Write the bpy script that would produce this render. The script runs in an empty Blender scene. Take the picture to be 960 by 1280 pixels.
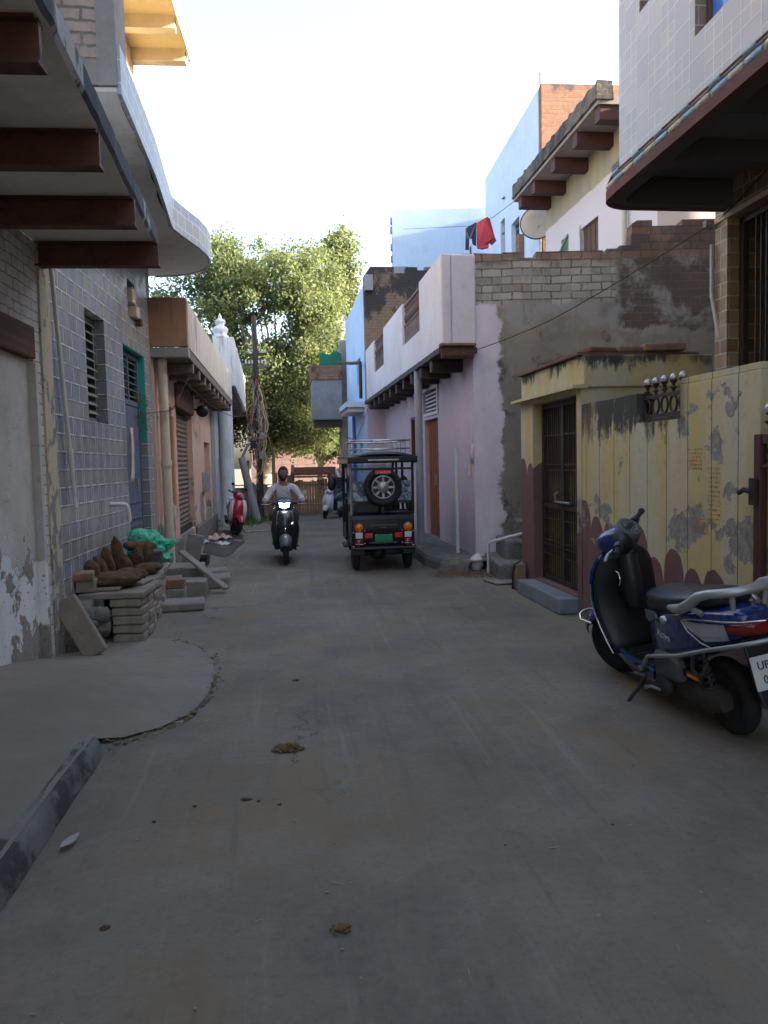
import bpy, math, random
from math import sin, cos, pi, radians, sqrt
from mathutils import Vector, Matrix, noise as mnoise

random.seed(7)
SC = bpy.context.scene
COL = SC.collection

# ------------------------------------------------------------------ mesh helpers
class MB:
    """collects geometry and links it as ONE mesh object"""
    def __init__(s):
        s.v = []; s.f = []; s.m = []; s.sm = []
    def add(s, verts, faces, mi=0, smooth=False, M=None):
        o = len(s.v)
        if M is not None:
            verts = [M @ Vector(p) for p in verts]
        s.v.extend([tuple(p) for p in verts])
        for f in faces:
            s.f.append(tuple(i + o for i in f)); s.m.append(mi); s.sm.append(smooth)
        return s
    def box(s, x0, x1, y0, y1, z0, z1, mi=0, M=None):
        if x0 > x1: x0, x1 = x1, x0
        if y0 > y1: y0, y1 = y1, y0
        if z0 > z1: z0, z1 = z1, z0
        v = [(x0,y0,z0),(x1,y0,z0),(x1,y1,z0),(x0,y1,z0),(x0,y0,z1),(x1,y0,z1),(x1,y1,z1),(x0,y1,z1)]
        return s.add(v, [(0,3,2,1),(4,5,6,7),(0,1,5,4),(1,2,6,5),(2,3,7,6),(3,0,4,7)], mi, False, M)
    def bar(s, p, q, w, h=None, mi=0, up=(0,0,1)):
        p = Vector(p); q = Vector(q); h = h or w
        d = (q - p).normalized(); u = Vector(up)
        if abs(d.dot(u)) > .98: u = Vector((0,1,0))
        a = d.cross(u).normalized(); b = a.cross(d)
        v = []
        for c in (p, q):
            for (i, j) in ((-1,-1),(1,-1),(1,1),(-1,1)):
                v.append(c + a*(i*w/2) + b*(j*h/2))
        return s.add(v, [(0,3,2,1),(4,5,6,7),(0,1,5,4),(1,2,6,5),(2,3,7,6),(3,0,4,7)], mi)
    def tube(s, pts, r, n=8, mi=0, closed=False, flat=1.0):
        pts = [Vector(p) for p in pts]; m = len(pts)
        rs = r if isinstance(r, (list, tuple)) else [r]*m
        prev = None; rings = []
        for i, p in enumerate(pts):
            if closed: d = pts[(i+1) % m] - pts[i-1]
            else: d = pts[min(i+1, m-1)] - pts[max(i-1, 0)]
            if d.length < 1e-9: d = Vector((0,0,1))
            d.normalize()
            if prev is None:
                u = Vector((0,0,1)) if abs(d.z) < .9 else Vector((1,0,0))
            else: u = prev
            a = (u - d*u.dot(d)).normalized(); b = d.cross(a); prev = a
            rings.append([p + a*(cos(2*pi*k/n)*rs[i]) + b*(sin(2*pi*k/n)*rs[i]*flat) for k in range(n)])
        return s.loft(rings, mi, True, not closed, closed)
    def loft(s, rings, mi=0, smooth=True, caps=True, closed=False, ringclosed=True):
        n = len(rings[0]); v = [p for r in rings for p in r]; f = []
        R = len(rings)
        for i in range(R if closed else R-1):
            j = (i+1) % R
            for k in range(n if ringclosed else n-1):
                l = (k+1) % n
                f.append((i*n+k, i*n+l, j*n+l, j*n+k))
        s.add(v, f, mi, smooth)
        if caps and ringclosed:
            s.add(rings[0], [tuple(range(n))[::-1]], mi, False)
            s.add(rings[-1], [tuple(range(n))], mi, False)
        return s
    def lathe(s, prof, n=16, M=None, mi=0, smooth=True, arc=2*pi):
        """profile of (r, z) round the z axis"""
        rings = []
        for k in range(n if arc >= 2*pi-1e-6 else n+1):
            a = arc*k/n
            rings.append([Vector((r*cos(a), r*sin(a), z)) for r, z in prof])
        if M is not None: rings = [[M @ p for p in r] for r in rings]
        return s.loft(rings, mi, smooth, False, arc >= 2*pi-1e-6, False)
    def prism(s, outline, fn, d0, d1, mi=0):
        """outline of 2-D points extruded from d0 to d1; fn(a, b, d) -> point"""
        n = len(outline)
        v = [fn(a, b, d0) for a, b in outline] + [fn(a, b, d1) for a, b in outline]
        f = [tuple(range(n))[::-1], tuple(range(n, 2*n))]
        for i in range(n):
            j = (i+1) % n
            f.append((i, j, n+j, n+i))
        return s.add(v, f, mi)
    def wall(s, a0, a1, z0, z1, holes, d0, d1, axis='y', mi=0, mr=None):
        """a wall sheet with thickness d0..d1 and rectangular openings (a0,a1,z0,z1);
        axis 'y': runs along y, thickness in x; axis 'x': runs along x, thickness in y"""
        mr = mi if mr is None else mr
        A = sorted({a0, a1, *[h[0] for h in holes], *[h[1] for h in holes]})
        Z = sorted({z0, z1, *[h[2] for h in holes], *[h[3] for h in holes]})
        A = [a for a in A if a0-1e-6 <= a <= a1+1e-6]; Z = [z for z in Z if z0-1e-6 <= z <= z1+1e-6]
        P = (lambda a, z, d: (d, a, z)) if axis == 'y' else (lambda a, z, d: (a, d, z))
        def hole(i, j):
            if i < 0 or j < 0 or i >= len(A)-1 or j >= len(Z)-1: return None
            ca = (A[i]+A[i+1])/2; cz = (Z[j]+Z[j+1])/2
            return any(h[0] < ca < h[1] and h[2] < cz < h[3] for h in holes)
        for i in range(len(A)-1):
            for j in range(len(Z)-1):
                if hole(i, j): continue
                b0, b1, y0, y1 = A[i], A[i+1], Z[j], Z[j+1]
                s.add([P(b0,y0,d1),P(b1,y0,d1),P(b1,y1,d1),P(b0,y1,d1)], [(0,1,2,3)], mi)
                s.add([P(b0,y0,d0),P(b1,y0,d0),P(b1,y1,d0),P(b0,y1,d0)], [(3,2,1,0)], mi)
                for (di, dj, q) in ((-1,0,((b0,y0),(b0,y1))),(1,0,((b1,y0),(b1,y1))),(0,-1,((b0,y0),(b1,y0))),(0,1,((b0,y1),(b1,y1)))):
                    h = hole(i+di, j+dj)
                    if h is None or h:
                        (p, q2) = q
                        s.add([P(*p,d0),P(*q2,d0),P(*q2,d1),P(*p,d1)], [(0,1,2,3)], mr if h else mi)
        return s
    def build(s, name, mats, parent=None, bevel=0, solid=0, sub=0, seg=2, loc=None):
        me = bpy.data.meshes.new(name)
        me.from_pydata(s.v, [], s.f)
        if not isinstance(mats, (list, tuple)): mats = [mats]
        for m in mats: me.materials.append(m)
        me.polygons.foreach_set('material_index', s.m)
        me.polygons.foreach_set('use_smooth', s.sm)
        me.update()
        o = bpy.data.objects.new(name, me); COL.objects.link(o)
        if parent is not None: o.parent = parent
        if loc is not None: o.location = loc
        if bevel or solid or sub:
            import bmesh
            bm = bmesh.new(); bm.from_mesh(me)
            bmesh.ops.remove_doubles(bm, verts=bm.verts, dist=1e-5)
            bmesh.ops.recalc_face_normals(bm, faces=bm.faces)
            bm.to_mesh(me); bm.free()
        if solid:
            md = o.modifiers.new('thick', 'SOLIDIFY'); md.thickness = solid; md.offset = 0
        if sub:
            md = o.modifiers.new('sub', 'SUBSURF'); md.levels = sub; md.render_levels = sub
        if bevel:
            md = o.modifiers.new('bevel', 'BEVEL'); md.width = bevel; md.segments = seg
            md.limit_method = 'ANGLE'; md.angle_limit = radians(40); md.harden_normals = False
        return o

def tag(o, label=None, cat=None, group=None, kind=None):
    if label: o['label'] = label
    if cat: o['category'] = cat
    if group: o['group'] = group
    if kind: o['kind'] = kind
    return o

def thing(name, label, cat, loc=(0,0,0), rz=0, group=None, rot=None):
    o = bpy.data.objects.new(name, None); COL.objects.link(o)
    o.location = loc; o.rotation_euler = rot if rot else (0,0,rz)
    o.empty_display_size = .1
    return tag(o, label, cat, group)

def se_ring(x, cz, hw, hh, n=16, e=2.6, cy=0.0, tilt=0.0):
    """superellipse ring in the y-z plane at x"""
    r = []
    for k in range(n):
        a = 2*pi*k/n
        c, q = cos(a), sin(a)
        y = abs(c)**(2/e)*(1 if c >= 0 else -1)*hw
        z = abs(q)**(2/e)*(1 if q >= 0 else -1)*hh
        r.append(Vector((x + tilt*z, cy + y, cz + z)))
    return r

def arcpts(c, r, a0, a1, n, plane='xz'):
    out = []
    for i in range(n+1):
        a = radians(a0 + (a1-a0)*i/n)
        if plane == 'xz': out.append(Vector((c[0]+r*cos(a), c[1], c[2]+r*sin(a))))
        elif plane == 'yz': out.append(Vector((c[0], c[1]+r*cos(a), c[2]+r*sin(a))))
        else: out.append(Vector((c[0]+r*cos(a), c[1]+r*sin(a), c[2])))
    return out

def rock(mb, c, sx, sy, sz, seed=0, n=10, m=7, rough=.18, mi=0, M=None, freq=1.6):
    """a lumpy closed blob"""
    v = []; f = []
    for j in range(m+1):
        t = pi*j/m
        for k in range(n):
            a = 2*pi*k/n
            d = Vector((sin(t)*cos(a), sin(t)*sin(a), cos(t)))
            q = 1 + rough*mnoise.noise(d*freq + Vector((seed*3.1, seed*1.7, seed)))*2
            v.append((c[0]+d.x*sx*q, c[1]+d.y*sy*q, c[2]+d.z*sz*q))
    for j in range(m):
        for k in range(n):
            l = (k+1) % n
            f.append((j*n+k, (j+1)*n+k, (j+1)*n+l, j*n+l))
    mb.add(v, f, mi, True, M)

def text_mesh(txt, size, depth=.002):
    cu = bpy.data.curves.new('lettering', 'FONT'); cu.body = txt; cu.size = size
    cu.extrude = depth; cu.align_x = 'CENTER'; cu.align_y = 'CENTER'; cu.resolution_u = 3
    o = bpy.data.objects.new('lettering', cu); COL.objects.link(o)
    dg = bpy.context.evaluated_depsgraph_get()
    me = bpy.data.meshes.new_from_object(o.evaluated_get(dg))
    bpy.data.objects.remove(o)
    return me

def lettering(txt, size, mat, parent, M, name='lettering'):
    me = text_mesh(txt, size); me.materials.clear(); me.materials.append(mat)
    o = bpy.data.objects.new(name, me); COL.objects.link(o); o.parent = parent
    o.matrix_local = M
    return o

# ------------------------------------------------------------------ node helpers
class X:
    """a socket that understands + - * / """
    def __init__(s, T, k): s.T = T; s.k = k
    def _m(s, op, o=None, c=None):
        n = s.T.nodes.new('ShaderNodeMath'); n.operation = op
        for i, q in enumerate((s, o, c)):
            if q is None: continue
            if isinstance(q, X): s.T.links.new(q.k, n.inputs[i])
            else: n.inputs[i].default_value = q
        return X(s.T, n.outputs[0])
    def __add__(s, o): return s._m('ADD', o)
    __radd__ = __add__
    def __sub__(s, o): return s._m('SUBTRACT', o)
    def __rsub__(s, o): return (s*-1) + o
    def __mul__(s, o): return s._m('MULTIPLY', o)
    __rmul__ = __mul__
    def __truediv__(s, o): return s._m('DIVIDE', o)
    def floor(s): return s._m('FLOOR')
    def frac(s): return s._m('FRACT')
    def abs(s): return s._m('ABSOLUTE')
    def mod(s, o): return s._m('FLOORED_MODULO', o)
    def lt(s, o): return s._m('LESS_THAN', o)
    def gt(s, o): return s._m('GREATER_THAN', o)
    def min(s, o): return s._m('MINIMUM', o)
    def max(s, o): return s._m('MAXIMUM', o)
    def pow(s, o): return s._m('POWER', o)
    def sqrt(s): return s._m('SQRT')
    def clamp(s): return s._m('ADD', 0.0).k and s._clamp()
    def _clamp(s):
        n = s.T.nodes.new('ShaderNodeClamp'); s.T.links.new(s.k, n.inputs[0]); return X(s.T, n.outputs[0])

class Mat:
    def __init__(s, name):
        s.m = bpy.data.materials.new(name); s.m.use_nodes = True
        s.T = s.m.node_tree; s.T.nodes.clear()
        s.out = s.T.nodes.new('ShaderNodeOutputMaterial')
        s.b = s.T.nodes.new('ShaderNodeBsdfPrincipled')
        s.T.links.new(s.b.outputs[0], s.out.inputs[0])
        tc = s.T.nodes.new('ShaderNodeTexCoord')
        s.co = X(s.T, tc.outputs['Object'])
        sp = s.T.nodes.new('ShaderNodeSeparateXYZ'); s.T.links.new(s.co.k, sp.inputs[0])
        s.x, s.y, s.z = (X(s.T, sp.outputs[i]) for i in range(3))
    def link(s, a, b): s.T.links.new(a.k if isinstance(a, X) else a, b)
    def vec(s, x, y, z):
        n = s.T.nodes.new('ShaderNodeCombineXYZ')
        for i, q in enumerate((x, y, z)):
            if isinstance(q, X): s.link(q, n.inputs[i])
            else: n.inputs[i].default_value = q
        return X(s.T, n.outputs[0])
    def noise(s, scale, detail=4, rough=.55, v=None, dist=0.0):
        n = s.T.nodes.new('ShaderNodeTexNoise'); n.inputs['Scale'].default_value = scale
        n.inputs['Detail'].default_value = detail; n.inputs['Roughness'].default_value = rough
        n.inputs['Distortion'].default_value = dist
        s.link(v or s.co, n.inputs['Vector'])
        return X(s.T, n.outputs['Fac'])
    def white(s, v):
        n = s.T.nodes.new('ShaderNodeTexWhiteNoise'); n.noise_dimensions = '3D'
        s.link(v, n.inputs['Vector']); return X(s.T, n.outputs['Value'])
    def voro(s, scale, v=None, feat='F1'):
        n = s.T.nodes.new('ShaderNodeTexVoronoi'); n.feature = feat
        n.inputs['Scale'].default_value = scale; s.link(v or s.co, n.inputs['Vector'])
        return X(s.T, n.outputs['Distance'])
    def ramp(s, f, a, b, lo=0.0, hi=1.0):
        n = s.T.nodes.new('ShaderNodeMapRange'); n.interpolation_type = 'SMOOTHSTEP'
        s.link(f, n.inputs[0])
        n.inputs[1].default_value = a; n.inputs[2].default_value = b
        n.inputs[3].default_value = lo; n.inputs[4].default_value = hi
        return X(s.T, n.outputs[0])
    def mix(s, f, a, b):
        n = s.T.nodes.new('ShaderNodeMix'); n.data_type = 'RGBA'
        if isinstance(f, X): s.link(f, n.inputs[0])
        else: n.inputs[0].default_value = f
        for i, q in ((6, a), (7, b)):
            if isinstance(q, X): s.link(q, n.inputs[i])
            else: n.inputs[i].default_value = (*q, 1) if len(q) == 3 else q
        return X(s.T, n.outputs[2])
    def mul(s, c, f):
        """colour times a grey factor"""
        n = s.T.nodes.new('ShaderNodeVectorMath'); n.operation = 'SCALE'
        s.link(c, n.inputs[0]); s.link(f, n.inputs['Scale']); return X(s.T, n.outputs[0])
    def brick(s, w, h, mortar=.006, u=None, v=None, off=.5, c1=(1,1,1), c2=(0,0,0), cm=(0,0,0)):
        n = s.T.nodes.new('ShaderNodeTexBrick'); n.offset = off
        n.inputs['Scale'].default_value = 1; n.inputs['Mortar Size'].default_value = mortar
        n.inputs['Mortar Smooth'].default_value = .3
        n.inputs['Brick Width'].default_value = w; n.inputs['Row Height'].default_value = h
        for k, c in (('Color1', c1), ('Color2', c2), ('Mortar', cm)): n.inputs[k].default_value = (*c, 1)
        s.link(s.vec(u if u is not None else s.x + s.y, v if v is not None else s.z, 0.0), n.inputs['Vector'])
        return X(s.T, n.outputs['Color']), X(s.T, n.outputs['Fac'])
    def bump(s, h, strength=.4, dist=.01):
        n = s.T.nodes.new('ShaderNodeBump'); n.inputs['Strength'].default_value = strength
        n.inputs['Distance'].default_value = dist
        s.link(h, n.inputs['Height']); s.link(n.outputs[0], s.b.inputs['Normal'])
    def set(s, col=None, rough=.8, metal=0.0, spec=None, coat=0.0, emit=None, es=0.0, alpha=None, trans=None):
        if col is not None:
            if isinstance(col, X): s.link(col, s.b.inputs['Base Color'])
            else: s.b.inputs['Base Color'].default_value = (*col, 1)
        if isinstance(rough, X): s.link(rough, s.b.inputs['Roughness'])
        else: s.b.inputs['Roughness'].default_value = rough
        s.b.inputs['Metallic'].default_value = metal
        if spec is not None: s.b.inputs['Specular IOR Level'].default_value = spec
        if coat: s.b.inputs['Coat Weight'].default_value = coat; s.b.inputs['Coat Roughness'].default_value = .08
        if emit: s.b.inputs['Emission Color'].default_value = (*emit, 1); s.b.inputs['Emission Strength'].default_value = es
        if trans: s.b.inputs['Transmission Weight'].default_value = trans
        return s.m

def plaster(name, base, alt=None, stain=None, amt=.5, streak=0.0, streakcol=(.03,.03,.03), bare=None, bareat=(.6,.68), scale=1.3, rough=.9, bump=.35, barez=None, crack=0.0):
    """painted render: patchy tone, grime, vertical rain streaks, places where the coat has come off"""
    M = Mat(name); alt = alt or tuple(c*.78 for c in base)
    n1 = M.noise(scale, 6, .65); n2 = M.noise(scale*9, 5, .7)
    c = M.mix(M.ramp(n1, .35, .68), base, alt)
    c = M.mix(M.ramp(n2, .45, .8, 0, .35), c, tuple(q*.6 for q in base))
    h = M.noise(38, 4, .6)*.5 + n2*.8
    if stain:
        c = M.mix(M.ramp(M.noise(scale*.8, 7, .7, M.vec(M.x+7.3, M.y+3.1, M.z)), .5, .66, 0, amt), c, stain)
    if streak:
        sv = M.vec(M.x*5, M.y*5, M.z*.55)
        k = M.ramp(M.noise(1.5, 5, .62, sv), .53, .68, 0, streak)
        c = M.mix(k, c, streakcol)
    if bare:
        bn = M.noise(scale*1.1, 7, .62, M.vec(M.x+1.7, M.y-4.4, M.z+2.2))
        if barez is not None: bn = bn + M.ramp(M.z, barez[0], barez[1], barez[2], 0)
        k = M.ramp(bn, bareat[0], bareat[0]+.025)
        bc = M.mix(M.ramp(M.noise(14, 5, .7), .3, .75), bare, tuple(q*.6 for q in bare))
        c = M.mix(k, c, bc); h = h - k*.9
    if crack:
        vv = M.voro(.9, M.vec(M.x + M.noise(3,4)*.5, M.y + M.noise(2.5,4)*.5, M.z + M.noise(2,4)*.4), 'DISTANCE_TO_EDGE')
        k = M.ramp(vv, 0, .006, crack, 0)*M.ramp(M.noise(1.1, 4, .6, M.vec(M.x+3.0, M.y, M.z-6.0)), .52, .64)
        c = M.mix(k, c, (.03,.028,.025)); h = h - k
    M.bump(h, bump, .012)
    return M.set(c, rough)

def brickmat(name, c1, c2, mortar, w=.23, h=.075, msize=.008, grime=None, gat=(.48,.64), gamt=.8, top=None, wash=None, washat=(.4,.55), bump=.8):
    M = Mat(name)
    wob = M.noise(3.0, 3, .5)
    u = M.x + M.y + (wob-.5)*.06 + (M.noise(13, 4, .6)-.5)*.045; v = M.z + (M.noise(2.3, 3, .5, M.vec(M.x+5.0, M.y, M.z))-.5)*.045 + (M.noise(12, 4, .6, M.vec(M.x+2.0, M.y, M.z))-.5)*.030
    bc, f = M.brick(w, h, msize, u, v)
    sc = M.noise(22, 4, .6)
    rnd = M.white(M.vec((u/w+ (v/h).floor().mod(2.0)*.5).floor(), (v/h).floor(), 1.0))
    c = M.mix(M.ramp(rnd*.7 + sc*.5, .3, .85), c1, c2)
    f = f*M.ramp(M.noise(5, 5, .7, M.vec(M.x+8.0, M.y, M.z)), .30, .55, .25, 1.0)
    c = M.mix(f, c, mortar)
    c = M.mix(M.ramp(M.noise(11,6,.7), .4, .8, 0, .45), c, tuple(q*.4 for q in c2))
    if wash:
        c = M.mix(M.ramp(M.noise(1.6, 7, .7), washat[0], washat[1], 0, .92), c, wash)
    if grime:
        g = M.noise(1.4, 7, .66, M.vec(M.x*1.5+2.2, M.y*1.5, M.z*.9))
        if top: g = g + M.ramp(M.z, top[0], top[1], 0, top[2])
        c = M.mix(M.ramp(g, gat[0], gat[1], 0, gamt), c, grime)
    M.bump((f*-1.0) + sc*.35 + M.noise(6,5,.6)*.3, bump, .014)
    return M.set(c, .92)

def concrete(name, base, dark=None, scale=1.2, rough=.88, bump=.3, dust=None, dustat=(.55,.7), dustamt=.7):
    M = Mat(name); dark = dark or tuple(q*.6 for q in base)
    c = M.mix(M.ramp(M.noise(scale, 7, .68), .33, .7), base, dark)
    c = M.mix(M.ramp(M.noise(scale*14, 5, .75), .45, .75, 0, .4), c, tuple(q*.55 for q in base))
    if dust:
        c = M.mix(M.ramp(M.noise(scale*.9, 6, .66, M.vec(M.x+9.0, M.y, M.z)), dustat[0], dustat[1], 0, dustamt), c, dust)
    M.bump(M.noise(55, 4, .7)*.6 + M.noise(9, 5, .6), bump, .008)
    return M.set(c, rough)

def paint(name, col, rough=.35, metal=0.0, coat=0.0, dirt=.25, dirtcol=(.10,.085,.07), spec=None, scale=9):
    M = Mat(name)
    n = M.noise(scale, 6, .65)
    c = M.mix(M.ramp(n, .45, .8, 0, dirt), col, dirtcol)
    r = M.ramp(n, .3, .8, rough, min(1, rough+.3*dirt+.12))
    M.bump(M.noise(60,3,.5), .03, .002)
    return M.set(c, r, metal, spec, coat)

def wood(name, c1, c2, along='z', rough=.85, k=1.0):
    M = Mat(name)
    a = dict(x=(1.2,24,24), y=(24,1.2,24), z=(24,24,1.2))[along]
    v = M.vec(M.x*a[0]*k, M.y*a[1]*k, M.z*a[2]*k)
    n = M.noise(1.0, 6, .65, v)
    c = M.mix(M.ramp(n, .3, .7), c1, c2)
    c = M.mix(M.ramp(M.noise(5,5,.6), .5, .8, 0, .5), c, tuple(q*.5 for q in c2))
    M.bump(n, .5, .006)
    return M.set(c, rough)

def plain(name, col, rough=.6, metal=0.0, emit=None, es=0, coat=0, trans=None, spec=None):
    return Mat(name).set(col, rough, metal, spec, coat, emit, es, None, trans)
# ------------------------------------------------------------------ materials
R_ = {}
def mk():
    # road: worn grey cement with dust and dung-coloured smears
    M = Mat('road_cement')
    c = M.mix(M.ramp(M.noise(.75, 9, .72), .36, .64), (.222,.188,.146), (.142,.122,.098))
    c = M.mix(M.ramp(M.noise(26, 5, .8), .45, .75, 0, .5), c, (.075,.070,.065))
    c = M.mix(M.ramp(M.noise(70, 3, .8), .62, .72, 0, .5), c, (.27,.25,.22))
    sv = M.vec(M.x*1.9, M.y*.55, 0.0)
    c = M.mix(M.ramp(M.noise(1.2, 7, .7, sv), .5, .72, 0, .55), c, (.225,.185,.13))
    sp = M.noise(.9, 5, .7, M.vec(M.x+3.0, M.y-8.0, 0.0))
    c = M.mix(M.ramp(sp + M.noise(30,4,.8)*.28, .64, .84, 0, .75), c, (.185,.138,.078))
    lx = M.x + .42; ly = M.y - 3.35          # trodden dung smear in the middle of the lane
    d = (lx*lx*1.0 + ly*ly*1.6).sqrt()
    k = M.ramp(d, .25, 1.25, 1, 0)*M.ramp(M.noise(16,6,.75)*.6 + M.noise(3,5,.6)*.6, .46, .72)
    c = M.mix(k*.60, c, (.235,.165,.085))
    lx = M.x + .68; ly = M.y - 6.45
    d = (lx*lx*9.0 + ly*ly*4.0).sqrt()
    k = M.ramp(d, .2, 1.0, 1, 0)*M.ramp(M.noise(24,6,.8), .42, .62)
    c = M.mix(k*.85, c, (.28,.205,.10))
    # dust gathered along both walls
    el = M.x + M.y*.0875 + 2.10; er = (M.y*-.139 + 2.92) - M.x
    ed_ = M.ramp(el, 0, .75, 1, 0).max(M.ramp(er, .05, .8, 1, 0))
    k = M.ramp(ed_*.55 + M.noise(5,7,.72)*.75, .55, .85, 0, .75)
    c = M.mix(k, c, M.mix(M.noise(30,4,.8), (.16,.13,.092), (.28,.235,.17)))
    # long faint wheel streaks and hairline cracks
    st_ = M.noise(1.0, 6, .7, M.vec(M.x*9 + M.y*1.1, M.y*.35, 0.0))
    c = M.mix(M.ramp(st_, .55, .72, 0, .38), c, (.28,.26,.23))
    c = M.mix(M.ramp(st_, .30, .46, .45, 0), c, (.10,.092,.083))
    vv = M.voro(.55, M.vec(M.x + M.noise(3,5,.7)*.7, M.y*.8 + M.noise(2.6,5,.7,M.vec(M.x+4.0,M.y,0.0))*.7, 0.0), 'DISTANCE_TO_EDGE')
    k = M.ramp(vv, 0, .006, .8, 0)*M.ramp(M.noise(.8,4,.6,M.vec(M.x-5.0,M.y,0.0)), .53, .62)
    c = M.mix(k, c, (.03,.027,.024))
    M.bump(M.noise(90,4,.75)*.8 + M.noise(12,5,.65)*.9 + M.noise(1.5,4,.6) - k*.8, .55, .009)
    R_['road'] = M.set(c, .82, spec=.35)
    R_['earth'] = concrete('bare_earth', (.17,.14,.105), (.11,.09,.07), .5, .95)
    R_['apron'] = concrete('apron_cement', (.232,.200,.160), (.160,.140,.115), .8, .88, .3, (.17,.15,.12), (.5,.7), .5)
    R_['kerb'] = concrete('kerb_cement', (.17,.165,.155), (.085,.083,.08), 2.6, .9, .6, (.025,.025,.026), (.50,.60), .85)
    R_['dust'] = concrete('straw_dust', (.20,.155,.085), (.13,.10,.055), 6, .98, .7)
    # left side
    R_['wash_brick'] = brickmat('whitewashed_brick', (.62,.60,.56), (.52,.50,.46), (.20,.19,.17), .23, .078, .005, (.10,.09,.08), (.60,.74), .6, bump=.7)
    M = Mat('peeling_whitewash')
    up_ = M.mix(M.ramp(M.noise(1.1,7,.68), .34, .68), (.54,.53,.50), (.39,.385,.36))
    up_ = M.mix(M.ramp(M.noise(7,6,.7), .55, .75, 0, .5), up_, (.20,.19,.17))
    cem = M.mix(M.ramp(M.noise(2.3,7,.7), .3, .7), (.29,.265,.235), (.18,.165,.15))
    lime = M.mix(M.ramp(M.noise(5,6,.7), .4, .75), (.68,.69,.71), (.55,.555,.56))
    pn = M.noise(1.25, 7, .60, M.vec(M.x, M.y+3.3, M.z*.95+1.1))
    pat = M.ramp(pn, .455, .470)
    lowz = M.z + (M.noise(1.6,7,.66)-.5)*1.5
    kl = M.ramp(lowz, .92, .94)
    base_ = M.mix(pat, cem, lime)
    c = M.mix(kl, base_, up_)
    c = M.mix(M.ramp(M.voro(19)*.5 + M.noise(16,5,.7)*.5, .30, .36, .6, 0)*(1.0-kl), c, (.08,.075,.07))
    M.bump(kl*1.2 + pat*.8 + M.noise(22,5,.7)*.5, .6, .012)
    R_['peel'] = M.set(c, .92)
    M = Mat('flaking_cream_pier')
    c = M.mix(M.ramp(M.noise(2.4,7,.7), .35, .68), (.50,.44,.31), (.42,.40,.34))
    fl = M.noise(5.5, 7, .68, M.vec(M.x*1.2, M.y*1.2, M.z*.75))
    k1 = M.ramp(fl + M.ramp(M.z, .1, 2.0, .10, -.02), .545, .565)
    c = M.mix(k1, c, M.mix(M.noise(20,5,.7), (.30,.285,.26), (.13,.12,.11)))
    k2 = M.ramp(M.noise(13, 6, .7, M.vec(M.x, M.y+7.0, M.z)), .66, .69)
    c = M.mix(k2*.85, c, (.045,.042,.038))
    M.bump(k1*-1.0 - k2 + M.noise(28,4,.6)*.4, .7, .012)
    R_['pier_cream'] = M.set(c, .92)
    R_['soffit'] = plaster('grey_soffit', (.80,.775,.72), (.68,.655,.605), (.38,.36,.32), .4, 0)
    R_['black_edge'] = brickmat('weathered_slab_edge', (.075,.078,.088), (.040,.042,.048), (.06,.06,.065), .9, .5, .001, (.44,.43,.41), (.545,.60), .9)
    R_['steel_red'] = paint('red_oxide_steel', (.092,.029,.018), .55, 0, 0, .7, (.03,.018,.014))
    R_['lintel'] = wood('old_lintel', (.13,.06,.035), (.06,.03,.02), 'y')
    # blue-grey glazed wall tile in alternating rows
    M = Mat('blue_grey_wall_tile')
    u = M.x + M.y; v = M.z/.152
    row = v.floor(); fv = v.frac(); par = row.mod(2.0)
    hi = M.z.gt(1.98)
    uu = u/.235 + par*.5*hi + par*.12
    colm = uu.floor(); fu = uu.frac()
    r = M.white(M.vec(colm, row, 2.0))
    ca = M.mix(r, (.180,.190,.230), (.225,.235,.27))
    cb = M.mix(r, (.20,.197,.193), (.265,.258,.245))
    pick = (par*(1.0-hi) + hi*M.white(M.vec(colm*.5, row, 5.0)).gt(.45)).min(1.0)
    c = M.mix(pick, ca, cb)
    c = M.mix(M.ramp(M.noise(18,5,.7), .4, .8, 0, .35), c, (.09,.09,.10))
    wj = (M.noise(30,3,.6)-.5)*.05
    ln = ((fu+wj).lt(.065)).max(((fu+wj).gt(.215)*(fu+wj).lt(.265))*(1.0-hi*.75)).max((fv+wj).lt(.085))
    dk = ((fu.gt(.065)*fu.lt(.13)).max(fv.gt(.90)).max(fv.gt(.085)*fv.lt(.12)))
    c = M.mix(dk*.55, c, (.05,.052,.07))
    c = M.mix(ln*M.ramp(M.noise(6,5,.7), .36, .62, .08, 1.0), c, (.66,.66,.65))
    M.bump(ln*-.7 + M.noise(5,3,.5)*.3, .35, .006)
    R_['tile'] = M.set(c, M.ramp(M.noise(6,4,.6), .3, .8, .28, .6), spec=.5)
    R_['tile_reveal'] = None
    M = Mat('pale_blue_fascia_tile')
    u = (M.x*.6 + M.y)/.24; v = M.z/.155
    row = v.floor(); fu = (u + row.mod(2.0)*.5).frac(); fv = v.frac()
    r = M.white(M.vec((u + row.mod(2.0)*.5).floor(), row, 2.0))
    c = M.mix(r, (.30,.34,.46), (.36,.37,.36))
    ln = fu.lt(.06).max(fv.lt(.07))
    c = M.mix(ln, c, (.62,.64,.66))
    c = M.mix(M.ramp(M.noise(9,6,.7), .5, .8, 0, .4), c, (.12,.12,.13))
    R_['fascia_tile'] = M.set(c, .4)
    R_['wash_brick2'] = brickmat('pinkish_bare_brick', (.40,.31,.26), (.33,.27,.23), (.17,.155,.14), .23, .085, .010, (.06,.055,.05), (.58,.70), .6, bump=.9)
    R_['cement'] = concrete('cement_render', (.32,.305,.285), (.215,.205,.19), 1.1)
    R_['cement_dark'] = concrete('dark_cement_render', (.20,.19,.175), (.11,.105,.10), .9, .92, .4, (.30,.29,.27), (.56,.7), .6)
    R_['cream'] = plaster('cream_yellow_paint', (.70,.55,.30), (.62,.50,.30), (.45,.38,.28), .3)
    R_['cream_beam'] = plaster('pale_cream_beam', (.66,.56,.42), None, (.35,.28,.22), .4)
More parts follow.
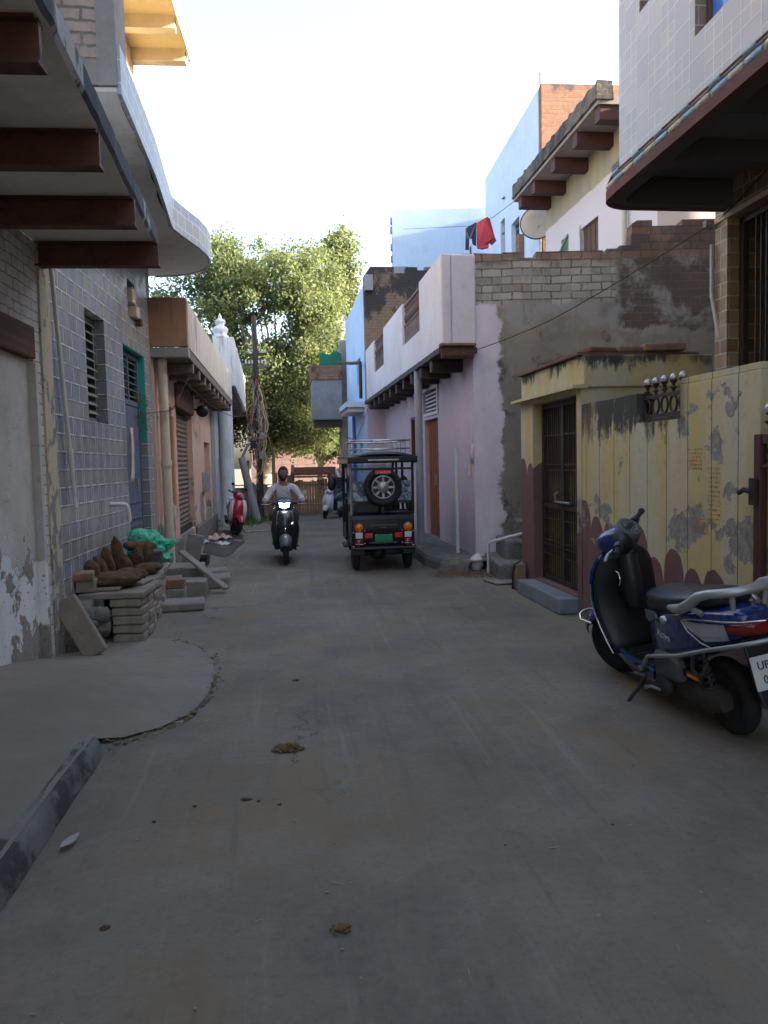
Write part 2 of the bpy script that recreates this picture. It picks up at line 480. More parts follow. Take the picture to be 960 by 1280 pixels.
    R_['teal'] = plaster('teal_paint', (.03,.36,.30), (.025,.28,.24), (.10,.22,.19), .3)
    R_['pvc'] = paint('old_white_pipe', (.60,.60,.58), .5, 0, 0, .4, (.28,.26,.23))
    R_['pvc_cream'] = paint('cream_drain_pipe', (.52,.45,.36), .6, 0, 0, .6, (.20,.15,.10), scale=4)
    R_['louver'] = paint('dusty_green_slat', (.16,.20,.17), .6, 0, 0, .5)
    R_['dark'] = plain('dark_inside', (.012,.012,.013), .95)  # near-black; behind openings it stands in for the shade indoors
    R_['steel_blue'] = paint('steel_blue_door', (.085,.11,.17), .5, 0, 0, .5)
    R_['salmon'] = plaster('salmon_limewash', (.56,.36,.27), (.62,.44,.35), (.33,.26,.22), .5, .25, (.20,.16,.13), (.27,.24,.20), (.585,.63), 1.1, barez=(.3,1.25,.16))
    R_['rust_panel'] = plaster('rust_brown_panel', (.36,.195,.12), (.28,.165,.11), (.13,.08,.06), .6, .6, (.10,.06,.045))
    R_['parapet'] = plaster('stained_cream_parapet', (.55,.52,.47), (.47,.43,.38), (.40,.32,.26), .35, .72, (.045,.05,.06), None, scale=.9)
    R_['joist'] = wood('dark_stone_joist', (.20,.165,.14), (.12,.10,.085), 'x')
    R_['shutter'] = paint('brown_shutter_steel', (.17,.125,.09), .6, 0, 0, .6, (.07,.05,.035))
    R_['white_lime'] = plaster('white_limewash', (.60,.61,.63), (.50,.52,.55), (.35,.34,.33), .4, .55, (.14,.13,.13), None, scale=.8)
    # right side
    R_['yellow'] = None
    R_['white_tile'] = None
    M = Mat('pale_relief_wall_tile')
    w, h = .19, .19
    u = (M.x + M.y)/w; v = M.z/h
    colu = u.floor(); v2 = v + colu.mod(2.0)*.5 + M.white(M.vec(colu, 1.0, 1.0))*.0
    rr = M.white(M.vec(colu, v2.floor(), 3.0))
    fu = u.frac(); fv = v2.frac()
    split = rr.gt(.62)
    fv2 = (fv*2.0).frac()
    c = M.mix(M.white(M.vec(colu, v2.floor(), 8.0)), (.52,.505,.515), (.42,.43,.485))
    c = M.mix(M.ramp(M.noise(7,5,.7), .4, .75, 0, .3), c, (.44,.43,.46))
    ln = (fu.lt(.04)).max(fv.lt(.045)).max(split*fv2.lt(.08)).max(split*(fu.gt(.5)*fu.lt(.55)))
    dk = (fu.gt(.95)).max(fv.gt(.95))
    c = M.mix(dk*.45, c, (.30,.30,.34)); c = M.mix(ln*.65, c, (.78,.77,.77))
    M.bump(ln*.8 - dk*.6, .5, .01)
    R_['white_tile'] = M.set(c, .45)
    M = Mat('brown_stone_tile')
    bc, f = M.brick(.17, .12, .006, None, None)
    wn = M.white(M.vec(((M.x+M.y)/.17 + (M.z/.12).floor().mod(2.0)*.5).floor(), (M.z/.12).floor(), 1.0))
    c = M.mix(wn, (.20,.115,.060), (.36,.26,.155))
    c = M.mix(f, c, (.50,.45,.36)); c = M.mix(M.ramp(M.noise(9,6,.7), .45, .75, 0, .5), c, (.09,.06,.04))
    M.bump(f*-1.0 + M.noise(14,5,.7)*.6, .8, .012)
    R_['stone_tile'] = M.set(c, .55)
    M = Mat('buff_brick_tile')
    bc, f = M.brick(.15, .085, .006)
    wn = M.white(M.vec(((M.x+M.y)/.15 + (M.z/.085).floor().mod(2.0)*.5).floor(), (M.z/.085).floor(), 1.0))
    c = M.mix(wn, (.38,.34,.24), (.26,.23,.17)); c = M.mix(wn.gt(.85), c, (.08,.04,.03)); c = M.mix(f, c, (.05,.04,.035))
    R_['buff_tile'] = M.set(c, .6)
    R_['maroon_edge'] = paint('maroon_slab_paint', (.125,.040,.034), .7, 0, 0, .3)
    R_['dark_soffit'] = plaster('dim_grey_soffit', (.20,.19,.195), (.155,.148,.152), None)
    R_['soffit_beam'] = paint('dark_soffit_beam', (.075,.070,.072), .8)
    R_['cap_blue'] = paint('pale_blue_cap', (.35,.46,.55), .5)
    R_['cap_cream'] = paint('cream_cap', (.60,.52,.40), .5)
    R_['iron'] = paint('dark_brown_iron', (.040,.024,.020), .5, .2, 0, .5, (.09,.07,.05))
    R_['iron_rust'] = paint('maroon_iron', (.085,.028,.024), .5, .1, 0, .4, (.05,.035,.03))
    R_['glass_blue'] = plain('blue_window_glass', (.10,.25,.75), .08, 0, spec=.8)
    R_['wood_brown'] = wood('brown_window_wood', (.15,.08,.05), (.09,.05,.03))
    R_['pink'] = plaster('pink_lilac_wash', (.57,.44,.49), (.54,.45,.51), (.42,.36,.42), .4, .16, (.30,.26,.29), (.62,.60,.62), (.61,.66), .7, crack=.25)
    R_['pink_white'] = plaster('whitish_pink_parapet', (.66,.60,.61), (.60,.54,.56), (.45,.38,.40), .35, .15, (.25,.22,.22), None, scale=.8, crack=.3)
    # side wall of the pink house: lilac strip, whitewashed brick band, bare render, dark brick
    M = Mat('patched_side_wall')
    n = M.noise(1.3, 7, .66); nn = (M.noise(2.2, 6, .65)-.5)
    bc, f = M.brick(.28, .108, .010, M.x + M.y + nn*.06 + (M.noise(13,4,.6)-.5)*.05, M.z + nn*.05 + (M.noise(12,4,.6,M.vec(M.x+2.0,M.y,M.z))-.5)*.034)
    f = f*M.ramp(M.noise(5,5,.7,M.vec(M.x+8.0,M.y,M.z)), .3, .55, .2, 1.0)
    rnd = M.white(M.vec(((M.x+M.y)/.28 + (M.z/.108).floor().mod(2.0)*.5).floor(), (M.z/.108).floor(), 1.0))
    cem = M.mix(M.ramp(M.noise(1.1, 7, .66), .32, .7), (.27,.245,.20), (.185,.168,.14))
    cem = M.mix(M.ramp(M.noise(1.4,6,.66,M.vec(M.x-3.0,M.y,M.z)) + M.ramp(M.z, 2.9, 3.7, 0, .22), .60, .70, 0, .8), cem, (.30,.295,.28))
    cem = M.mix(M.ramp(M.noise(1.6,6,.65,M.vec(M.x*5,M.y*5,M.z*.6)), .55, .72, 0, .45), cem, (.09,.085,.075))
    cem = M.mix(M.ramp(M.noise(1.9, 7, .7, M.vec(M.x+4.0, M.y, M.z)), .56, .64, 0, .75), cem, (.06,.058,.052))
    lil = M.mix(M.ramp(n, .3, .7), (.56,.46,.52), (.66,.62,.66))
    wbr = M.mix(f, M.mix(rnd, (.42,.40,.36), (.26,.235,.20)), (.12,.11,.095))
    wbr = M.mix(M.ramp(M.noise(2.5,7,.72), .5, .68, 0, .6), wbr, (.09,.08,.07))
    dbr = M.mix(f, M.mix(rnd, (.145,.098,.075), (.095,.08,.068)), (.14,.128,.11))
    dbr = M.mix(M.ramp(M.noise(3,7,.72), .42, .68, 0, .6), dbr, (.085,.075,.062))
    edge = M.x + nn*.55
    col = M.mix(M.ramp(edge, .36, .42), lil, cem)
    kz = M.z + nn*.5 + (M.noise(6,5,.7)-.5)*.22
    wbr = M.mix(M.ramp(M.noise(2.1,7,.72,M.vec(M.x-8.0,M.y,M.z)), .54, .62, 0, .85), wbr, cem)
    kb = M.ramp(kz, 3.70, 3.76)*M.ramp(edge, .02, .06)*M.ramp(edge, 1.95, 2.05, 1, 0)
    col = M.mix(kb, col, wbr)
    kd = M.ramp(kz - edge*.0, 3.30, 3.36)*M.ramp(edge, 2.0, 2.12)
    col = M.mix(kd*M.ramp(M.noise(1.9,7,.72,M.vec(M.x+6.0,M.y,M.z)), .62, .48), col, dbr)
    top = M.ramp(kz, 4.22, 4.36)*M.ramp(edge, .02, .06)
    col = M.mix(top*.75, col, M.mix(f, M.mix(rnd, (.26,.12,.07), (.10,.08,.065)), (.07,.06,.05)))
    M.bump((f*-1.0)*(kb.max(kd)) + M.noise(12,5,.7)*.5 + n*.4, .7, .013)
    R_['side_wall'] = M.set(col, .92)
    R_['ragbrick'] = brickmat('soot_stained_brick', (.34,.16,.085), (.25,.125,.075), (.16,.13,.105), .23, .078, .010, (.035,.033,.032), (.52,.66), .85)
    R_['ragbrick_top'] = brickmat('black_topped_brick', (.30,.17,.10), (.26,.17,.11), (.15,.12,.10), .23, .078, .009, (.03,.03,.032), (.58,.70), .9, top=(4.6,6.0,.20))
    R_['tower_brick'] = brickmat('orange_tower_brick', (.33,.155,.09), (.25,.13,.08), (.20,.165,.14), .25, .085, .010, (.05,.045,.045), (.60,.72), .8, top=(8.9,9.7,.18))
    R_['black_brick'] = brickmat('black_weathered_brick', (.15,.12,.095), (.10,.085,.075), (.17,.155,.13), .20, .07, .012, (.025,.025,.026), (.46,.62), .9)
    R_['joist_dark'] = wood('sooty_joist', (.07,.055,.05), (.04,.033,.03), 'x')
    R_['sky_white'] = plaster('pale_blue_white_wash', (.66,.73,.82), (.61,.69,.80), (.45,.50,.57), .3, .12, (.3,.33,.37))
    R_['pale_blue'] = plaster('pale_sky_blue_wash', (.50,.62,.76), (.45,.57,.72), (.36,.43,.52), .3, .14, (.3,.34,.4))
    R_['blue_wash'] = plaster('light_blue_wash', (.52,.65,.84), (.46,.60,.82), (.30,.38,.55), .3, .14, (.2,.24,.33), crack=.25)
    R_['cream_old'] = plaster('stained_cream_wall', (.52,.45,.32), (.46,.40,.30), (.30,.25,.18), .4, .35, (.24,.20,.14))
    R_['maroon_beam'] = paint('dull_maroon_beam', (.078,.030,.027), .7)
    R_['grey_soffit2'] = plaster('brownish_soffit', (.34,.28,.25), (.28,.24,.22), None)
    R_['slate'] = plain('grey_slate', (.25,.26,.28), .8)
    # yellow compound: groove lines, scalloped maroon dado, flaked patches, black mould below the coping
    def yel(name, dado, grooves, mould, mdepth=.42, mrange=None, mseed=0.0):
        M = Mat(name)
        u = M.x + M.y
        sv = M.vec(M.x*3, M.y*3, M.z*.5)
        pale = M.ramp(M.noise(.9, 5, .6, sv), .42, .62)
        c = M.mix(pale, (.53,.425,.20), (.51,.475,.35))
        c = M.mix(M.ramp(M.noise(11,6,.7), .45, .8, 0, .4), c, (.28,.22,.11))
        c = M.mix(M.ramp(M.noise(1.6, 6, .66, M.vec(M.x*4, M.y*4, M.z*.8)), .56, .7, 0, .5), c, (.36,.37,.34))
        rel = M.noise(26,5,.7)*.5
        if dado:
            wv = .27
            q = (u + (M.noise(1.3,2,.5)-.5)*.10)/wv; fu = (q.frac()-.5)*wv
            hh = M.white(M.vec(q.floor(), 4.0, 2.0))*.20 + dado + (u*.20).max(-.48)
            rr = wv*.5
            arch = hh - rr + (rr*rr*1.02 - fu*fu).max(0.0).sqrt()*1.35 - rr*.5
            k = M.z.lt(arch + M.noise(9,5,.65)*.07)
            mar = M.mix(M.noise(6,5,.7), (.13,.052,.050), (.19,.10,.09))
            c = M.mix(k, c, mar)
        fl = M.noise(1.7, 7, .64, M.vec(M.x+2.2, M.y+6.1, M.z*1.2)) + M.ramp((M.z-.92).abs(), .05, .50, .13, -.03) + M.ramp(M.y, -.4, -.2, 0, -.06)
        kf = M.ramp(fl, .60, .625)
        cem = M.mix(M.ramp(M.noise(17,6,.75), .3, .72), (.33,.32,.29), (.17,.16,.145))
        c = M.mix(kf, c, cem); rel = rel - kf*.8
        gk = M.ramp(M.z + (M.noise(3.2,6,.7)-.5)*.35, .0, .32, .75, 0)
        c = M.mix(gk, c, M.mix(M.noise(12,5,.7), (.10,.085,.07), (.22,.195,.16)))
        if mould:
            mz = M.ramp(M.z, mould-mdepth, mould+.02, -.04, .27)
            mn = M.noise(1.3, 7, .72, M.vec(M.x*5.5, M.y*5.5, M.z*.85))*.6 + M.noise(4.5, 7, .75)*.4
            mk_ = M.ramp(mn + mz, .64, .73, 0, .95)
            mk_ = mk_*(M.ramp(M.noise(1.1,4,.6,M.vec(M.x+mseed,M.y+mseed,M.z*.4)), .40, .54) if not mrange else M.ramp(M.y, mrange[0]-.25, mrange[0])*M.ramp(M.noise(1.3,4,.6,M.vec(M.x,M.y,M.z*.3)), .30, .45))
            c = M.mix(mk_, c, (.026,.027,.025))
        if grooves:
            g = ((u/grooves).frac()-.5).abs().lt(.017)
            c = M.mix(g*.85, c, (.09,.06,.02)); rel = rel - g*1.5
        M.bump(rel, .6, .012)
        return M.set(c, .85)
    R_['yellow'] = yel('yellow_limewash_dado', 1.02, .30, 2.03, .80, (-1.75,))
    R_['yellow_plain'] = yel('yellow_limewash', 0, 0, 2.55, .40, None, 3.7)
    R_['yellow_jamb'] = yel('yellow_limewash_jamb', .98, 0, 0)
    R_['coping_red'] = paint('red_brown_coping', (.17,.075,.055), .9, dirt=.6)
    R_['loose_brick'] = concrete('loose_brick_clay', (.28,.16,.11), (.19,.12,.09), 6, .95, .6)
    R_['grey_brick'] = concrete('weathered_grey_brick', (.31,.28,.23), (.19,.17,.145), 7, .95, .7)
    R_['stone_slab'] = concrete('sandstone_slab', (.27,.235,.20), (.17,.15,.13), 4, .92, .6)
    R_['rubble'] = concrete('rubble_mortar', (.20,.185,.16), (.09,.085,.075), 7, .96, .9, (.30,.27,.23), (.55,.7), .7)
    R_['dung'] = concrete('dry_dung', (.125,.074,.036), (.050,.030,.016), 11, .98, 1.6, (.14,.09,.04), (.52,.75), .6)
    R_['dung_fresh'] = concrete('ochre_dung', (.20,.125,.035), (.08,.05,.02), 14, .95, 1.0)
    M = Mat('green_plastic_sack')
    n = M.noise(9, 6, .65, None, .6)
    c = M.mix(M.ramp(n, .35, .7), (.015,.32,.17), (.05,.46,.28))
    M.bump(n + (M.noise(13,4,.6)-.5).abs()*2.2 + M.noise(40,4,.6)*.3, .9, .02)
    R_['sack'] = M.set(c, .33)
    R_['rubber'] = concrete('tyre_rubber', (.016,.016,.017), (.009,.009,.009), 9, .8, .3, (.04,.036,.032), (.55,.75), .4)
    R_['black_pl'] = paint('black_moulded_plastic', (.011,.012,.015), .36, 0, 0, .25, (.035,.033,.03))
    R_['seat'] = paint('black_seat_vinyl', (.010,.010,.013), .34, 0, 0, .35, (.035,.033,.031))
    R_['chrome'] = plain('bright_steel', (.62,.62,.63), .22, 1.0)
    R_['steel'] = paint('dull_steel', (.36,.36,.37), .4, .8, 0, .3)
    R_['alloy'] = paint('silver_paint', (.42,.43,.44), .35, .6, 0, .3)
    R_['engine'] = paint('grimy_engine', (.055,.050,.046), .65, .4, 0, .8, (.045,.030,.018))
    R_['grey_box'] = paint('grey_air_box', (.075,.078,.085), .55, 0, 0, .4)
    R_['red_lens'] = plain('red_lens', (.16,.008,.012), .12, 0, spec=.7)
    R_['amber'] = plain('amber_lens', (.75,.18,.02), .12, 0, spec=.7)
    R_['clear_lens'] = plain('clear_lens', (.26,.27,.29), .08, 0, spec=.8)
    R_['white_lens'] = plain('white_lens', (.60,.62,.60), .15, 0)
    R_['plate'] = paint('white_number_plate', (.55,.56,.54), .5, 0, 0, .4, (.3,.28,.25))
    R_['plate_green'] = paint('green_number_plate', (.012,.22,.085), .5)
    R_['ink'] = plain('black_ink', (.012,.012,.012), .5)
    R_['badge'] = plain('silver_badge', (.55,.56,.58), .3, .7)
    R_['lamp_on'] = plain('lit_headlamp', (.9,.9,.95), .2, 0, (.92,.96,1.0), 5.0)
    R_['drl'] = plain('lit_position_lamp', (.8,.85,.9), .2, 0, (.9,.95,1.0), 1.1)
    R_['drl_off'] = plain('silver_trim_line', (.45,.48,.52), .25, .5)
    R_['grass'] = paint('verge_grass', (.06,.17,.02), .9, dirt=.5, dirtcol=(.12,.14,.03), scale=3)
mk()
# ------------------------------------------------------------------ setting: ground, lane, apron
g = MB(); g.add([(-260,-60,-.012),(260,-60,-.012),(260,420,-.012),(-260,420,-.012)], [(0,1,2,3)])
tag(g.build('ground', R_['earth']), kind='structure')
g = MB()
nx, ny = 40, 80
vs = []
for j in range(ny+1):
    y = -4 + 34*j/ny
    for i in range(nx+1):
        x = -6.5 + 13*i/nx
        vs.append((x - max(0, y-8)*.10, y, .006*mnoise.noise(Vector((x*.6, y*.4, 0))) - .004))
g.add(vs, [(j*(nx+1)+i, j*(nx+1)+i+1, (j+1)*(nx+1)+i+1, (j+1)*(nx+1)+i) for j in range(ny) for i in range(nx)], 0, True)
tag(g.build('road', R_['road']), kind='structure')

LA = Vector((-2.62, 5.97, 0)); LRZ = radians(5.0)
def Lw(s, t, z=0.0):
    return Vector((LA.x + t*cos(LRZ) - s*sin(LRZ), LA.y + t*sin(LRZ) + s*cos(LRZ), z))

# raised cement apron in front of the near left house
bnd = [(-1.36,1.0,.125),(-1.38,2.0,.125),(-1.41,2.67,.125),(-1.50,3.4,.12),(-1.555,3.95,.115),(-1.60,4.10,.085),(-1.66,4.16,.035),
       (-1.50,4.24,.012),(-1.33,4.40,.010),(-1.22,4.66,.009),(-1.20,5.0,.009),(-1.24,5.4,.009),(-1.36,5.9,.012),(-1.60,6.4,.010),(-1.95,6.75,.008)]
g = MB(); K = 14; vs = []
for i, (x, y, z) in enumerate(bnd):
    xw = -2.62 - .0875*(y-5.97) - .05
    for k in range(K+1):
        f = k/K
        xx = x + (xw-x)*f
        zw = .235 if y < 5.05 else max(.012, .235 - .20*(y-5.05))
        zz = z + (zw - z)*f
        zz += .006*mnoise.noise(Vector((xx*2, y*2, 0)))*(1 if k else .3)
        vs.append((xx + (.012*mnoise.noise(Vector((y*4,1,0))) if k == 0 else 0), y, zz))
g.add(vs, [(i*(K+1)+k, i*(K+1)+k+1, (i+1)*(K+1)+k+1, (i+1)*(K+1)+k) for i in range(len(bnd)-1) for k in range(K)], 0, True)
ap = g.build('apron_pavement', R_['apron']); tag(ap, kind='structure')
g = MB(); v0 = []
ks = []
for i in range(25):
    f = i/24; y = 1.0 + 3.12*f
    j = max(q for q in range(len(bnd)-1) if bnd[q][1] <= y+1e-6)
    a, b = bnd[j], bnd[j+1]; t = (y-a[1])/(b[1]-a[1])
    ks.append((a[0]+(b[0]-a[0])*t, y, a[2]+(b[2]-a[2])*t))
rings = []
for (x, y, z) in ks:
    n = mnoise.noise(Vector((y*5, 0, 2)))*.012; n2 = mnoise.noise(Vector((y*11, 3, 2)))*.008
    rings.append([(x-.10, y, z+.004), (x-.03+n2, y, z+.006), (x+.015+n, y, z-.012+n2), (x+.03+n, y, z*.5), (x+.045+n, y, .002)])
for r in rings: pass
nr = len(rings)
g.add([p for r in rings for p in r], [(i*5+k, i*5+k+1, (i+1)*5+k+1, (i+1)*5+k) for i in range(nr-1) for k in range(4)], 0, True)
tag(g.build('kerb', R_['kerb']), kind='structure')
# crack filled with straw dust along the apron edge
g = MB(); pts = [Vector(b) for b in bnd[6:15]]
dense = []
for a, b in zip(pts, pts[1:]):
    for i in range(8): dense.append(a.lerp(b, i/8))
vs = []; fs = []
for i, p in enumerate(dense):
    d = (dense[min(i+1,len(dense)-1)] - dense[max(i-1,0)]).normalized(); nrm = Vector((d.y,-d.x,0))
    w = .018 + .030*abs(mnoise.noise(Vector((i*.31,2,5)))) + (.05 if i < 10 else .012)*abs(mnoise.noise(Vector((i*.7,9,1))))
    c = p + nrm*(.02+.015*mnoise.noise(Vector((i*.4,4,4))))
    w *= max(0.0, min(1.6, .9+2.2*mnoise.noise(Vector((i*.23,7,3)))))
    vs += [tuple(c + nrm*w*1.3 + Vector((0,0,.002-p.z))), tuple(c + nrm*w*.2 + Vector((0,0,.004+.003*mnoise.noise(Vector((i*1.3,0,0)))))), tuple(c - nrm*w*.5 + Vector((0,0,.001)))]
for i in range(len(dense)-1):
    for k in range(2): fs.append((i*3+k, i*3+k+1, (i+1)*3+k+1, (i+1)*3+k))
g.add(vs, fs, 0, True)
rd = random.Random(21)
g = MB()
for i in range(230):
    j = rd.random()*(len(dense)-1); a = dense[int(j)].lerp(dense[min(len(dense)-1,int(j)+1)], j % 1)
    wd_ = .05*(.3+abs(mnoise.noise(Vector((j*.17,7,3))))*1.6)*(1.8 if j < 14 else .8)
    q = Vector((a.x+rd.gauss(0,1)*wd_+.02, a.y+rd.gauss(0,1)*wd_-.02, .006 if rd.random()<.6 else .014)); r_ = rd.uniform(.003,.012)
    rock(g, q, r_*rd.uniform(.8,2), r_*rd.uniform(.8,1.6), r_*.28, i % 60, 6, 4, .3)
tag(g.build('straw_dust', R_['dust']), 'thin line of straw dust in the crack beside the raised apron', 'dust', kind='stuff')

# ------------------------------------------------------------------ near left house
H1 = thing('brick_house', 'whitewashed brick house with red steel beams under its concrete balcony, nearest on the left', 'house', Lw(-1.5,0), LRZ)
o_ = 1.5   # local s offset
w = MB()
w.wall(-14+o_, .02+o_, 0, 3.26, [(-1.4+o_, -.135+o_, 0, 2.60)], -.34, 0, 'y')
w.box(-4.5, -.34, -14+o_, .22+o_, 3.2, 3.26)
w.box(-.30, -.06, -14+o_, -.2+o_, 3.45, 7.2); w.box(-4.5, -.30, -.45+o_, -.2+o_, 3.45, 7.2); w.box(-4.5,-.30,-14+o_,-13.8+o_,0,7.2)
w.wall(-4.5, -.34, 0, 3.2, [], .0+o_, .2+o_, 'x')
w.build('wall', R_['wash_brick'], H1)
w = MB(); w.box(-.28, -.045, -1.4+o_, -.135+o_, 0, 2.36)
w.build('blocked_doorway', R_['peel'], H1, bevel=.006)
w = MB(); w.box(-.20, .012, -1.6+o_, -.11+o_, 2.36, 2.60)
w.build('lintel', R_['lintel'], H1, bevel=.008)
w = MB()
rr_ = []
for i in range(30):
    z = 3.27*i/29
    n = .010*mnoise.noise(Vector((z*5,0,0)))
    rr_.append([(-.3,-.13+o_+n*2.2,z),(.010+n*.5,-.13+o_+n*2.2,z),(.014+n*.5,-.06+o_,z)])
w2 = MB()
w2.loft([[(-.2,.02+o_,z_),(.016+.004*mnoise.noise(Vector((z_*7,1,1))),.02+o_+.010*mnoise.noise(Vector((z_*6,2,2))),z_),(.016+.004*mnoise.noise(Vector((z_*7,5,1))),.25+o_+.012*mnoise.noise(Vector((z_*6,4,2))),z_),(-.2,.25+o_,z_)] for z_ in [3.27*i/40 for i in range(41)]], 0, False)
w2.build('corner_pier', R_['pier_cream'], H1)
# plastered strip round the doorway edge
w = MB()
w.loft([[(-.05,-.137+o_,z_),(.012,-.137+o_,z_),(.013,-.085+o_+.02*mnoise.noise(Vector((z_*3,2,7))),z_),(-.05,-.085+o_,z_)] for z_ in [2.33*i/30 for i in range(31)]], 0, False)
w.build('doorway_trim', R_['peel'], H1)
bl = MB()
N = 150; ring = []
for i in range(N+1):
    s = -14.0 + 14.2*i/N
    n = .012*mnoise.noise(Vector((s*6,0,3))); n2 = .010*mnoise.noise(Vector((s*9,4,3))); et = .89+.068*(.2-max(s,-4.5))
    ring.append([(.0,s+o_,3.27),(et-.017+n,s+o_,3.272+n2*.5),(et+n,s+o_,3.30),(et-.004+n2,s+o_,3.42),(et-.027+n2,s+o_,3.442+n*.6),(0,s+o_,3.44)])
bl.loft(ring, 0, False)
for i, fc in enumerate(bl.f):
    zs = [bl.v[q] for q in fc]
    if min(p[0] for p in zs) > .5: bl.m[i] = 1
ob = bl.build('balcony_slab', [R_['soffit'], R_['black_edge']], H1)
for s in (.05, -.95, -1.95, -2.97, -4.0, -5.0):
    b = MB()
    ee = .915 + .05*(.1-max(s,-4.5))
    b.box(-.1, ee, s-.014+o_, s+.014+o_, 3.09, 3.27)
    b.box(-.1, ee+.005, s-.05+o_, s+.05+o_, 3.085, 3.10)
    b.box(-.1, ee-.005, s-.05+o_, s+.05+o_, 3.255, 3.268)
    b.build('beam', R_['steel_red'], ob)

# ------------------------------------------------------------------ tiled house
H2 = thing('tiled_house', 'blue-grey tiled house with teal doorway recess and rounded tile-edged balcony, left side', 'house', Lw(2.2,0), LRZ)
o_ = -2.2
w = MB()
holes = [(1.31+o_,1.98+o_,1.98,3.04), (2.73+o_,3.82+o_,.38,2.93), (3.06+o_,3.42+o_,3.28,3.72)]
w.wall(.25+o_, 4.1+o_, 0, 4.13, holes, -.34, -.02, 'y')
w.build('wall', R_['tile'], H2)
w = MB(); w.box(-4.6,-.34,.25+o_,.4+o_,0,4.13); w.box(-4.6,-.02,4.1+o_,4.28+o_,0,4.13); w.box(-4.6,-.34,.25+o_,4.28+o_,4.0,4.13)
w.box(-4.6,-4.4,.4+o_,4.1+o_,0,4.0)
w.build('side_wall', R_['cement'], H2)
w = MB(); w.box(-.75,-.70,.45+o_,4.05+o_,.3,3.95); w.build('inner_backdrop', R_['dark'], H2)  # near-black sheet standing in for the shade behind the tiled openings
# louvred window
f = MB(); y0, y1, z0, z1 = 1.33+o_, 1.96+o_, 2.0, 3.02
for q in ((y0,y0+.04,z0,z1),(y1-.04,y1,z0,z1),(y0,y1,z0,z0+.04),(y0,y1,z1-.04,z1)): f.box(-.30,-.25,*q)
fr = f.build('window', R_['louver'], H2); fr.location = (.13,0,0)
for i in range(11):
    sl = MB(); z = z0+.07 + i*.087
    sl.add([(-.27,y0+.04,z+.05),(-.27,y1-.04,z+.05),(-.21,y1-.04,z),(-.21,y0+.04,z),(-.275,y0+.04,z+.044),(-.275,y1-.04,z+.044),(-.215,y1-.04,z-.006),(-.215,y0+.04,z-.006)],
           [(0,3,2,1),(4,5,6,7),(2,3,7,6),(0,1,5,4),(0,4,7,3),(1,2,6,5)])
    sl.build('slat', R_['louver'], fr)
# doorway
y0, y1 = 2.73+o_, 3.82+o_
w = MB(); w.box(-.30,-.024,y1-.012,y1+.001,1.86,2.925); w.box(-.30,-.024,y0,y1,2.918,2.932)
w.build('teal_reveal', R_['teal'], H2)
d = MB()
for q in ((y0,y0+.05,.4,2.9),(y1-.07,y1-.02,.4,2.9),(y0,y1,2.28,2.34),(y0+.52,y0+.56,2.34,2.9),(y0,y1,2.85,2.9)): d.box(-.26,-.20,*q)
fr = d.build('door_frame', R_['steel_blue'], H2); fr.location = (.10,0,0)
for i in range(6):
    sl = MB(); z = 2.38+i*.082
    sl.bar((-.23,y0+.04,z+.02),(-.23,y1-.05,z+.02),.05,.012,up=(.5,0,1)); sl.build('slat', R_['louver'], fr)
d = MB(); d.box(-.25,-.21,y0+.05,y1-.07,.40,2.28)
for i in range(6): d.box(-.212,-.195,y0+.09,y1-.11,.46+i*.09,.49+i*.09)
for k in range(3): d.box(-.212,-.198,y0+.1,y1-.12,1.1+k*.36,1.36+k*.36)
dd = d.build('door', R_['steel_blue'], H2, bevel=.004); dd.location = (.10,0,0)
d = MB(); d.box(-.20,-.17,y0+.7,y0+.74,1.25,1.40); d.build('handle', R_['steel'], dd)
# niche with meter boxes
for (ya, yb, za, zb, tt) in ((3.10,3.25,3.45,3.62,.03),(3.2,3.36,3.30,3.43,.05)):
    m = MB(); m.box(-.2,tt,ya+o_,yb+o_,za,zb); m.build('meter_box', R_['cream_beam'], H2, bevel=.01)
m = MB(); m.box(-.02,.05,3.40+o_,3.50+o_,3.24,3.32); m.build('switch_box', R_['lintel'], H2, bevel=.006)
# pipes
p = MB(); p.tube([(.02,.28+o_,3.9),(.02,.30+o_,3.2),(.02,.45+o_,2.3),(.022,.56+o_,1.66)], .019, 10)
p.tube([(.022,.555+o_,1.70),(.022,.57+o_,1.58)], .026, 10)
p.tube([(.022,.57+o_,1.6),(.024,.635+o_,1.20)], .019, 10)
p.build('drain_pipe', R_['pvc'], H2)
p = MB(); p.tube([(-.1,1.92+o_,1.16),(.09,1.92+o_,1.16),(.13,1.95+o_,1.15),(.145,1.97+o_,1.10),(.15,1.98+o_,.98)], .022, 10)
p.build('water_spout', R_['pvc'], H2)
# balcony slab with rounded end
out = [(-.54,.81),(1.0,.735),(2.46,.612),(2.54,.615),(2.9,.69),(3.25,.78),(3.6,.83),(3.87,.835),(4.1,.80),(4.35,.70),(4.55,.5),(4.66,.27),(4.7,0),(4.7,-.4),(-.54,-.4)]
b = MB(); b.prism([(t, s+o_) for s, t in out][::-1], lambda a, c, d: (a, c, d), 4.13, 4.16); sb = b.build('balcony', R_['soffit'], H2)
b = MB(); oo = out[:13]
rings = []
for i, (s, t) in enumerate(oo):
    a = oo[max(0,i-1)]; c = oo[min(len(oo)-1,i+1)]
    d = Vector((c[1]-a[1], c[0]-a[0], 0)).normalized(); n = Vector((d.y,-d.x,0))
    P0 = Vector((t, s+o_, 0)) + n*.012; P1 = Vector((t, s+o_, 0)) - n*.02
    rings.append([P0+Vector((0,0,4.115)), P0+Vector((0,0,4.45)), P1+Vector((0,0,4.45)), P1+Vector((0,0,4.115))])
b.loft(rings, 0, False); b.build('tiled_edge', R_['fascia_tile'], sb)
b = MB(); vs = []
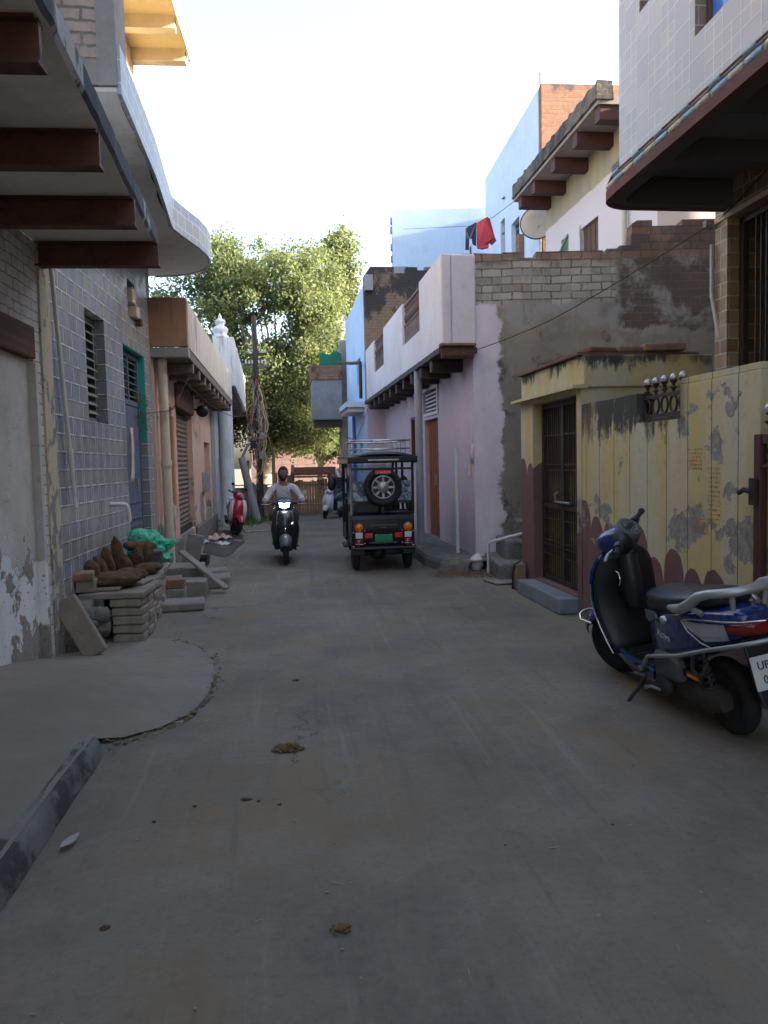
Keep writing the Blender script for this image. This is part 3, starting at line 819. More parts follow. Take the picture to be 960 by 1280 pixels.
for i in range(80):
    f = (len(oo)-1)*i/79; k0 = min(int(f), len(oo)-2); g_ = f-k0
    s = oo[k0][0]+(oo[k0+1][0]-oo[k0][0])*g_; t = oo[k0][1]+(oo[k0+1][1]-oo[k0][1])*g_
    a = oo[k0]; c = oo[k0+1]; d = Vector((c[1]-a[1], c[0]-a[0], 0)).normalized(); n = Vector((d.y,-d.x,0)); w_ = .02+.06*abs(mnoise.noise(Vector((i*.37,1,1))))*(1 if i < 50 else .3)
    p0 = Vector((t,s+o_,4.127)); vs += [p0+n*.004, p0-n*w_]
b.add(vs,[(2*i,2*i+1,2*i+3,2*i+2) for i in range(79)]); b.build('drip_line', R_['dark'], sb)
b = MB(); b.box(.22,.67,-.555+o_,-.25+o_,4.165,7.4); b.build('brick_pier', R_['wash_brick2'], H2)
b = MB(); b.box(.67,.80,-.56+o_,-.25+o_,4.165,7.4); b.box(.215,.67,-.563+o_,-.556+o_,4.165,4.33); b.build('pier_render', R_['cement'], H2)
b = MB(); b.box(-3,-.18,.4+o_,4.68+o_,4.45,9.0); b.build('upper_wall', R_['cream'], H2)
b = MB(); b.box(-.18,.54,.4+o_,4.72+o_,7.06,7.2); us = b.build('upper_balcony', R_['cream'], H2)
for s in (4.62, 3.85, 3.0, 2.1):
    b = MB(); b.box(-.18,.52,s+o_-.07,s+o_+.07,6.90,7.06); b.build('beam', R_['cream_beam'], us)
b = MB(); b.box(.54,.57,.4+o_,4.73+o_,6.98,7.25); b.build('edge_trim', R_['cream_beam'], us)

# hanging cloth and dry plant at the door
c = MB()
rings = []
for i in range(9):
    f = i/8; z = 1.98 - .62*f
    rings.append([(.02+.02*sin(k*1.7+i*.5), 2.72+.10*(k/5)+.012*sin(i*1.3+k), z) for k in range(6)])
n = 6
cl = MB(); cl.add([Lw(p[1], p[0], p[2]) for r in rings for p in r], [(i*n+k,i*n+k+1,(i+1)*n+k+1,(i+1)*n+k) for i in range(8) for k in range(n-1)], 0, True)
CLOTHM = plaster('faded_pink_cloth', (.55,.35,.33), (.60,.52,.50), None)
tag(cl.build('hanging_cloth', CLOTHM, None, solid=.006), 'faded pink cloth hanging on the tiled wall beside the teal doorway', 'cloth')
t = MB(); rng = random.Random(3)
for i in range(90):
    a = Vector(Lw(3.72+rng.uniform(-.10,.06), -.10+rng.uniform(-.05,.12), 2.35+rng.uniform(-.32,.12)))
    b_ = a + Vector((rng.uniform(-.06,.06), rng.uniform(-.06,.06), rng.uniform(-.10,.02)))
    t.bar(a, b_, .006, .003)
tag(t.build('dry_garland', paint('dried_leaf', (.13,.11,.03), .9), None), 'bunch of dried leaves hung at the teal door frame', 'garland')
# ------------------------------------------------------------------ salmon shop house
PA = Vector((-3.0, 10.28, 0)); PRZ = radians(7.25)
def Pw(s, t, z=0.0):
    return Vector((PA.x + t*cos(PRZ) - s*sin(PRZ), PA.y + t*sin(PRZ) + s*cos(PRZ), z))
H3 = thing('shop_house', 'salmon single-storey house with brown rolling shutter and stained cream parapet', 'house', PA, PRZ)
w = MB()
w.wall(-.1, 8.25, 0, 3.0, [(.28,1.42,.98,2.44),(1.88,3.95,.42,2.86),(6.0,7.1,.62,2.05)], -.28, 0, 'y')
w.build('wall', R_['salmon'], H3)
w = MB(); w.box(-4.5,-.28,-.08,.1,0,3.0); w.box(-4.5,-.28,8.05,8.25,0,3.0); w.box(-4.5,-4.3,.1,8.05,0,3.0)
w.build('side_wall', R_['cement'], H3)
w = MB(); w.box(-.9,-.85,.12,8.0,.1,2.9); w.build('inner_backdrop', R_['dark'], H3)  # shade inside the shop house, painted as a black sheet
w = MB(); w.box(-4.5,.46,-.1,8.25,2.97,3.10); sl = w.build('roof_slab', R_['joist'], H3, bevel=.01)
# parapet with slightly uneven coping
rg = []
for i in range(50):
    s = -.1 + 8.38*i/49; n = .012*mnoise.noise(Vector((s*2,3,3)))
    rg.append([(.36,s,3.095),(.47,s,3.095),(.472+n*.4,s,3.70+n),(.44,s,3.74+n),(.38,s,3.74+n),(.36,s,3.70+n)])
w = MB(); w.loft(rg, 0, False); w.build('parapet', R_['parapet'], H3)
w = MB(); w.box(-.6,.462,-.16,-.103,3.10,3.735); w.build('end_panel', R_['rust_panel'], H3, bevel=.012)
w = MB(); w.box(-.6,.468,-.15,-.0,2.965,3.088); w.build('end_slab', R_['cement'], H3, bevel=.008)
for i in range(10):
    s = .55 + i*.83
    w = MB(); w.box(-.05,.45,s-.06,s+.06,2.83,2.965); w.build('joist', R_['joist'], sl, bevel=.012)
w = MB()
n=14
oc=[]
f = MB()
for q in ((.28,.33,1.0,2.42),(1.37,1.42,1.0,2.42),(.28,1.42,1.0,1.05),(.28,1.42,1.88,1.93)): f.box(-.20,-.14,*q)
f.box(-.17,-.15,.33,1.37,1.05,2.42)
wf = f.build('window', R_['shutter'], H3)
s_ = MB(); s_.box(-.16,.03,1.34,1.46,.96,2.3); s_.box(-.16,.03,.24,1.46,2.40,2.47)
s_.build('window_surround', plaster('orange_surround', (.50,.25,.14), (.42,.22,.13)), H3, bevel=.02)
sh = MB(); k = 24
prof = []
for i in range(k*2+1):
    z = .46 + (2.44-.46)*i/(k*2)
    prof.append((-.10 + (.014 if i % 2 else -.008), z))
sh.loft([[(x, y, z) for x, z in prof] for y in (1.90, 3.93)], 0, False, False, False, False)
shu = sh.build('rolling_shutter', R_['shutter'], H3)
s_ = MB(); s_.box(-.12,-.05,1.92,3.91,.42,.52); s_.build('bottom_rail', R_['iron'], shu)
s_ = MB(); s_.box(-.2,.05,1.80,3.98,2.46,2.84); s_.build('shutter_hood', R_['lintel'], H3, bevel=.03)
s_ = MB(); s_.lathe([(.0,.0),(.09,.0),(.11,.03),(.11,.14),(.09,.17),(0,.17)], 14, Matrix.Translation((.18,4.25,2.56)) @ Matrix.Rotation(pi/2,4,'X'))
s_.bar((.0,4.2,2.6),(.16,4.2,2.58),.03); s_.build('round_lamp', R_['black_pl'], H3)
s_ = MB(); s_.box(-.27,-.12,6.0,7.1,.62,2.05); s_.build('recess_panel', plaster('orange_recess', (.50,.22,.10), (.25,.18,.14), (.15,.12,.10), .7), H3)
s_ = MB(); s_.box(-.02,.10,5.35,5.75,1.02,1.42); s_.build('meter_box', R_['steel'], H3, bevel=.015)
s_ = MB(); s_.box(-.2,.03,7.55,8.22,0,2.83); s_.build('grey_pilaster', R_['cement'], H3, bevel=.015)
p = MB(); p.tube([(.10,.02,2.96),(.10,.05,1.6),(.10,.08,.62)], .062, 12); p.tube([(.10,.05,1.62),(.10,.05,1.54)], .075, 12)
p.tube([(.10,.08,.64),(.10,.08,.54)], .075, 12); p.tube([(.10,.08,.58),(.10,.09,.0)], .062, 12)
p.build('drain_pipe', R_['pvc_cream'], H3)
p = MB()
p.box(0,.05,-.1,1.85,0,.42); p.build('plinth', R_['rubble'], H3, bevel=.02)
p = MB(); p.box(0,.05,3.98,8.2,0,.42); p.build('plinth', R_['rubble'], H3, bevel=.02)

# ------------------------------------------------------------------ white house with the round-topped pier
WA = Vector((-4.25, 18.75, 0)); WRZ = radians(8.4)
H4 = thing('white_house', 'whitewashed house with pointed pier finial and deep balcony beyond the salmon house', 'house', WA, WRZ)
w = MB(); w.wall(0, 13, 0, 3.5, [(.15,1.35,1.55,3.3),(4,5.2,0,2.1)], -.3, 0, 'y'); w.box(-4,-.3,0,.2,0,3.5); w.box(-4,-.3,12.8,13,0,3.5)
w.build('wall', R_['white_lime'], H4)
w = MB(); w.box(-.8,-.75,.3,12.7,.1,3.4); w.build('inner_backdrop', R_['dark'], H4)  # near-black sheet in place of the shaded interior under the slab
w = MB(); w.box(-.1,.012,.16,1.34,.95,1.55); w.build('lower_panel', R_['rubble'], H4)
w = MB(); w.box(-4,.66,-.15,13,3.42,3.62); sl = w.build('balcony_slab', R_['joist'], H4)
w = MB(); w.box(.55,.72,-.2,13,3.45,4.62); w.box(0.22,.56,-.2,-.05,3.45,4.62); w.build('parapet', R_['white_lime'], H4, bevel=.02)
for i in range(14):
    w = MB(); w.box(0,.6,.5+i*.9,.62+i*.9,3.28,3.42); w.build('joist', R_['joist'], sl)
c = MB()
c.tube([(.40,.75,0),(.40,.75,.6),(.40,.75,3.43)], [.20,.185,.185], 16)
col = c.build('column', R_['white_lime'], H4)
c = MB(); c.lathe([(.20,0),(.20,.05),(.15,.08),(.19,.16),(.19,.22),(.12,.28),(.09,.31),(.13,.36),(.12,.42),(.05,.47),(.035,.54),(0,.60)], 14, Matrix.Translation((.40,-.02,4.62)))
c.build('finial', R_['white_lime'], H4)
c = MB(); c.box(-.1,.42,3.4,3.55,0,1.75); c.build('low_wall', R_['white_lime'], H4, bevel=.015)

# ------------------------------------------------------------------ stone ledge, bricks, dung cakes, sack
rng = random.Random(11)
def brick_thing(name, loc, rz, dims, mat, label, cat, group=None, seed=0, rx=0, ry=0, bev=.016):
    b = MB(); lx, ly, lz = dims; n = 5
    # slightly warped block
    vs = []; idx = {}
    b.box(-lx/2,lx/2,-ly/2,ly/2,0,lz)
    for i, v in enumerate(b.v):
        q = Vector(v)*7 + Vector((seed*3.3, seed, seed*2.1))
        b.v[i] = tuple(Vector(v) + Vector((mnoise.noise(q), mnoise.noise(q+Vector((9,0,0))), mnoise.noise(q+Vector((0,9,0)))))*min(lx,ly,lz)*.10)
    o = b.build(name, mat, None, bevel=bev, seg=3)
    o.location = loc; o.rotation_euler = (rx, ry, rz)
    return tag(o, label, cat, group)
GB = 'grey bricks dry-stacked under the stone ledge'
LB = 'weathered grey brick in the dry-stacked pile under the stone ledge'
for c in range(5):                                   # front pier: two bricks a course
    for k in range(2):
        s = .74 + .25*k; t = .415
        p = Lw(s + rng.uniform(-.012,.012), t + rng.uniform(-.012,.012), .006 + c*.077)
        brick_thing('brick', p, LRZ + rng.uniform(-.06,.06) + (pi/2 if False else 0), (.27,.22,.072), R_['grey_brick'], LB, 'brick', GB, c*2+k)
for j in range(6):                                   # rubble courses running back along the outer edge
    for c in range(5):
        s = 1.24 + j*.255 + rng.uniform(-.02,.02); t = .46 - j*.028 + rng.uniform(-.015,.015)
        p = Lw(s, t, .006 + c*.077)
        brick_thing('brick', p, LRZ + radians(4) + rng.uniform(-.09,.09), (.12+rng.uniform(-.01,.03),.235,.073), R_['grey_brick'], LB, 'brick', GB, 20+j*5+c)
# ledge slabs
def slab(name, s, t, z, dims, label, rz=0, mat='stone_slab', seed=1, rx=0, ry=0, group=None, cat='slab', bev=.012):
    return brick_thing(name, Lw(s,t,z), LRZ+rz, dims, R_[mat], label, cat, group, seed, rx, ry, bev)
slab('ledge_slab', .98, .285, .392, (.56,.72,.055), 'front stone slab of the ledge, lying on the brick pier by the tiled wall', 0, seed=2)
slab('ledge_slab', 1.62, .25, .392, (.50,.62,.055), 'middle stone slab of the ledge under the standing dung cakes', .05, seed=3)
slab('ledge_slab', 2.32, .215, .392, (.44,.80,.055), 'far stone slab of the ledge under the green sack', .06, seed=4)
slab('thin_slab', .95, .16, .449, (.34,.50,.032), 'thin upper stone piece under the large flat dung cake on the ledge', .03, seed=5)
slab('thin_slab', 1.15, .42, .449, (.16,.34,.028), 'small thin stone piece at the outer edge of the ledge', -.1, seed=6)
slab('stone_beam', .98, .045, .455, (.16,.66,.10), 'squared stone block at the wall end of the ledge', .06, seed=7)
slab('stone_block', .72, .02, .557, (.20,.22,.07), 'rough reddish stone block on the wall end of the ledge', .2, 'loose_brick', seed=8)
# dung cakes
def cake(s, t, z, dims, label, rot=(0,0,0), seed=0):
    b = MB(); rock(b, (0,0,0), dims[0]/2, dims[1]/2, dims[2]/2, seed, 44, 30, .09, freq=1.7)
    rock_j = [tuple(Vector(v)*(1+.07*mnoise.noise(Vector(v)*11+Vector((seed,0,0)))+.055*mnoise.noise(Vector(v)*34+Vector((seed,4,0)))+.04*mnoise.noise(Vector(v)*90))) for v in b.v]; b.v = rock_j
    o = b.build('dung_cake', R_['dung'], None)
    o.location = Lw(s, t, z); o.rotation_euler = (rot[0], rot[1], rot[2]+LRZ)
    return tag(o, label, 'dung cake', 'dung cakes drying on the stone ledge')
cake(.92,.26,.525,(.40,.36,.13),'large round dung cake lying flat at the front of the ledge', (0,.03,.2), 1)
cake(1.30,.30,.515,(.30,.34,.12),'flat dung cake lying behind the large round one on the ledge', (0,.05,.4), 2)
cake(1.78,.36,.51,(.26,.36,.11),'oval dung cake lying flat at the outer side of the ledge', (0,0,-.3), 3)
cake(.98,.03,.60,(.15,.12,.20),'short dung cake standing lowest beside the reddish stone block', (.1,-.25,0), 4)
cake(1.22,.05,.575,(.12,.11,.29),'leaning dung cake standing second from the wall block', (.15,-.30,.1), 5)
cake(1.44,.06,.595,(.12,.11,.33),'tall dung cake standing against the tiles behind the flat ones', (.1,-.12,0), 6)
cake(1.80,.06,.63,(.13,.12,.39),'tallest dung cake standing upright at the tiled wall', (0,-.10,0), 7)
cake(1.45,.22,.56,(.12,.11,.26),'dung cake propped up in the middle of the ledge', (.2,-.05,.2), 8)
cake(1.80,.26,.59,(.12,.11,.32),'dark dung cake propped upright left of the split one', (.15,.08,0), 9)
cake(2.00,.32,.59,(.11,.11,.32),'narrow dung cake propped upright beside the white stone', (.12,.06,.3), 10)
cake(2.25,.18,.685,(.34,.26,.12),'flat dung cake lying on top of the white stone', (0,.1,.4), 11)
slab('white_stone', 2.28, .27, .447, (.26,.30,.19), 'whitish broken stone block between the dung cakes and the green sack', .3, 'kerb', 9, bev=.03)
# green sack
def sack():
    b = MB(); n, m = 90, 56; vs = []; fs = []
    for j in range(m+1):
        t = pi*j/m
        for k in range(n):
            a = 2*pi*k/n
            d = Vector((sin(t)*cos(a), sin(t)*sin(a), cos(t)))
            q = 1 + .16*mnoise.noise(d*2.0+Vector((4,1,7))) + .085*abs(mnoise.noise(d*5+Vector((1,8,3)))) + .05*mnoise.noise(d*11) - .07*abs(mnoise.noise(d*7+Vector((2,2,9)))) - .035*abs(mnoise.noise(d*17))
            p = Vector((d.x*.25*q, d.y*.30*q, d.z*.215*q*(1.0 if d.z > 0 else .85)))
            if d.z < -.55: p.z = max(p.z, -.17)
            vs.append(p)
    for j in range(m):
        for k in range(n):
            l = (k+1) % n; fs.append((j*n+k, (j+1)*n+k, (j+1)*n+l, j*n+l))
    b.add(vs, fs, 0, True)
    # twisted neck and spill
    for (c, r, sd) in (((.24,.10,.03),(.10,.07,.06),3),((.20,.04,-.12),(.12,.18,.07),5),((.31,.13,.05),(.05,.05,.04),8)):
        v2 = MB(); rock(v2, c, r[0], r[1], r[2], sd, 40, 26, .22); v2.v = [tuple(Vector(q)*(1+.05*mnoise.noise(Vector(q)*22)-.05*abs(mnoise.noise(Vector(q)*34)))) for q in v2.v]; b.add(v2.v, v2.f, 0, True)
    o = b.build('green_sack', R_['sack'], None)
    o.location = Lw(2.80,.09,.61); o.rotation_euler = (0,0,.2)
    tag(o, 'crumpled bright green plastic sack at the far end of the stone ledge', 'sack')
sack()
# leaning slab, rubble against the pier
b = brick_thing('leaning_slab', Lw(.10,.30,.03), LRZ, (.20,.06,.52), R_['stone_slab'], 'narrow grey stone slab leaning against the foot of the cream pier', 'slab', None, 14, radians(-6), radians(-30))
b = MB()
for i in range(10):
    rock(b, (rng.uniform(.0,.22), rng.uniform(.26,.60), rng.uniform(.02,.34)), rng.uniform(.06,.11), rng.uniform(.07,.12), rng.uniform(.05,.09), i, 9, 6, .28)
b.loft([[(-.05,.26,z),(.24-.3*z,.26,z),(.22-.2*z,.64,z),(-.05,.64,z)] for z in (0,.2,.40)], 0, False)
o = b.build('rubble_heap', R_['rubble'], None); o.location = LA; o.rotation_euler = (0,0,LRZ)
tag(o, 'heap of broken stone and mortar at the foot of the tiled wall', 'rubble', kind='stuff')
slab('upright_slab', .66, .165, .0, (.10,.05,.40), 'dark stone slab standing on edge between rubble heap and brick pier', .3, 'kerb', 15)
# steps beyond the ledge
slab('flat_slab', 2.20, .60, .004, (.50,.40,.085), 'large flat stone slab lying on the road beside the ledge', .12, seed=21, bev=.02)
slab('step_stone', 3.0, .30, .004, (.36,.40,.22), 'rough stone step nearest the far end of the ledge', .1, seed=22, bev=.02)
slab('step_stone', 3.05, .62, .004, (.30,.44,.19), 'grey block standing outside the rough step, under the leaning plank', .08, seed=23, bev=.015)
slab('step_stone', 2.72, .42, .004, (.30,.20,.14), 'low brick step between the ledge and the grey block', .0, 'grey_brick', 24)
slab('step_stone', 2.74, .42, .15, (.28,.19,.10), 'reddish upper brick on the low step by the ledge', .06, 'loose_brick', 25)
slab('step_stone', 3.55, .36, .004, (.60,.45,.30), 'broad stone step before the teal doorway', .1, seed=26, bev=.02)
slab('step_stone', 3.75, .78, .004, (.34,.50,.13), 'low outer stone of the doorway steps', .12, seed=27, bev=.02)
slab('step_stone', 4.35, .55, .004, (.60,.40,.13), 'far low stone by the black tub', .15, seed=28, bev=.02)
slab('door_sill', 3.28, .07, .0, (.34,1.15,.385), 'stone sill under the teal doorway', 0, 'cement_dark', 29)
b = MB(); b.bar(Lw(3.35,.42,.50), Lw(3.15,.98,.05), .13, .035); o = b.build('plank', R_['stone_slab'], None, bevel=.006)
tag(o, 'grey plank leaning from the steps down to the road', 'plank')
b = brick_thing('upright_slab', Lw(4.05,.42,.25), LRZ, (.20,.05,.40), R_['stone_slab'], 'pointed stone slab standing behind the green sack', 'slab', None, 33, 0, radians(12))
b = MB(); b.loft([[(-.12,-.15,0),(.12,-.15,0),(.12,.15,0),(-.12,.15,0)],[(-.14,-.18,.14),(.14,-.18,.14),(.14,.18,.14),(-.14,.18,.14)],[(-.13,-.16,.135),(.13,-.16,.135),(.13,.16,.135),(-.13,.16,.135)],[(-.11,-.14,.02),(.11,-.14,.02),(.11,.14,.02),(-.11,.14,.02)]], 0, False)
o = b.build('black_tub', R_['black_pl'], None, bevel=.006); o.location = Lw(4.75,.42,.135); o.rotation_euler = (0,0,LRZ)
tag(o, 'small black plastic tub on the stone by the salmon house', 'tub')

# gutter rubbish near the red scooter
def litter(p, sx, sy, sz, col, label, seed, name='litter', rough=.5, cat='litter'):
    b = MB(); n, m = 14, 8; vs = []; fs = []
    for j in range(m+1):
        for k in range(n+1):
            u, v = k/n-.5, j/m-.5
            z = abs(mnoise.noise(Vector((u*4+seed, v*4, seed*.3))))*sz*2*(1-1.6*(u*u+v*v)) + .006
            vs.append((u*sx + .1*sx*mnoise.noise(Vector((v*5,seed,1))), v*sy + .1*sy*mnoise.noise(Vector((u*5,1,seed))), z))
    for j in range(m):
        for k in range(n): fs.append((j*(n+1)+k, j*(n+1)+k+1, (j+1)*(n+1)+k+1, (j+1)*(n+1)+k))
    b.add(vs, fs, 0, True)
    o = b.build(name, plain(name+'_col%d' % seed, col, rough), None, solid=.003); o.location = p; o.rotation_euler = (0,0,seed*1.1)
    tag(o, label, cat)
litter((-3.18,15.0,0),.50,.24,.05,(.55,.55,.54),'crumpled white plastic bag on the wet gutter edge',2)
litter((-3.62,15.2,0),.28,.24,.09,(.42,.46,.55),'pale blue crumpled bag at the salmon wall foot',4)
litter((-3.45,16.0,.0),.52,.30,.11,(.50,.33,.25),'orange and white rubbish heap before the red scooter',6)
litter((-3.02,15.6,0),.30,.14,.02,(.22,.20,.17),'brown paper scrap on the wet gutter',8)
litter((-2.9,17.8,0),.7,.2,.03,(.30,.28,.25),'muddy cloth strip at the kerb beyond the red scooter',9)
b = MB(); vs = []
n = 26
for i in range(n):
    a = 2*pi*i/n; r = 1 + .5*mnoise.noise(Vector((cos(a)*1.5, sin(a)*1.5, 3)))
    vs.append((-3.22+.42*r*cos(a) - .13*(2.0*r*sin(a)), 15.5+2.0*r*sin(a), .007))
b.add(vs, [tuple(range(n))]); tag(b.build('gutter_puddle', Mat('wet_gutter').set((.045,.041,.036), .38, spec=.5)), kind='structure')

# dung, leaf, stones on the lane
b = MB(); r5_ = random.Random(5)
for i in range(70):
    a = r5_.uniform(0,2*pi); q = r5_.random()**.6; rr_q = r5_.uniform(.008,.026)*(1.15-q*.6)
    rock(b,(.085*q*cos(a), .055*q*sin(a), .026*(1-q)**.8*r5_.random()+.002), rr_q, rr_q*r5_.uniform(.6,1), rr_q*.55, i, 9, 6, .3)
o = b.build('dung_pat', R_['dung_fresh']); o.location = (-.545,4.03,.003); tag(o, 'largest fresh ochre dung pat in the middle of the lane', 'dung')
b = MB()
for i in range(34):
    a = r5_.uniform(0,2*pi); q = r5_.random()**.6; rr_q = r5_.uniform(.004,.013)*(1.15-q*.6)
    rock(b,(.036*q*cos(a), .032*q*sin(a), .010*(1-q)*r5_.random()+.001), rr_q, rr_q*r5_.uniform(.6,1), rr_q*.5, i, 8, 5, .3)
o = b.build('dung_pat', R_['dung_fresh']); o.location = (-.17,2.42,.003); tag(o, 'small ochre dung crumb on the lane nearest the camera', 'dung')
b = MB()
for (x, y, r) in ((-.96,2.46,.020),(-1.02,3.22,.013),(-.66,3.42,.026),(-.60,3.40,.012),(-.88,3.36,.014),(-.65,5.35,.03),(.92,3.1,.01),(1.55,5.1,.012),(.45,2.95,.008),(1.2,3.7,.007),(-.5,3.36,.012),(1.55,2.6,.012),(1.45,2.35,.016),(1.7,2.9,.01)):
    rock(b,(x,y,.001),r*.8,r*.55,r*.22,int(x*100+y*7)%50,9,6,.35)
tag(b.build('pebbles', R_['dung']), 'scattered small dark crumbs and pebbles on the lane surface', 'pebbles', kind='stuff')
b = MB(); vs=[]; n=8
for i in range(n+1):
    f=i/n; wv=.024*sin(pi*min(1,f*.98+.02))
    for sgn in (-1,0,1): vs.append((f*.11-.05, sgn*wv, .010+.012*f*f+(.006 if sgn else 0)))
b.add(vs,[(i*3+k,i*3+k+1,(i+1)*3+k+1,(i+1)*3+k) for i in range(n) for k in range(2)],0,True)
o=b.build('leaf', plain('pale_dry_leaf',(.30,.29,.29),.8)); o.location=(-1.305,3.02,.004); o.rotation_euler=(0,0,radians(70)); tag(o,'pale dry leaf lying at the foot of the apron kerb','leaf')
b = MB(); r3=random.Random(8)
for i in range(16):
    p=Vector((-1.48+r3.uniform(0,.4),4.2+r3.uniform(0,.5),.022)); a=r3.uniform(0,pi)
    q=p+Vector((cos(a),sin(a),.0))*r3.uniform(.02,.06); b.bar(p,q,.005,.003)
tag(b.build('straw_bits', plain('straw',(.33,.28,.17),.9)), 'few loose straws lying by the crack in the apron', 'straw', kind='stuff')
b = MB(); r4 = random.Random(77)
for i in range(150):
    x = r4.uniform(-1.1,2.0); y = r4.uniform(2.0,9.5)
    if r4.random() < .5: rock(b,(x,y,.001),r4.uniform(.003,.011),r4.uniform(.003,.008),.002,i,6,4,.4)
    else:
        a = r4.uniform(0,pi); p = Vector((x,y,.004)); b.bar(p, p+Vector((cos(a),sin(a),.02))*r4.uniform(.01,.05), r4.uniform(.002,.005), .002)
tag(b.build('road_litter', plain('pale_litter',(.30,.25,.17),.95)), 'tiny pale straws and specks scattered over the lane', 'litter', kind='stuff')
# ------------------------------------------------------------------ pink house
slope = lambda d: math.atan(d)
# street edge of its balcony: (.87,10.9) -> (-.25,19)
KA = Vector((.87, 10.9, 0)); KRZ = slope(.138)
def Kw(s, t, z=0.0):
    return Vector((KA.x + t*cos(KRZ) - s*sin(KRZ), KA.y + t*sin(KRZ) + s*cos(KRZ), z))
H5 = thing('pink_house', 'pink house with whitish curved parapet, maroon grilles and patched brick side wall', 'house', Kw(0,.46), KRZ)
dx = -.46
def kx(t): return t - .46
w = MB(); w.wall(.1, 9.3, 0, 3.15, [(2.55,3.75,.15,2.30),(2.55,3.75,2.42,2.82),(4.5,5.3,1.5,2.45)], kx(.46), kx(.72), 'y')
w.build('wall', R_['pink'], H5)
w = MB(); w.box(kx(1.1),kx(1.15),.3,9.2,.1,3.1); w.build('inner_backdrop', R_['dark'], H5)  # interior shade put into the colour of this sheet
# side wall facing the camera (its own sheet so that the pattern starts at its edge)
sw = MB()
prof = [(0,0),(3.6,0)]
top = []
x = 3.6; r5 = random.Random(4)
zt = 4.84
while x > 2.45:
    z = zt + r5.choice((0,0,.0,-.08)); top += [(x, z), (x-.21, z)]; x -= .212
top += [(2.26,4.80),(2.24,4.50),(2.08,4.50),(2.06,4.46),(1.90,4.46),(1.88,4.38)]
x = 1.84
while x > .55:
    z = 4.36 + .08*(r5.random() < .6)
    top += [(x,z),(x-.23,z)]; x -= .235
top += [(.5,4.42),(0,4.44)]
outl = prof + top
ang = math.atan2(0,1)
sw.prism(outl, lambda a,b,d: (a, d, b), 0, .22)
swo = sw.build('side_wall', R_['side_wall'], H5)
# square it to the camera side: local frame is turned, so turn this sheet back
swo.rotation_euler = (0,0,-KRZ); swo.location = (-.0, .06, 0)
# bricks lying on the broken top
# parapet: street face with two openings, tall end return
P = MB()
ztop = 4.42
segs = MB()
segs.wall(.0, 9.2, 3.12, ztop, [(1.70,3.40,3.66,4.43),(5.9,7.6,3.66,4.43)], kx(.0), kx(.14), 'y')
segs.box(kx(.14), kx(.50), .02, .16, 3.12, ztop)
segs.build('parapet', R_['pink_white'], H5, bevel=.03, seg=3)
for a in (1.72, 5.92):
    gpar = MB(); gpar.box(kx(.05),kx(.09),a,a+1.66,3.66,3.98); gpar.box(kx(.04),kx(.10),a,a+1.66,4.34,4.39); gpar.box(kx(.04),kx(.10),a,a+1.66,3.98,4.02)
    gg = gpar.build('grille', R_['iron_rust'], H5)
    b = MB()
    for i in range(13):
        y = a+.08+i*.125
        b.lathe([(.018,0),(.03,.04),(.045,.10),(.03,.17),(.018,.20),(.03,.25),(.018,.32)], 8, Matrix.Translation((kx(.07),y,4.02)))
    b.build('balusters', R_['iron_rust'], gg)
    b = MB(); b.box(kx(.16),kx(.18),a-.05,a+1.75,3.5,4.36); b.build('shade_board', R_['maroon_beam'], gg)  # dark board added in place of the shade inside the parapet
sl = MB()
rg = []
for i in range(60):
    s = -.02 + 9.2*i/59; n = .02*mnoise.noise(Vector((s*4,0,1))); n2=.02*mnoise.noise(Vector((s*5,6,1)))
    rg.append([(kx(-.05)+n,s,3.04+n2*.4),(kx(-.05)+n*.6,s,3.12+n2*.3),(kx(.5),s,3.12),(kx(.5),s,3.04)])
sl.loft(rg, 0, False); slo = sl.build('balcony_slab', R_['joist_dark'], H5)
e = MB(); e.box(kx(-.03),kx(.44),-.07,-.02,2.96,3.12); e.box(kx(.0),kx(.40),-.085,-.07,2.985,3.085)
e.build('slab_end', R_['lintel'], slo, bevel=.008)
e = MB(); e.box(kx(-.05),kx(.46),-.12,.02,3.125,3.165); e.build('slab_cap', R_['ragbrick'], slo, bevel=.01)
for i in range(10):
    s = .75 + i*.85
    j = MB(); j.box(kx(-.02),kx(.46),s-.08,s+.08,2.86,3.035); j.build('joist', R_['joist_dark'], slo, bevel=.015)
# door, vent, window, sign tablet on the street wall
d = MB(); d.box(kx(.53),kx(.58),2.6,3.7,.15,2.28)
for i in range(5): d.box(kx(.515),kx(.53),2.66+i*.21,2.70+i*.21,.2,2.25)
dd = d.build('door', wood('orange_brown_door', (.30,.10,.035), (.20,.065,.03)), H5)
d = MB(); d.box(kx(.50),kx(.53),3.05,3.11,1.1,1.3); d.build('handle', R_['steel'], dd)
v = MB(); v.box(kx(.44),kx(.47),2.45,3.85,2.36,2.42); v.box(kx(.43),kx(.47),2.45,3.85,2.82,2.87); v.box(kx(.43),kx(.47),2.45,2.53,2.42,2.82); v.box(kx(.43),kx(.47),3.77,3.85,2.42,2.82)
vv = v.build('vent', R_['pink_white'], H5)
for i in range(5):
    q = MB(); q.box(kx(.48),kx(.52),2.55,3.75,2.46+i*.072,2.492+i*.072); q.build('slat', R_['pink_white'], vv)
f = MB()
for q in ((4.5,4.56,1.5,2.45),(5.24,5.3,1.5,2.45),(4.5,5.3,1.5,1.56),(4.5,5.3,2.39,2.45)): f.box(kx(.47),kx(.54),*q)
f.box(kx(.55),kx(.57),4.56,5.24,1.56,2.39)
f.build('window', R_['wood_brown'], H5)
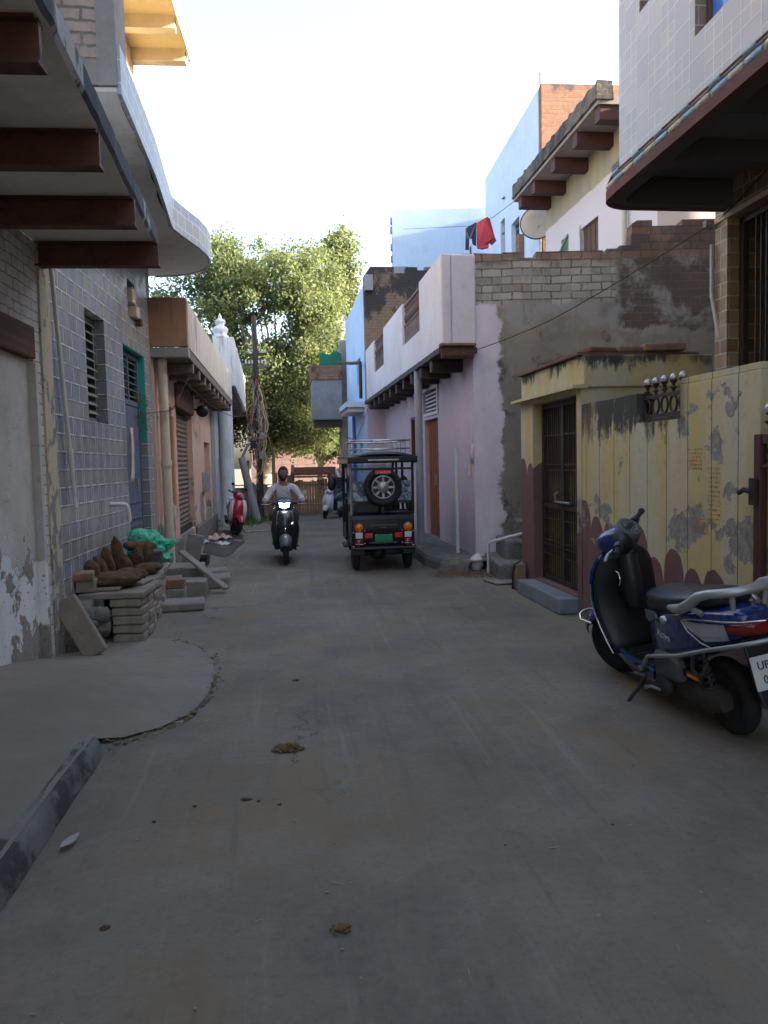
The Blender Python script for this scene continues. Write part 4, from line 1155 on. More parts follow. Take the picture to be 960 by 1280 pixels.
# round pillar under the balcony edge, white down-pipes
p = MB(); p.tube([(kx(.02),2.02,.12),(kx(.02),2.02,3.04)], .065, 14); p.build('pillar', plaster('grey_lilac_pillar', (.36,.35,.39), (.30,.29,.32), None), H5)
p = MB(); p.box(kx(-.02),kx(.5),9.0,9.2,0,3.04); p.build('end_pilaster', R_['pink'], H5, bevel=.02)
p = MB(); p.tube([(kx(.30),.52,1.72),(kx(.30),.52,.14)], .028, 10); p.build('drain_pipe', R_['pvc'], H5)
p = MB(); p.tube([(kx(.44),.30,1.3),(kx(.455),.30,1.7),(kx(.44),.30,1.75)], .03, 10); p.lathe([(.0,0),(.07,0),(.07,.02),(.0,.02)],14,Matrix.Translation((kx(.46),.15,1.62)) @ Matrix.Scale(2.0,4,(0,0,1)) @ Matrix.Rotation(-pi/2,4,'Y'))
p.build('pipe_mouth', R_['pink'], H5)
pe = MB(); pe.box(kx(.46)+.02,kx(.46)+3.1,.3,9.2,3.16,3.3); pe.box(2.9,3.1,.3,9.2,0,3.2); pe.box(0,3.1,9.0,9.2,0,3.2)
pe.build('roof', R_['cement'], H5)
# low ragged brick wall on its roof, behind the parapet
r = MB(); r6 = random.Random(9); x = .3
out = [(.3,3.3),(3.0,3.3)]; tp = []
x = 3.0
while x > .5:
    z = 4.86 + .08*int(r6.random()*3) - .12*max(0,1.2-x)
    tp += [(x,z),(x-.22,z)]; x -= .23
r.prism(out+tp, lambda a,b,d:(a,d,b), 5.2, 5.42)
rb = r.build('roof_wall', R_['ragbrick'], H5); rb.rotation_euler=(0,0,0)

# kerb platform before the pink house and its corner boulder
g = MB()
edge = [(.30,16.0),(.40,13.2),(.52,12.0),(.60,11.3),(.78,10.72),(.98,10.44),(1.14,10.42),(1.24,10.62)]
vs = []
for i,(x,y) in enumerate(edge):
    n = .02*mnoise.noise(Vector((x*7,y*5,1)))
    vs += [(x-.02+n,y-.02,.0),(x-.005+n,y,.10),(x+.03+n,y+.01,.145),(x+.12,y+.03,.15),(max(x+1.0,1.35),y+.4,.155)]
g.add(vs,[(i*5+k,(i+1)*5+k,(i+1)*5+k+1,i*5+k+1) for i in range(len(edge)-1) for k in range(4)],0,False)
tag(g.build('kerb_platform', R_['rubble']), kind='structure')
b = MB(); rock(b,(1.27,10.62,.10),.10,.09,.13,4,12,8,.12); tag(b.build('corner_stone', R_['pink_white']), 'rounded whitewashed stone at the corner of the pink house', 'stone')
# steps between pink house and yellow gatehouse
st = thing('cement_steps', 'rough cement steps between the pink house and the yellow gatehouse', 'steps', (1.6,9.9,0))
b = MB(); b.box(-.18,1.6,-.35,1.0,0,.22); b.build('step', R_['rubble'], st, bevel=.03)
b = MB(); b.box(-.02,1.6,.1,1.0,.2,.46); b.build('step', R_['rubble'], st, bevel=.03)
b = MB(); b.box(.22,1.6,.45,1.0,.44,.70); b.build('step', R_['rubble'], st, bevel=.03)
b = MB(); b.tube([(1.40,10.35,0),(1.40,10.35,.40),(1.48,10.30,.44),(1.95,9.95,.60),(2.2,9.8,.66)], .022, 10)
tag(b.build('white_pipe', R_['pvc']), 'white plastic pipe running down over the cement steps', 'pipe')
# small water pump / meter beside the gate
b = brick_thing('stone_block', (1.58,9.02,0), .1, (.13,.18,.30), R_['loose_brick'], 'small brick block with black hose beside the iron gate', 'block', None, 40)
b = MB(); b.tube([(1.50,9.0,0),(1.50,8.98,.2),(1.52,8.96,.30),(1.60,8.98,.34)], .012, 8); tag(b.build('hose', R_['black_pl']), 'thin black hose bent over the small brick block', 'hose')
# straw litter by the corner
b = MB(); r7 = random.Random(3)
for i in range(420):
    a = r7.uniform(0,2*pi); q = r7.random()**.7
    p = Vector((1.12+.55*q*cos(a), 10.25+.38*q*sin(a), .006+.035*(1-q)*r7.random()))
    d = Vector((r7.uniform(-1,1), r7.uniform(-1,1), r7.uniform(-.12,.12))).normalized()*r7.uniform(.03,.09)
    b.bar(p, p+d, r7.uniform(.004,.012), .003)
tag(b.build('straw_litter', paint('dry_brown_straw', (.20,.12,.055), .95, dirt=.6)), 'scatter of dry brown straw at the corner of the pink house', 'straw', kind='stuff')
b = brick_thing('broken_slab', (1.55,9.55,0), .3, (.55,.42,.03), R_['stone_slab'], 'broken flat slab lying before the cement steps', 'slab', None, 41)

# ------------------------------------------------------------------ yellow gatehouse
GA = Vector((1.90, 7.36, 0)); GRZ = slope(.139)
H6 = thing('gatehouse', 'small yellow gatehouse with dark iron gate and maroon scalloped base', 'gatehouse', GA, GRZ)
w = MB(); w.wall(0, 1.82, 0, 2.20, [(.12,1.40,.17,2.14)], 0, .26, 'y')
w.wall(.26, 1.3, 0, 2.2, [], 0.0, .2, 'x'); w.wall(.26,1.3,0,2.2,[],1.64,1.82,'x')
w.build('wall', R_['yellow_jamb'], H6)
# roof block with a shallow broken coping
w = MB(); w.box(0.012,1.32,-.035,1.84,2.193,2.50); w.build('roof_block', R_['yellow_plain'], H6, bevel=.015)
w = MB()
rg = []
for i in range(30):
    s = -.04 + 1.93*i/29; n=.012*mnoise.noise(Vector((s*6,1,1)))
    rg.append([(-.10+n,s,2.185+n*.5),(-.10+n,s,2.215),(.05,s,2.228),(.05,s,2.185)])
w.loft(rg,0,False); w.build('cornice', R_['yellow_plain'], H6)
w = MB(); w.box(-.03,1.2,.0,1.86,2.503,2.528); w.build('roof_coping', R_['coping_red'], H6)
gt = MB()
y0,y1,z0,z1 = .14,1.38,.18,2.13
for q in ((y0,y0+.05,z0,z1),(y1-.05,y1,z0,z1),((y0+y1)/2-.035,(y0+y1)/2+.035,z0,z1),(y0,y1,z0,z0+.05),(y0,y1,z1-.05,z1),(y0,y1,.98,1.03)): gt.box(.10,.14,*q)
gate = gt.build('gate', R_['iron'], H6)
for i in range(18):
    y = y0+.05+(i+.7)*(y1-y0-.1)/18.5
    b = MB(); b.box(.112,.126,y-.006,y+.006,z0+.04,z1-.04); b.build('bar', R_['iron'], gate)
for z in (.56,.62,1.40,1.46,1.78,.46,.86):
    b = MB(); b.box(.108,.120,y0+.04,y1-.04,z-.008,z+.008); b.build('cross_bar', R_['iron'], gate)
b = MB(); b.tube([(.08,.50,1.06),(.08,.92,1.06)], .014, 8); b.tube([(.07,.86,1.06),(.05,.86,1.14),(.06,.80,1.17)], .012, 8); b.build('latch', R_['steel'], gate)
b = MB(); b.box(.175,.185,y0,y1,1.40,2.12); b.build('gate_sheet', R_['wood_brown'], gate)
b = MB(); b.box(.165,.174,y0+.02,y1-.02,.2,1.42); b.build('gate_cloth', paint('tan_gate_sheet',(.34,.27,.13),.8,dirt=.6), gate)
b = MB(); b.box(.9,.95,.2,1.65,.1,2.2); b.build('inner_backdrop', R_['yellow_plain'], H6)
b = MB(); b.box(-.20,.12,.10,1.42,0,.155); b.build('door_step', concrete('blue_grey_step', (.22,.24,.27), (.15,.16,.18), 3), H6, bevel=.012)
# loose things on its roof
def roofthing(s,t,z,dims,label,seed,rz=0,mat='loose_brick'):
    p = Vector((GA.x + t*cos(GRZ)-s*sin(GRZ), GA.y + t*sin(GRZ)+s*cos(GRZ), z))
    brick_thing('loose_stone', p, GRZ+rz, dims, R_[mat], label, 'stone', None, seed)
roofthing(.12,.22,2.53,(.30,.22,.05),'dark broken slab leaning at the corner of the gatehouse roof',51,.2,'coping_red')
roofthing(.10,.52,2.53,(.30,.20,.055),'flat reddish stone in the middle of the gatehouse roof edge',52,.05)
roofthing(.05,.84,2.53,(.40,.22,.075),'largest reddish stone slab lying on the gatehouse roof',53,-.15)

# ------------------------------------------------------------------ yellow compound wall with grille and finials
H7 = thing('compound_wall', 'yellow grooved compound wall with maroon scalloped foot behind the blue scooter', 'wall', GA, GRZ)
w = MB(); w.wall(-2.76, -.04, 0, 2.03, [(-1.83,-1.16,1.79,2.031)], -.012, .13, 'y'); w.box(-.010,.128,-2.76,-1.84,2.03,2.075)
w.build('wall', R_['yellow'], H7, bevel=.006)
g = MB()
for z in (1.84, 1.99): g.box(.04,.065,-1.83,-1.16,z-.012,z+.012)
g.box(.03,.07,-1.82,-1.17,1.80,1.822)
gr = g.build('grille', R_['iron'], H7)
for i in range(5):
    y = -1.76 + i*.135
    b = MB(); b.tube([(.052, y+.05*cos(2*pi*k/16), 1.915+.062*sin(2*pi*k/16)) for k in range(16)], .010, 6, closed=True); b.build('ring', R_['iron'], gr)
    b = MB(); b.lathe([(.012,0),(.012,.03),(.028,.045),(.012,.05),(.012,.07),(.026,.09),(.032,.10),(0,.10)], 10, Matrix.Translation((.052,y,1.99))); b.build('spike', R_['iron'], gr)
    b = MB(); rock(b,(.052,y,2.108),.028,.028,.030,i,12,8,.06); b.build('glass_ball', plain('foiled_ball%d'%i,(.55,.55,.56),.25,.4), gr)
lm = paint('faded_red_chalk', (.42,.16,.07), .95, dirt=.4, dirtcol=(.40,.34,.20))
for (y,z,wd,hh,n) in ((-2.02,1.60,.17,.14,5),):
    pass
def chalk(txt, y, z, size):
    M = Matrix.Translation((-.0145,y,z)) @ Matrix(((0,0,-1,0),(-1,0,0,0),(0,1,0,0),(0,0,0,1)))
    lettering(txt, size, lm, H7, M, 'faded_writing')
# faded, no longer legible: short scribbled strokes
sc_ = MB(); r8 = random.Random(12)
for (ya,yb,za,zb,nr) in ((-2.12,-1.93,1.42,1.58,6),(-2.34,-2.20,1.05,1.45,13),(-2.20,-2.0,.98,1.10,5)):
    for j in range(nr):
        z = za + (zb-za)*(j+.5)/nr
        y = ya
        while y < yb:
            l = r8.uniform(.008,.024)
            sc_.box(-.0145,-.0122,y,min(yb,y+l),z-.002+r8.uniform(-.003,.003),z+.002+r8.uniform(-.003,.003)); 
            if r8.random() < .6: sc_.box(-.0145,-.0122,y,y+.003,z-.010,z+.008)
            y += l + r8.uniform(.004,.014)
sc_.build('faded_writing', lm, H7)

# ------------------------------------------------------------------ iron yard gate at the frame edge, buff pillar behind
H8 = thing('yard_gate', 'maroon iron yard gate with ring ornaments at the right edge, before the buff pillar', 'gate', (GA.x+2.80*sin(GRZ)-.04, GA.y-2.80*cos(GRZ), 0), GRZ)
b = MB(); b.box(-.025,.025,-.04,.02,.05,1.64); b.box(-.02,.02,-1.4,-.05,1.58,1.64); b.box(-.02,.02,-1.4,-.05,.1,.15); b.box(-.02,.02,-1.4,-.05,1.44,1.46); b.build('frame', R_['iron_rust'], H8, bevel=.004)
for i in range(8):
    y = -.13-i*.15
    q = MB(); q.tube([(0,y+.055*cos(2*pi*k/16),1.52+.055*sin(2*pi*k/16)) for k in range(16)], .010, 6, closed=True); q.build('ring', R_['iron'], H8)
    q = MB(); q.box(-.008,.008,y-.008,y+.008,.15,1.44); q.build('bar', R_['iron_rust'], H8)
q = MB(); q.lathe([(.012,0),(.012,.05),(.035,.07),(.012,.08),(.012,.1),(.03,.12),(0,.12)],10,Matrix.Translation((0,-.10,1.64))); q.build('spike', R_['iron'], H8)
q = MB(); rock(q,(0,-.10,1.785),.032,.032,.034,2,12,8,.06); q.build('glass_ball', plain('foiled_ball_gate',(.55,.55,.56),.25,.4), H8)
q = MB(); q.tube([(-.04,.03,1.30),(-.07,.05,1.31),(-.075,.09,1.29)], .016, 8); q.box(-.05,-.03,-.03,.03,1.22,1.38); q.build('hinge', R_['iron'], H8)
H9 = tag(MB().box(2.34,2.94,4.20,4.46,0,1.62).build('gate_pillar', R_['buff_tile'], None, bevel=.006), 'low pillar faced with buff brick tiles behind the maroon yard gate', 'pillar')
# ------------------------------------------------------------------ tall tiled house on the right
RA = Vector((2.95, 6.85, 0)); RRZ = slope(.112)
def Rw(s, t, z=0.0):
    return Vector((RA.x + t*cos(RRZ) - s*sin(RRZ), RA.y + t*sin(RRZ) + s*cos(RRZ), z))
HR = thing('tall_house', 'tall right-hand house with pale relief tiles above a dark maroon-edged overhang', 'house', RA, RRZ)
ET = -1.135
w = MB(); w.wall(-14, 0, 0, 3.84, [(-2.3,-.19,1.0,3.53)], 0, .3, 'y'); w.build('wall', R_['stone_tile'], HR)
w = MB(); w.box(.3,5,-.25,.0,0,3.84); w.box(.3,7,-14,-13.8,0,3.84); w.box(6.8,7,-13.8,-.25,0,3.84); w.box(5,6.8,-.25,0,0,3.84); w.build('side_wall', R_['cement_dark'], HR)
w = MB(); w.box(1.2,1.25,-5.7,-.3,0,3.8); w.build('inner_backdrop', R_['dark'], HR)  # darkness behind the grille door painted as a near-black sheet
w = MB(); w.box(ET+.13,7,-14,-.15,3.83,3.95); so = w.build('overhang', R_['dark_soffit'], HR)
# rounded slab lip: painted face outside, dark inside
arc = [(ET,-14),(ET,-1.0),(ET,-.55)] + [(ET+.28-.28*cos(a), -.42+.28*sin(a)) for a in [pi/2*i/6 for i in range(1,7)]] + [(-.5,-.135),(0,-.13)]
def lip(z0, z1, o, th, mat, name):
    rg = []
    for i,(x,y) in enumerate(arc):
        a = arc[max(0,i-1)]; c = arc[min(len(arc)-1,i+1)]; d = Vector((c[0]-a[0], c[1]-a[1], 0)).normalized(); n = Vector((-d.y, d.x, 0))
        P0 = Vector((x,y,0)) + n*o; P1 = P0 - n*th
        rg.append([P0+Vector((0,0,z0)), P0+Vector((0,0,z1)), P1+Vector((0,0,z1)), P1+Vector((0,0,z0))])
    m = MB(); m.loft(rg, 0, False); return m.build(name, mat, so)
lip(3.60, 3.675, .012, .05, R_['maroon_edge'], 'edge_band')
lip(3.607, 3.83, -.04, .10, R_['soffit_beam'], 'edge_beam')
lip(3.676, 3.735, -.004, .03, R_['cap_cream'], 'edge_course')
for s in (-.95,-1.85,-2.8,-3.8):
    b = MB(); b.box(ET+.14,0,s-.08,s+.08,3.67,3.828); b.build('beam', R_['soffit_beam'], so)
# row of small half-round caps along the edge, alternately blue and cream
k = 0; s = -.16
while s > -5.0:
    b = MB(); L = .155; x0 = ET + (.14*max(0,(s+.42)/.28)**2 if s > -.42 else 0)
    b.lathe([(.012,0),(.025,.012),(.025,L-.02),(.018,L)], 12, Matrix.Translation((x0+.002,s-L,3.700)) @ Matrix.Rotation(-pi/2,4,'X'), 0, True)
    b.build('edge_cap', R_['cap_blue' if k % 2 == 0 else 'cap_cream'], so)
    s -= .172 + (.02 if k % 3 == 0 else 0); k += 1
b = MB(); b.tube([(ET+.06,-.22,3.752),(ET-.008,-.5,3.752),(ET-.008,-5.4,3.752)], .011, 10); b.build('red_bead', R_['maroon_edge'], so)
s = -.5
while s > -5.2:
    b = MB(); b.tube([(ET-.010,s,3.753),(ET-.010,s-.12,3.753)], .015, 10); b.build('blue_sleeve', R_['cap_blue'], so); s -= .36
u = MB()
wins = ((-1.45,-.98,4.71,6.0),(-2.95,-1.76,4.13,5.6))
u.wall(-13.8, -.63, 3.738, 9.5, list(wins), ET-.012, ET+.12, 'y'); u.box(ET+.12,6.8,-.82,-.63,3.96,9.5); u.box(ET+.12,6.8,-13.8,-13.6,3.96,9.5); u.box(ET+.12,6.8,-13.6,-.82,9.3,9.5)
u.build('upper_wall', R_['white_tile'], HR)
for (a,c,z0,z1) in wins:
    f = MB()
    for q in ((a,a+.05,z0,z1),(c-.05,c,z0,z1),(a,c,z0,z0+.05),(a,c,z1-.05,z1)): f.box(ET+.06,ET+.11,*q)
    f2 = f.build('window', R_['wood_brown'], HR)
    f = MB(); f.box(ET+.08,ET+.09,a+.05,c-.05,z0+.05,z1-.05); f.build('pane', R_['glass_blue'], f2)
    f = MB(); f.box(ET-.010,ET+.11,c-.006,c+.002,z0,z1); f.build('jamb_tile', R_['stone_tile'], f2)
# iron grille door
gt = MB(); y0,y1,z0,z1 = -2.28,-.21,1.02,3.52
for q in ((y0,y0+.06,z0,z1),(y1-.06,y1,z0,z1),(-1.33,-1.27,z0,z1),(-.85,-.81,z0,z1),(y0,y1,z0,z0+.06),(y0,y1,z1-.05,z1),(y0,y1,2.10,2.18)): gt.box(.10,.15,*q)
gd = gt.build('grille_door', R_['iron'], HR)
for i in range(26):
    y = y0+.08+i*.0715
    b = MB(); b.box(.118,.132,y-.006,y+.006,z0+.04,z1-.04); b.build('bar', R_['iron'], gd)
b = MB(); b.tube([(.08,-.95,2.10),(.05,-.95,2.16),(.05,-1.05,2.2),(.08,-1.05,2.1)], .012, 8); b.tube([(.08,-.7,2.14),(.08,-1.2,2.14)], .012, 8); b.build('latch', R_['steel'], gd)
b = MB(); b.box(-.012,-.001,-2.6,-.0,3.53,3.57); b.build('tile_band', R_['cream_beam'], HR)
p = MB(); p.tube([(-.03,.0,3.36),(-.03,.0,2.90)], .017, 10); p.tube([(-.03,.0,2.92),(.01,-.05,2.56)], .017, 10); p.build('drain_pipe', R_['pvc'], HR)
b = MB(); b.box(-.08,-.0,.005,.07,3.50,3.58); b.build('junction_box', R_['cement'], HR, bevel=.01)

RH2 = thing('sun_block_house', 'unseen cement house added behind the yellow gatehouse yard to block the sun', 'house', (5.3,7.02,0), 0)  # unseen house added to keep the sun off the lane
w = MB(); w.wall(0, 4.2, 0, 9.0, [(1.2,2.2,4.2,5.4)], 0, .25, 'y'); w.box(.25,5,0,.25,0,9.0); w.box(.25,5,3.75,4.0,0,9.0); w.box(4.75,5,.25,3.75,0,9.0); w.box(.25,4.75,.25,3.75,8.7,8.9); w.build('wall', R_['cement'], RH2)
w = MB(); w.box(.12,.18,1.2,2.2,4.2,5.4); w.build('window', R_['wood_brown'], RH2)

# ------------------------------------------------------------------ cream house behind the patched wall
CA = Vector((4.05, 11.35, 0)); CRZ = slope(.122)
HC = thing('cream_house', 'cream upper-storey house with stone-beamed balcony slab and brick-edged roof', 'house', CA, CRZ)
w = MB(); w.wall(0, 4.85, 0, 6.9, [(2.14,2.94,4.6,5.68),(3.55,3.95,4.9,5.76)], 0, .25, 'y'); w.box(.25,4,4.65,4.85,0,6.9); w.box(.25,4,0,.2,0,6.9); w.box(3.8,4,.2,4.65,0,6.9)
M = Mat('cream_wall_pink_foot')
zz = M.z + M.noise(2.2,5,.6)*.12 - (M.y*.105)*-1.0
c = M.mix(M.ramp(M.noise(1.2,6,.65, M.vec(M.x*3,M.y*3,M.z*.7)), .35, .7), (.40,.345,.24), (.32,.28,.205))
k = M.ramp(M.z + (M.noise(2.2,5,.6)-.5)*.10, 6.18, 6.22)
c = M.mix(k, (.66,.58,.58), c); M.bump(M.noise(20,5,.6), .3, .01)
R_['cream_two'] = M.set(c, .9)
w.build('wall', R_['cream_two'], HC)
sl = MB(); sl.box(-.66,4,.55,4.9,6.80,6.93); slo = sl.build('balcony_slab', R_['grey_soffit2'], HC)
rg=[]
for i in range(60):
    s = .52+4.40*i/59; n=.03*mnoise.noise(Vector((s*5,1,2))); n2=.03*mnoise.noise(Vector((s*7,4,2)))
    rg.append([(-.70+n*.5,s,6.86+n2*.3),(-.69+n,s,6.93),(-.68+n2,s,7.12+n),(-.45,s,7.13+n2),(-.42,s,6.86)])
e = MB(); e.loft(rg,0,False); e.build('brick_edge', R_['black_brick'], slo)
for s in (.68,1.6,2.65,3.75,4.6):
    b = MB(); b.box(-.62,.02,s-.10,s+.10,6.58,6.798); b.build('beam', R_['maroon_beam'], slo, bevel=.01)
f = MB(); f.box(.06,.12,2.14,2.94,4.6,5.68)
for i in range(4): f.box(.05,.06,2.2+i*.2,2.22+i*.2,4.62,5.66)
f.build('shutter', R_['wood_brown'], HC)
f = MB(); f.box(-.02,.02,2.94,3.02,4.5,5.75); f.build('window_jamb', R_['white_lime'], HC)
f = MB(); f.box(.05,.09,3.55,3.95,4.9,5.76); f.bar((-.01,3.55,5.76),(-.01,4.1,5.5),.04); f.build('green_window', paint('green_red_board', (.18,.30,.20), .6, dirt=.6, dirtcol=(.3,.12,.1)), HC)
p = MB(); p.tube([(-.07,.95,4.2),(-.07,.95,6.5)], .04, 10); p.build('drain_pipe', R_['pvc_cream'], HC)
b = MB(); b.lathe([(0,0),(.12,.018),(.25,.07),(.355,.145),(.365,.145),(.36,.135),(.25,.05),(.12,.0),(0,-.02)], 32, Matrix.Rotation(radians(-72),4,'Z') @ Matrix.Rotation(radians(78),4,'X') @ Matrix.Identity(4))
DSH = thing('satellite_dish', 'round pale satellite dish with dark rim on the pink house roof', 'satellite dish', (3.44,16.75,3.3))
o = b.build('dish', plaster('dish_face', (.50,.45,.38), (.44,.40,.34), None), DSH); o.location=(0,0,3.2)
o.rotation_euler = (0,0,radians(55))
b = MB(); b.tube([( .37*cos(2*pi*k/32), .37*sin(2*pi*k/32), .142) for k in range(32)], .014, 6, closed=True)
b2 = MB(); MM = Matrix.Rotation(radians(-72),4,'Z') @ Matrix.Rotation(radians(78),4,'X'); b2.add(b.v,b.f,0,True,MM); r_=b2.build('rim', R_['black_pl'], DSH); r_.location=(0,0,3.2); r_.rotation_euler=(0,0,radians(55))
b = MB(); b.tube([(0.05,.08,0),(0.05,.08,3.1)], .03, 8); b.tube([(0.05,.08,3.1),(0,0,3.2)], .03, 8); b.build('mast', R_['steel'], DSH)

# ------------------------------------------------------------------ white-blue tower house with bare brick end
TA = Vector((3.50, 17.0, 0)); TRZ = slope(.086)
HT = thing('tower_house', 'tall pale blue-white house with a bare orange brick end wall', 'house', TA, TRZ)
w = MB(); w.wall(0.0, 5.2, 0, 9.43, [(1.6,2.35,6.4,7.3),(3.0,3.45,6.15,7.7),(.55,1.0,7.2,8.0)], 0, .25, 'y'); w.box(.25,5,4.95,5.2,0,9.43); w.box(.25,5,.25,4.95,9.2,9.4)
w.build('wall', R_['sky_white'], HT)
w = MB(); w.box(.02,5,-.20,.0,0,9.46); w.box(5,5.2,-.2,5.2,0,9.43); w.build('brick_end', R_['tower_brick'], HT)
for (a,c,z0,z1) in ((1.6,2.35,6.4,7.3),(3.0,3.45,6.15,7.7),(.55,1.0,7.2,8.0)):
    f = MB()
    for q in ((a,a+.04,z0,z1),(c-.04,c,z0,z1),(a,c,z0,z0+.04),(a,c,z1-.04,z1),((a+c)/2-.02,(a+c)/2+.02,z0,z1)): f.box(.10,.14,*q)
    for i in range(5): f.box(.11,.13,a,c,z0+(i+1)*(z1-z0)/6-.01,z0+(i+1)*(z1-z0)/6+.01)
    f2 = f.build('window', R_['slate'], HT)
    f = MB(); f.box(.16,.17,a,c,z0,z1); f.build('pane', plain('dusty_pane',(.10,.12,.13),.2), f2)
b = MB(); b.tube([(.06,.02,9.4),(.06,.02,9.8)], .015, 6); b.build('rod', R_['iron'], HT)
b = MB(); b.box(-.12,-.01,1.2,1.5,5.2,6.75); b.build('brick_stub', R_['tower_brick'], HT)
for (y,z) in ((2.9,8.15),(3.0,6.9+.4)):
    b = MB(); b.box(-.06,0,y,y+.14,z,z+.03); b.build('peg', R_['slate'], HT)

# ------------------------------------------------------------------ pale blue house behind the parapet
HB = thing('back_house', 'plain pale blue house wall rising behind the pink parapet', 'house', (.42,22.6,0), 0)
w = MB(); w.box(0,2.75,0,.25,0,8.78); w.box(0,.25,.25,1.6,0,8.75); w.box(2.5,2.75,.25,1.6,0,8.75); w.box(.25,2.5,.25,1.6,8.5,8.7); w.build('wall', R_['pale_blue'], HB)
b = MB(); r9 = random.Random(2); outl = [(.0,5.9)]
z = 5.9
while z < 8.5:
    d = -.03-.05*r9.random(); outl += [(0,z),(d,z+.02),(d,z+.16),(0,z+.18)]; z += .18 + .5*r9.random()
outl += [(.02,8.5),(.02,5.9)]
b.prism(outl, lambda a,c,d:(a,d,c), .02, .2); b.build('brick_teeth', R_['slate'], HB)
b = MB(); b.box(-.1,.42,-.35,-.0,6.5,7.1); b.build('grey_tank', R_['slate'], HB, bevel=.03)
# ------------------------------------------------------------------ brick-ended blue house beyond the pink one
BA = Vector((-.42, 20.35, 0)); BRZ = slope(.138)
HBL = thing('blue_house', 'light blue street house with soot-blackened bare brick end wall', 'house', BA, BRZ)
w = MB(); w.wall(.02, 5.2, 0, 6.15, [(1.0,1.9,3.75,4.45),(.9,1.7,1.25,2.1)], 0, .25, 'y'); w.build('wall', R_['blue_wash'], HBL)
w = MB()
rr2 = random.Random(6); outl=[(.01,0),(4.2,0)]; x = 4.2
while x > .3:
    z = 6.42 + .08*int(rr2.random()*3) + (.45 if x < 1.7 and x > .9 else 0)*0
    outl += [(x,z),(x-.3,z)]; x -= .31
outl += [(.01,6.35)]
w.prism(outl, lambda a,b,d:(a,d,b), -.22, .015); w.build('brick_end', R_['ragbrick_top'], HBL)
w = MB(); outl=[(.75,6.35)]; x=.75
outl=[(1.35,6.3),(3.0,6.3),(3.0,7.3)]; x=3.0
while x>1.4: outl+=[(x,6.45+.35*(x-1.2)),(x-.25,6.45+.35*(x-1.2))]; x-=.26
w.prism(outl, lambda a,b,d:(a,d,b), .3, .5); w.build('broken_wall', R_['ragbrick'], HBL)
w = MB(); w.box(.25,4.2,4.95,5.2,0,6.1); w.box(4.0,4.2,0,4.95,0,6.1); w.box(.25,4.0,.02,4.95,5.9,6.05); w.build('back_wall', R_['cement'], HBL)
w = MB(); w.box(-.5,.0,.2,2.4,3.02,3.16)
s2 = w.build('sunshade', R_['sky_white'], HBL)
for i in range(6):
    b = MB(); b.box(-.45,0,.3+i*.38,.40+i*.38,2.90,3.02); b.build('bracket', R_['pink_white'], s2)
f = MB(); f.box(.05,.10,.9,1.7,1.25,2.1); f.box(.05,.10,1.0,1.9,3.75,4.45); f.build('window', R_['slate'], HBL)
p = MB(); p.tube([(-.06,2.6,0.2),(-.06,2.6,3.0)], .05, 8); p.build('drain_pipe', paint('blue_pipe',(.10,.14,.42),.5), HBL)
b = MB(); b.tube([(-.15,-.28,4.12),(-.3,.6,4.22),(-.55,2.2,4.45)], .045, 8); b.tube([(-.15,-.28,4.12),(-.15,-.28,3.2)], .045, 8); tag(b.build('black_pipe', R_['black_pl'], HBL))
w = MB(); w.box(.02,.22,-.40,-.222,5.95,6.34); w.build('grey_plate', R_['slate'], HBL)
# ------------------------------------------------------------------ grey house with the boxed balcony, and eave house beyond
VA = Vector((-1.32, 25.7, 0)); VRZ = slope(.12)
HV = thing('balcony_house', 'grey house with a boxed cement balcony and green netting beyond the blue house', 'house', VA, VRZ)
w = MB(); w.box(0,4,0,.25,0,5.6); w.box(0,.25,.25,1.7,0,5.6); w.box(.25,4,1.5,1.7,0,5.6); w.build('wall', R_['cement'], HV)
b = MB(); b.box(-.98,.0,-.3,1.6,2.98,4.28); b.build('balcony_box', R_['cement'], HV, bevel=.02)
b = MB(); b.box(-1.0,.02,-.34,1.62,4.28,4.75); b.build('balcony_brick', R_['ragbrick'], HV)
b = MB(); b.box(-.9,0,-.2,1.5,2.80,2.98); b.build('balcony_slab', R_['joist_dark'], HV)
n = MB(); vs=[]
for j in range(9):
    for i in range(13): vs.append((-.72+.72*i/12, -.25, 4.75+.36*j/8+.05*sin(i*.9)*(j/8)+.08*(i/12)*(j/8)))
n.add(vs,[(j*13+i,j*13+i+1,(j+1)*13+i+1,(j+1)*13+i) for j in range(8) for i in range(12)],0,True)
n.build('green_net', paint('green_net',(.012,.16,.085),.8), HV, solid=.02)
HE = thing('eave_house', 'white house with a projecting grey eave rising beyond the boxed balcony', 'house', (-1.52,30.5,0), slope(.1))
w = MB(); w.box(0,4,0,.25,0,7.1); w.box(0,.25,.25,4,0,7.1); w.build('wall', R_['sky_white'], HE)
w = MB(); w.add([(-.55,-.3,6.6),(-.55,4,6.6),(.1,4,7.25),(.1,-.3,7.25),(-.55,-.3,6.75),(-.55,4,6.75),(.1,4,7.4),(.1,-.3,7.4)],[(0,3,2,1),(4,5,6,7),(0,1,5,4),(1,2,6,5),(2,3,7,6),(3,0,4,7)]); w.build('eave', R_['cement'], HE)

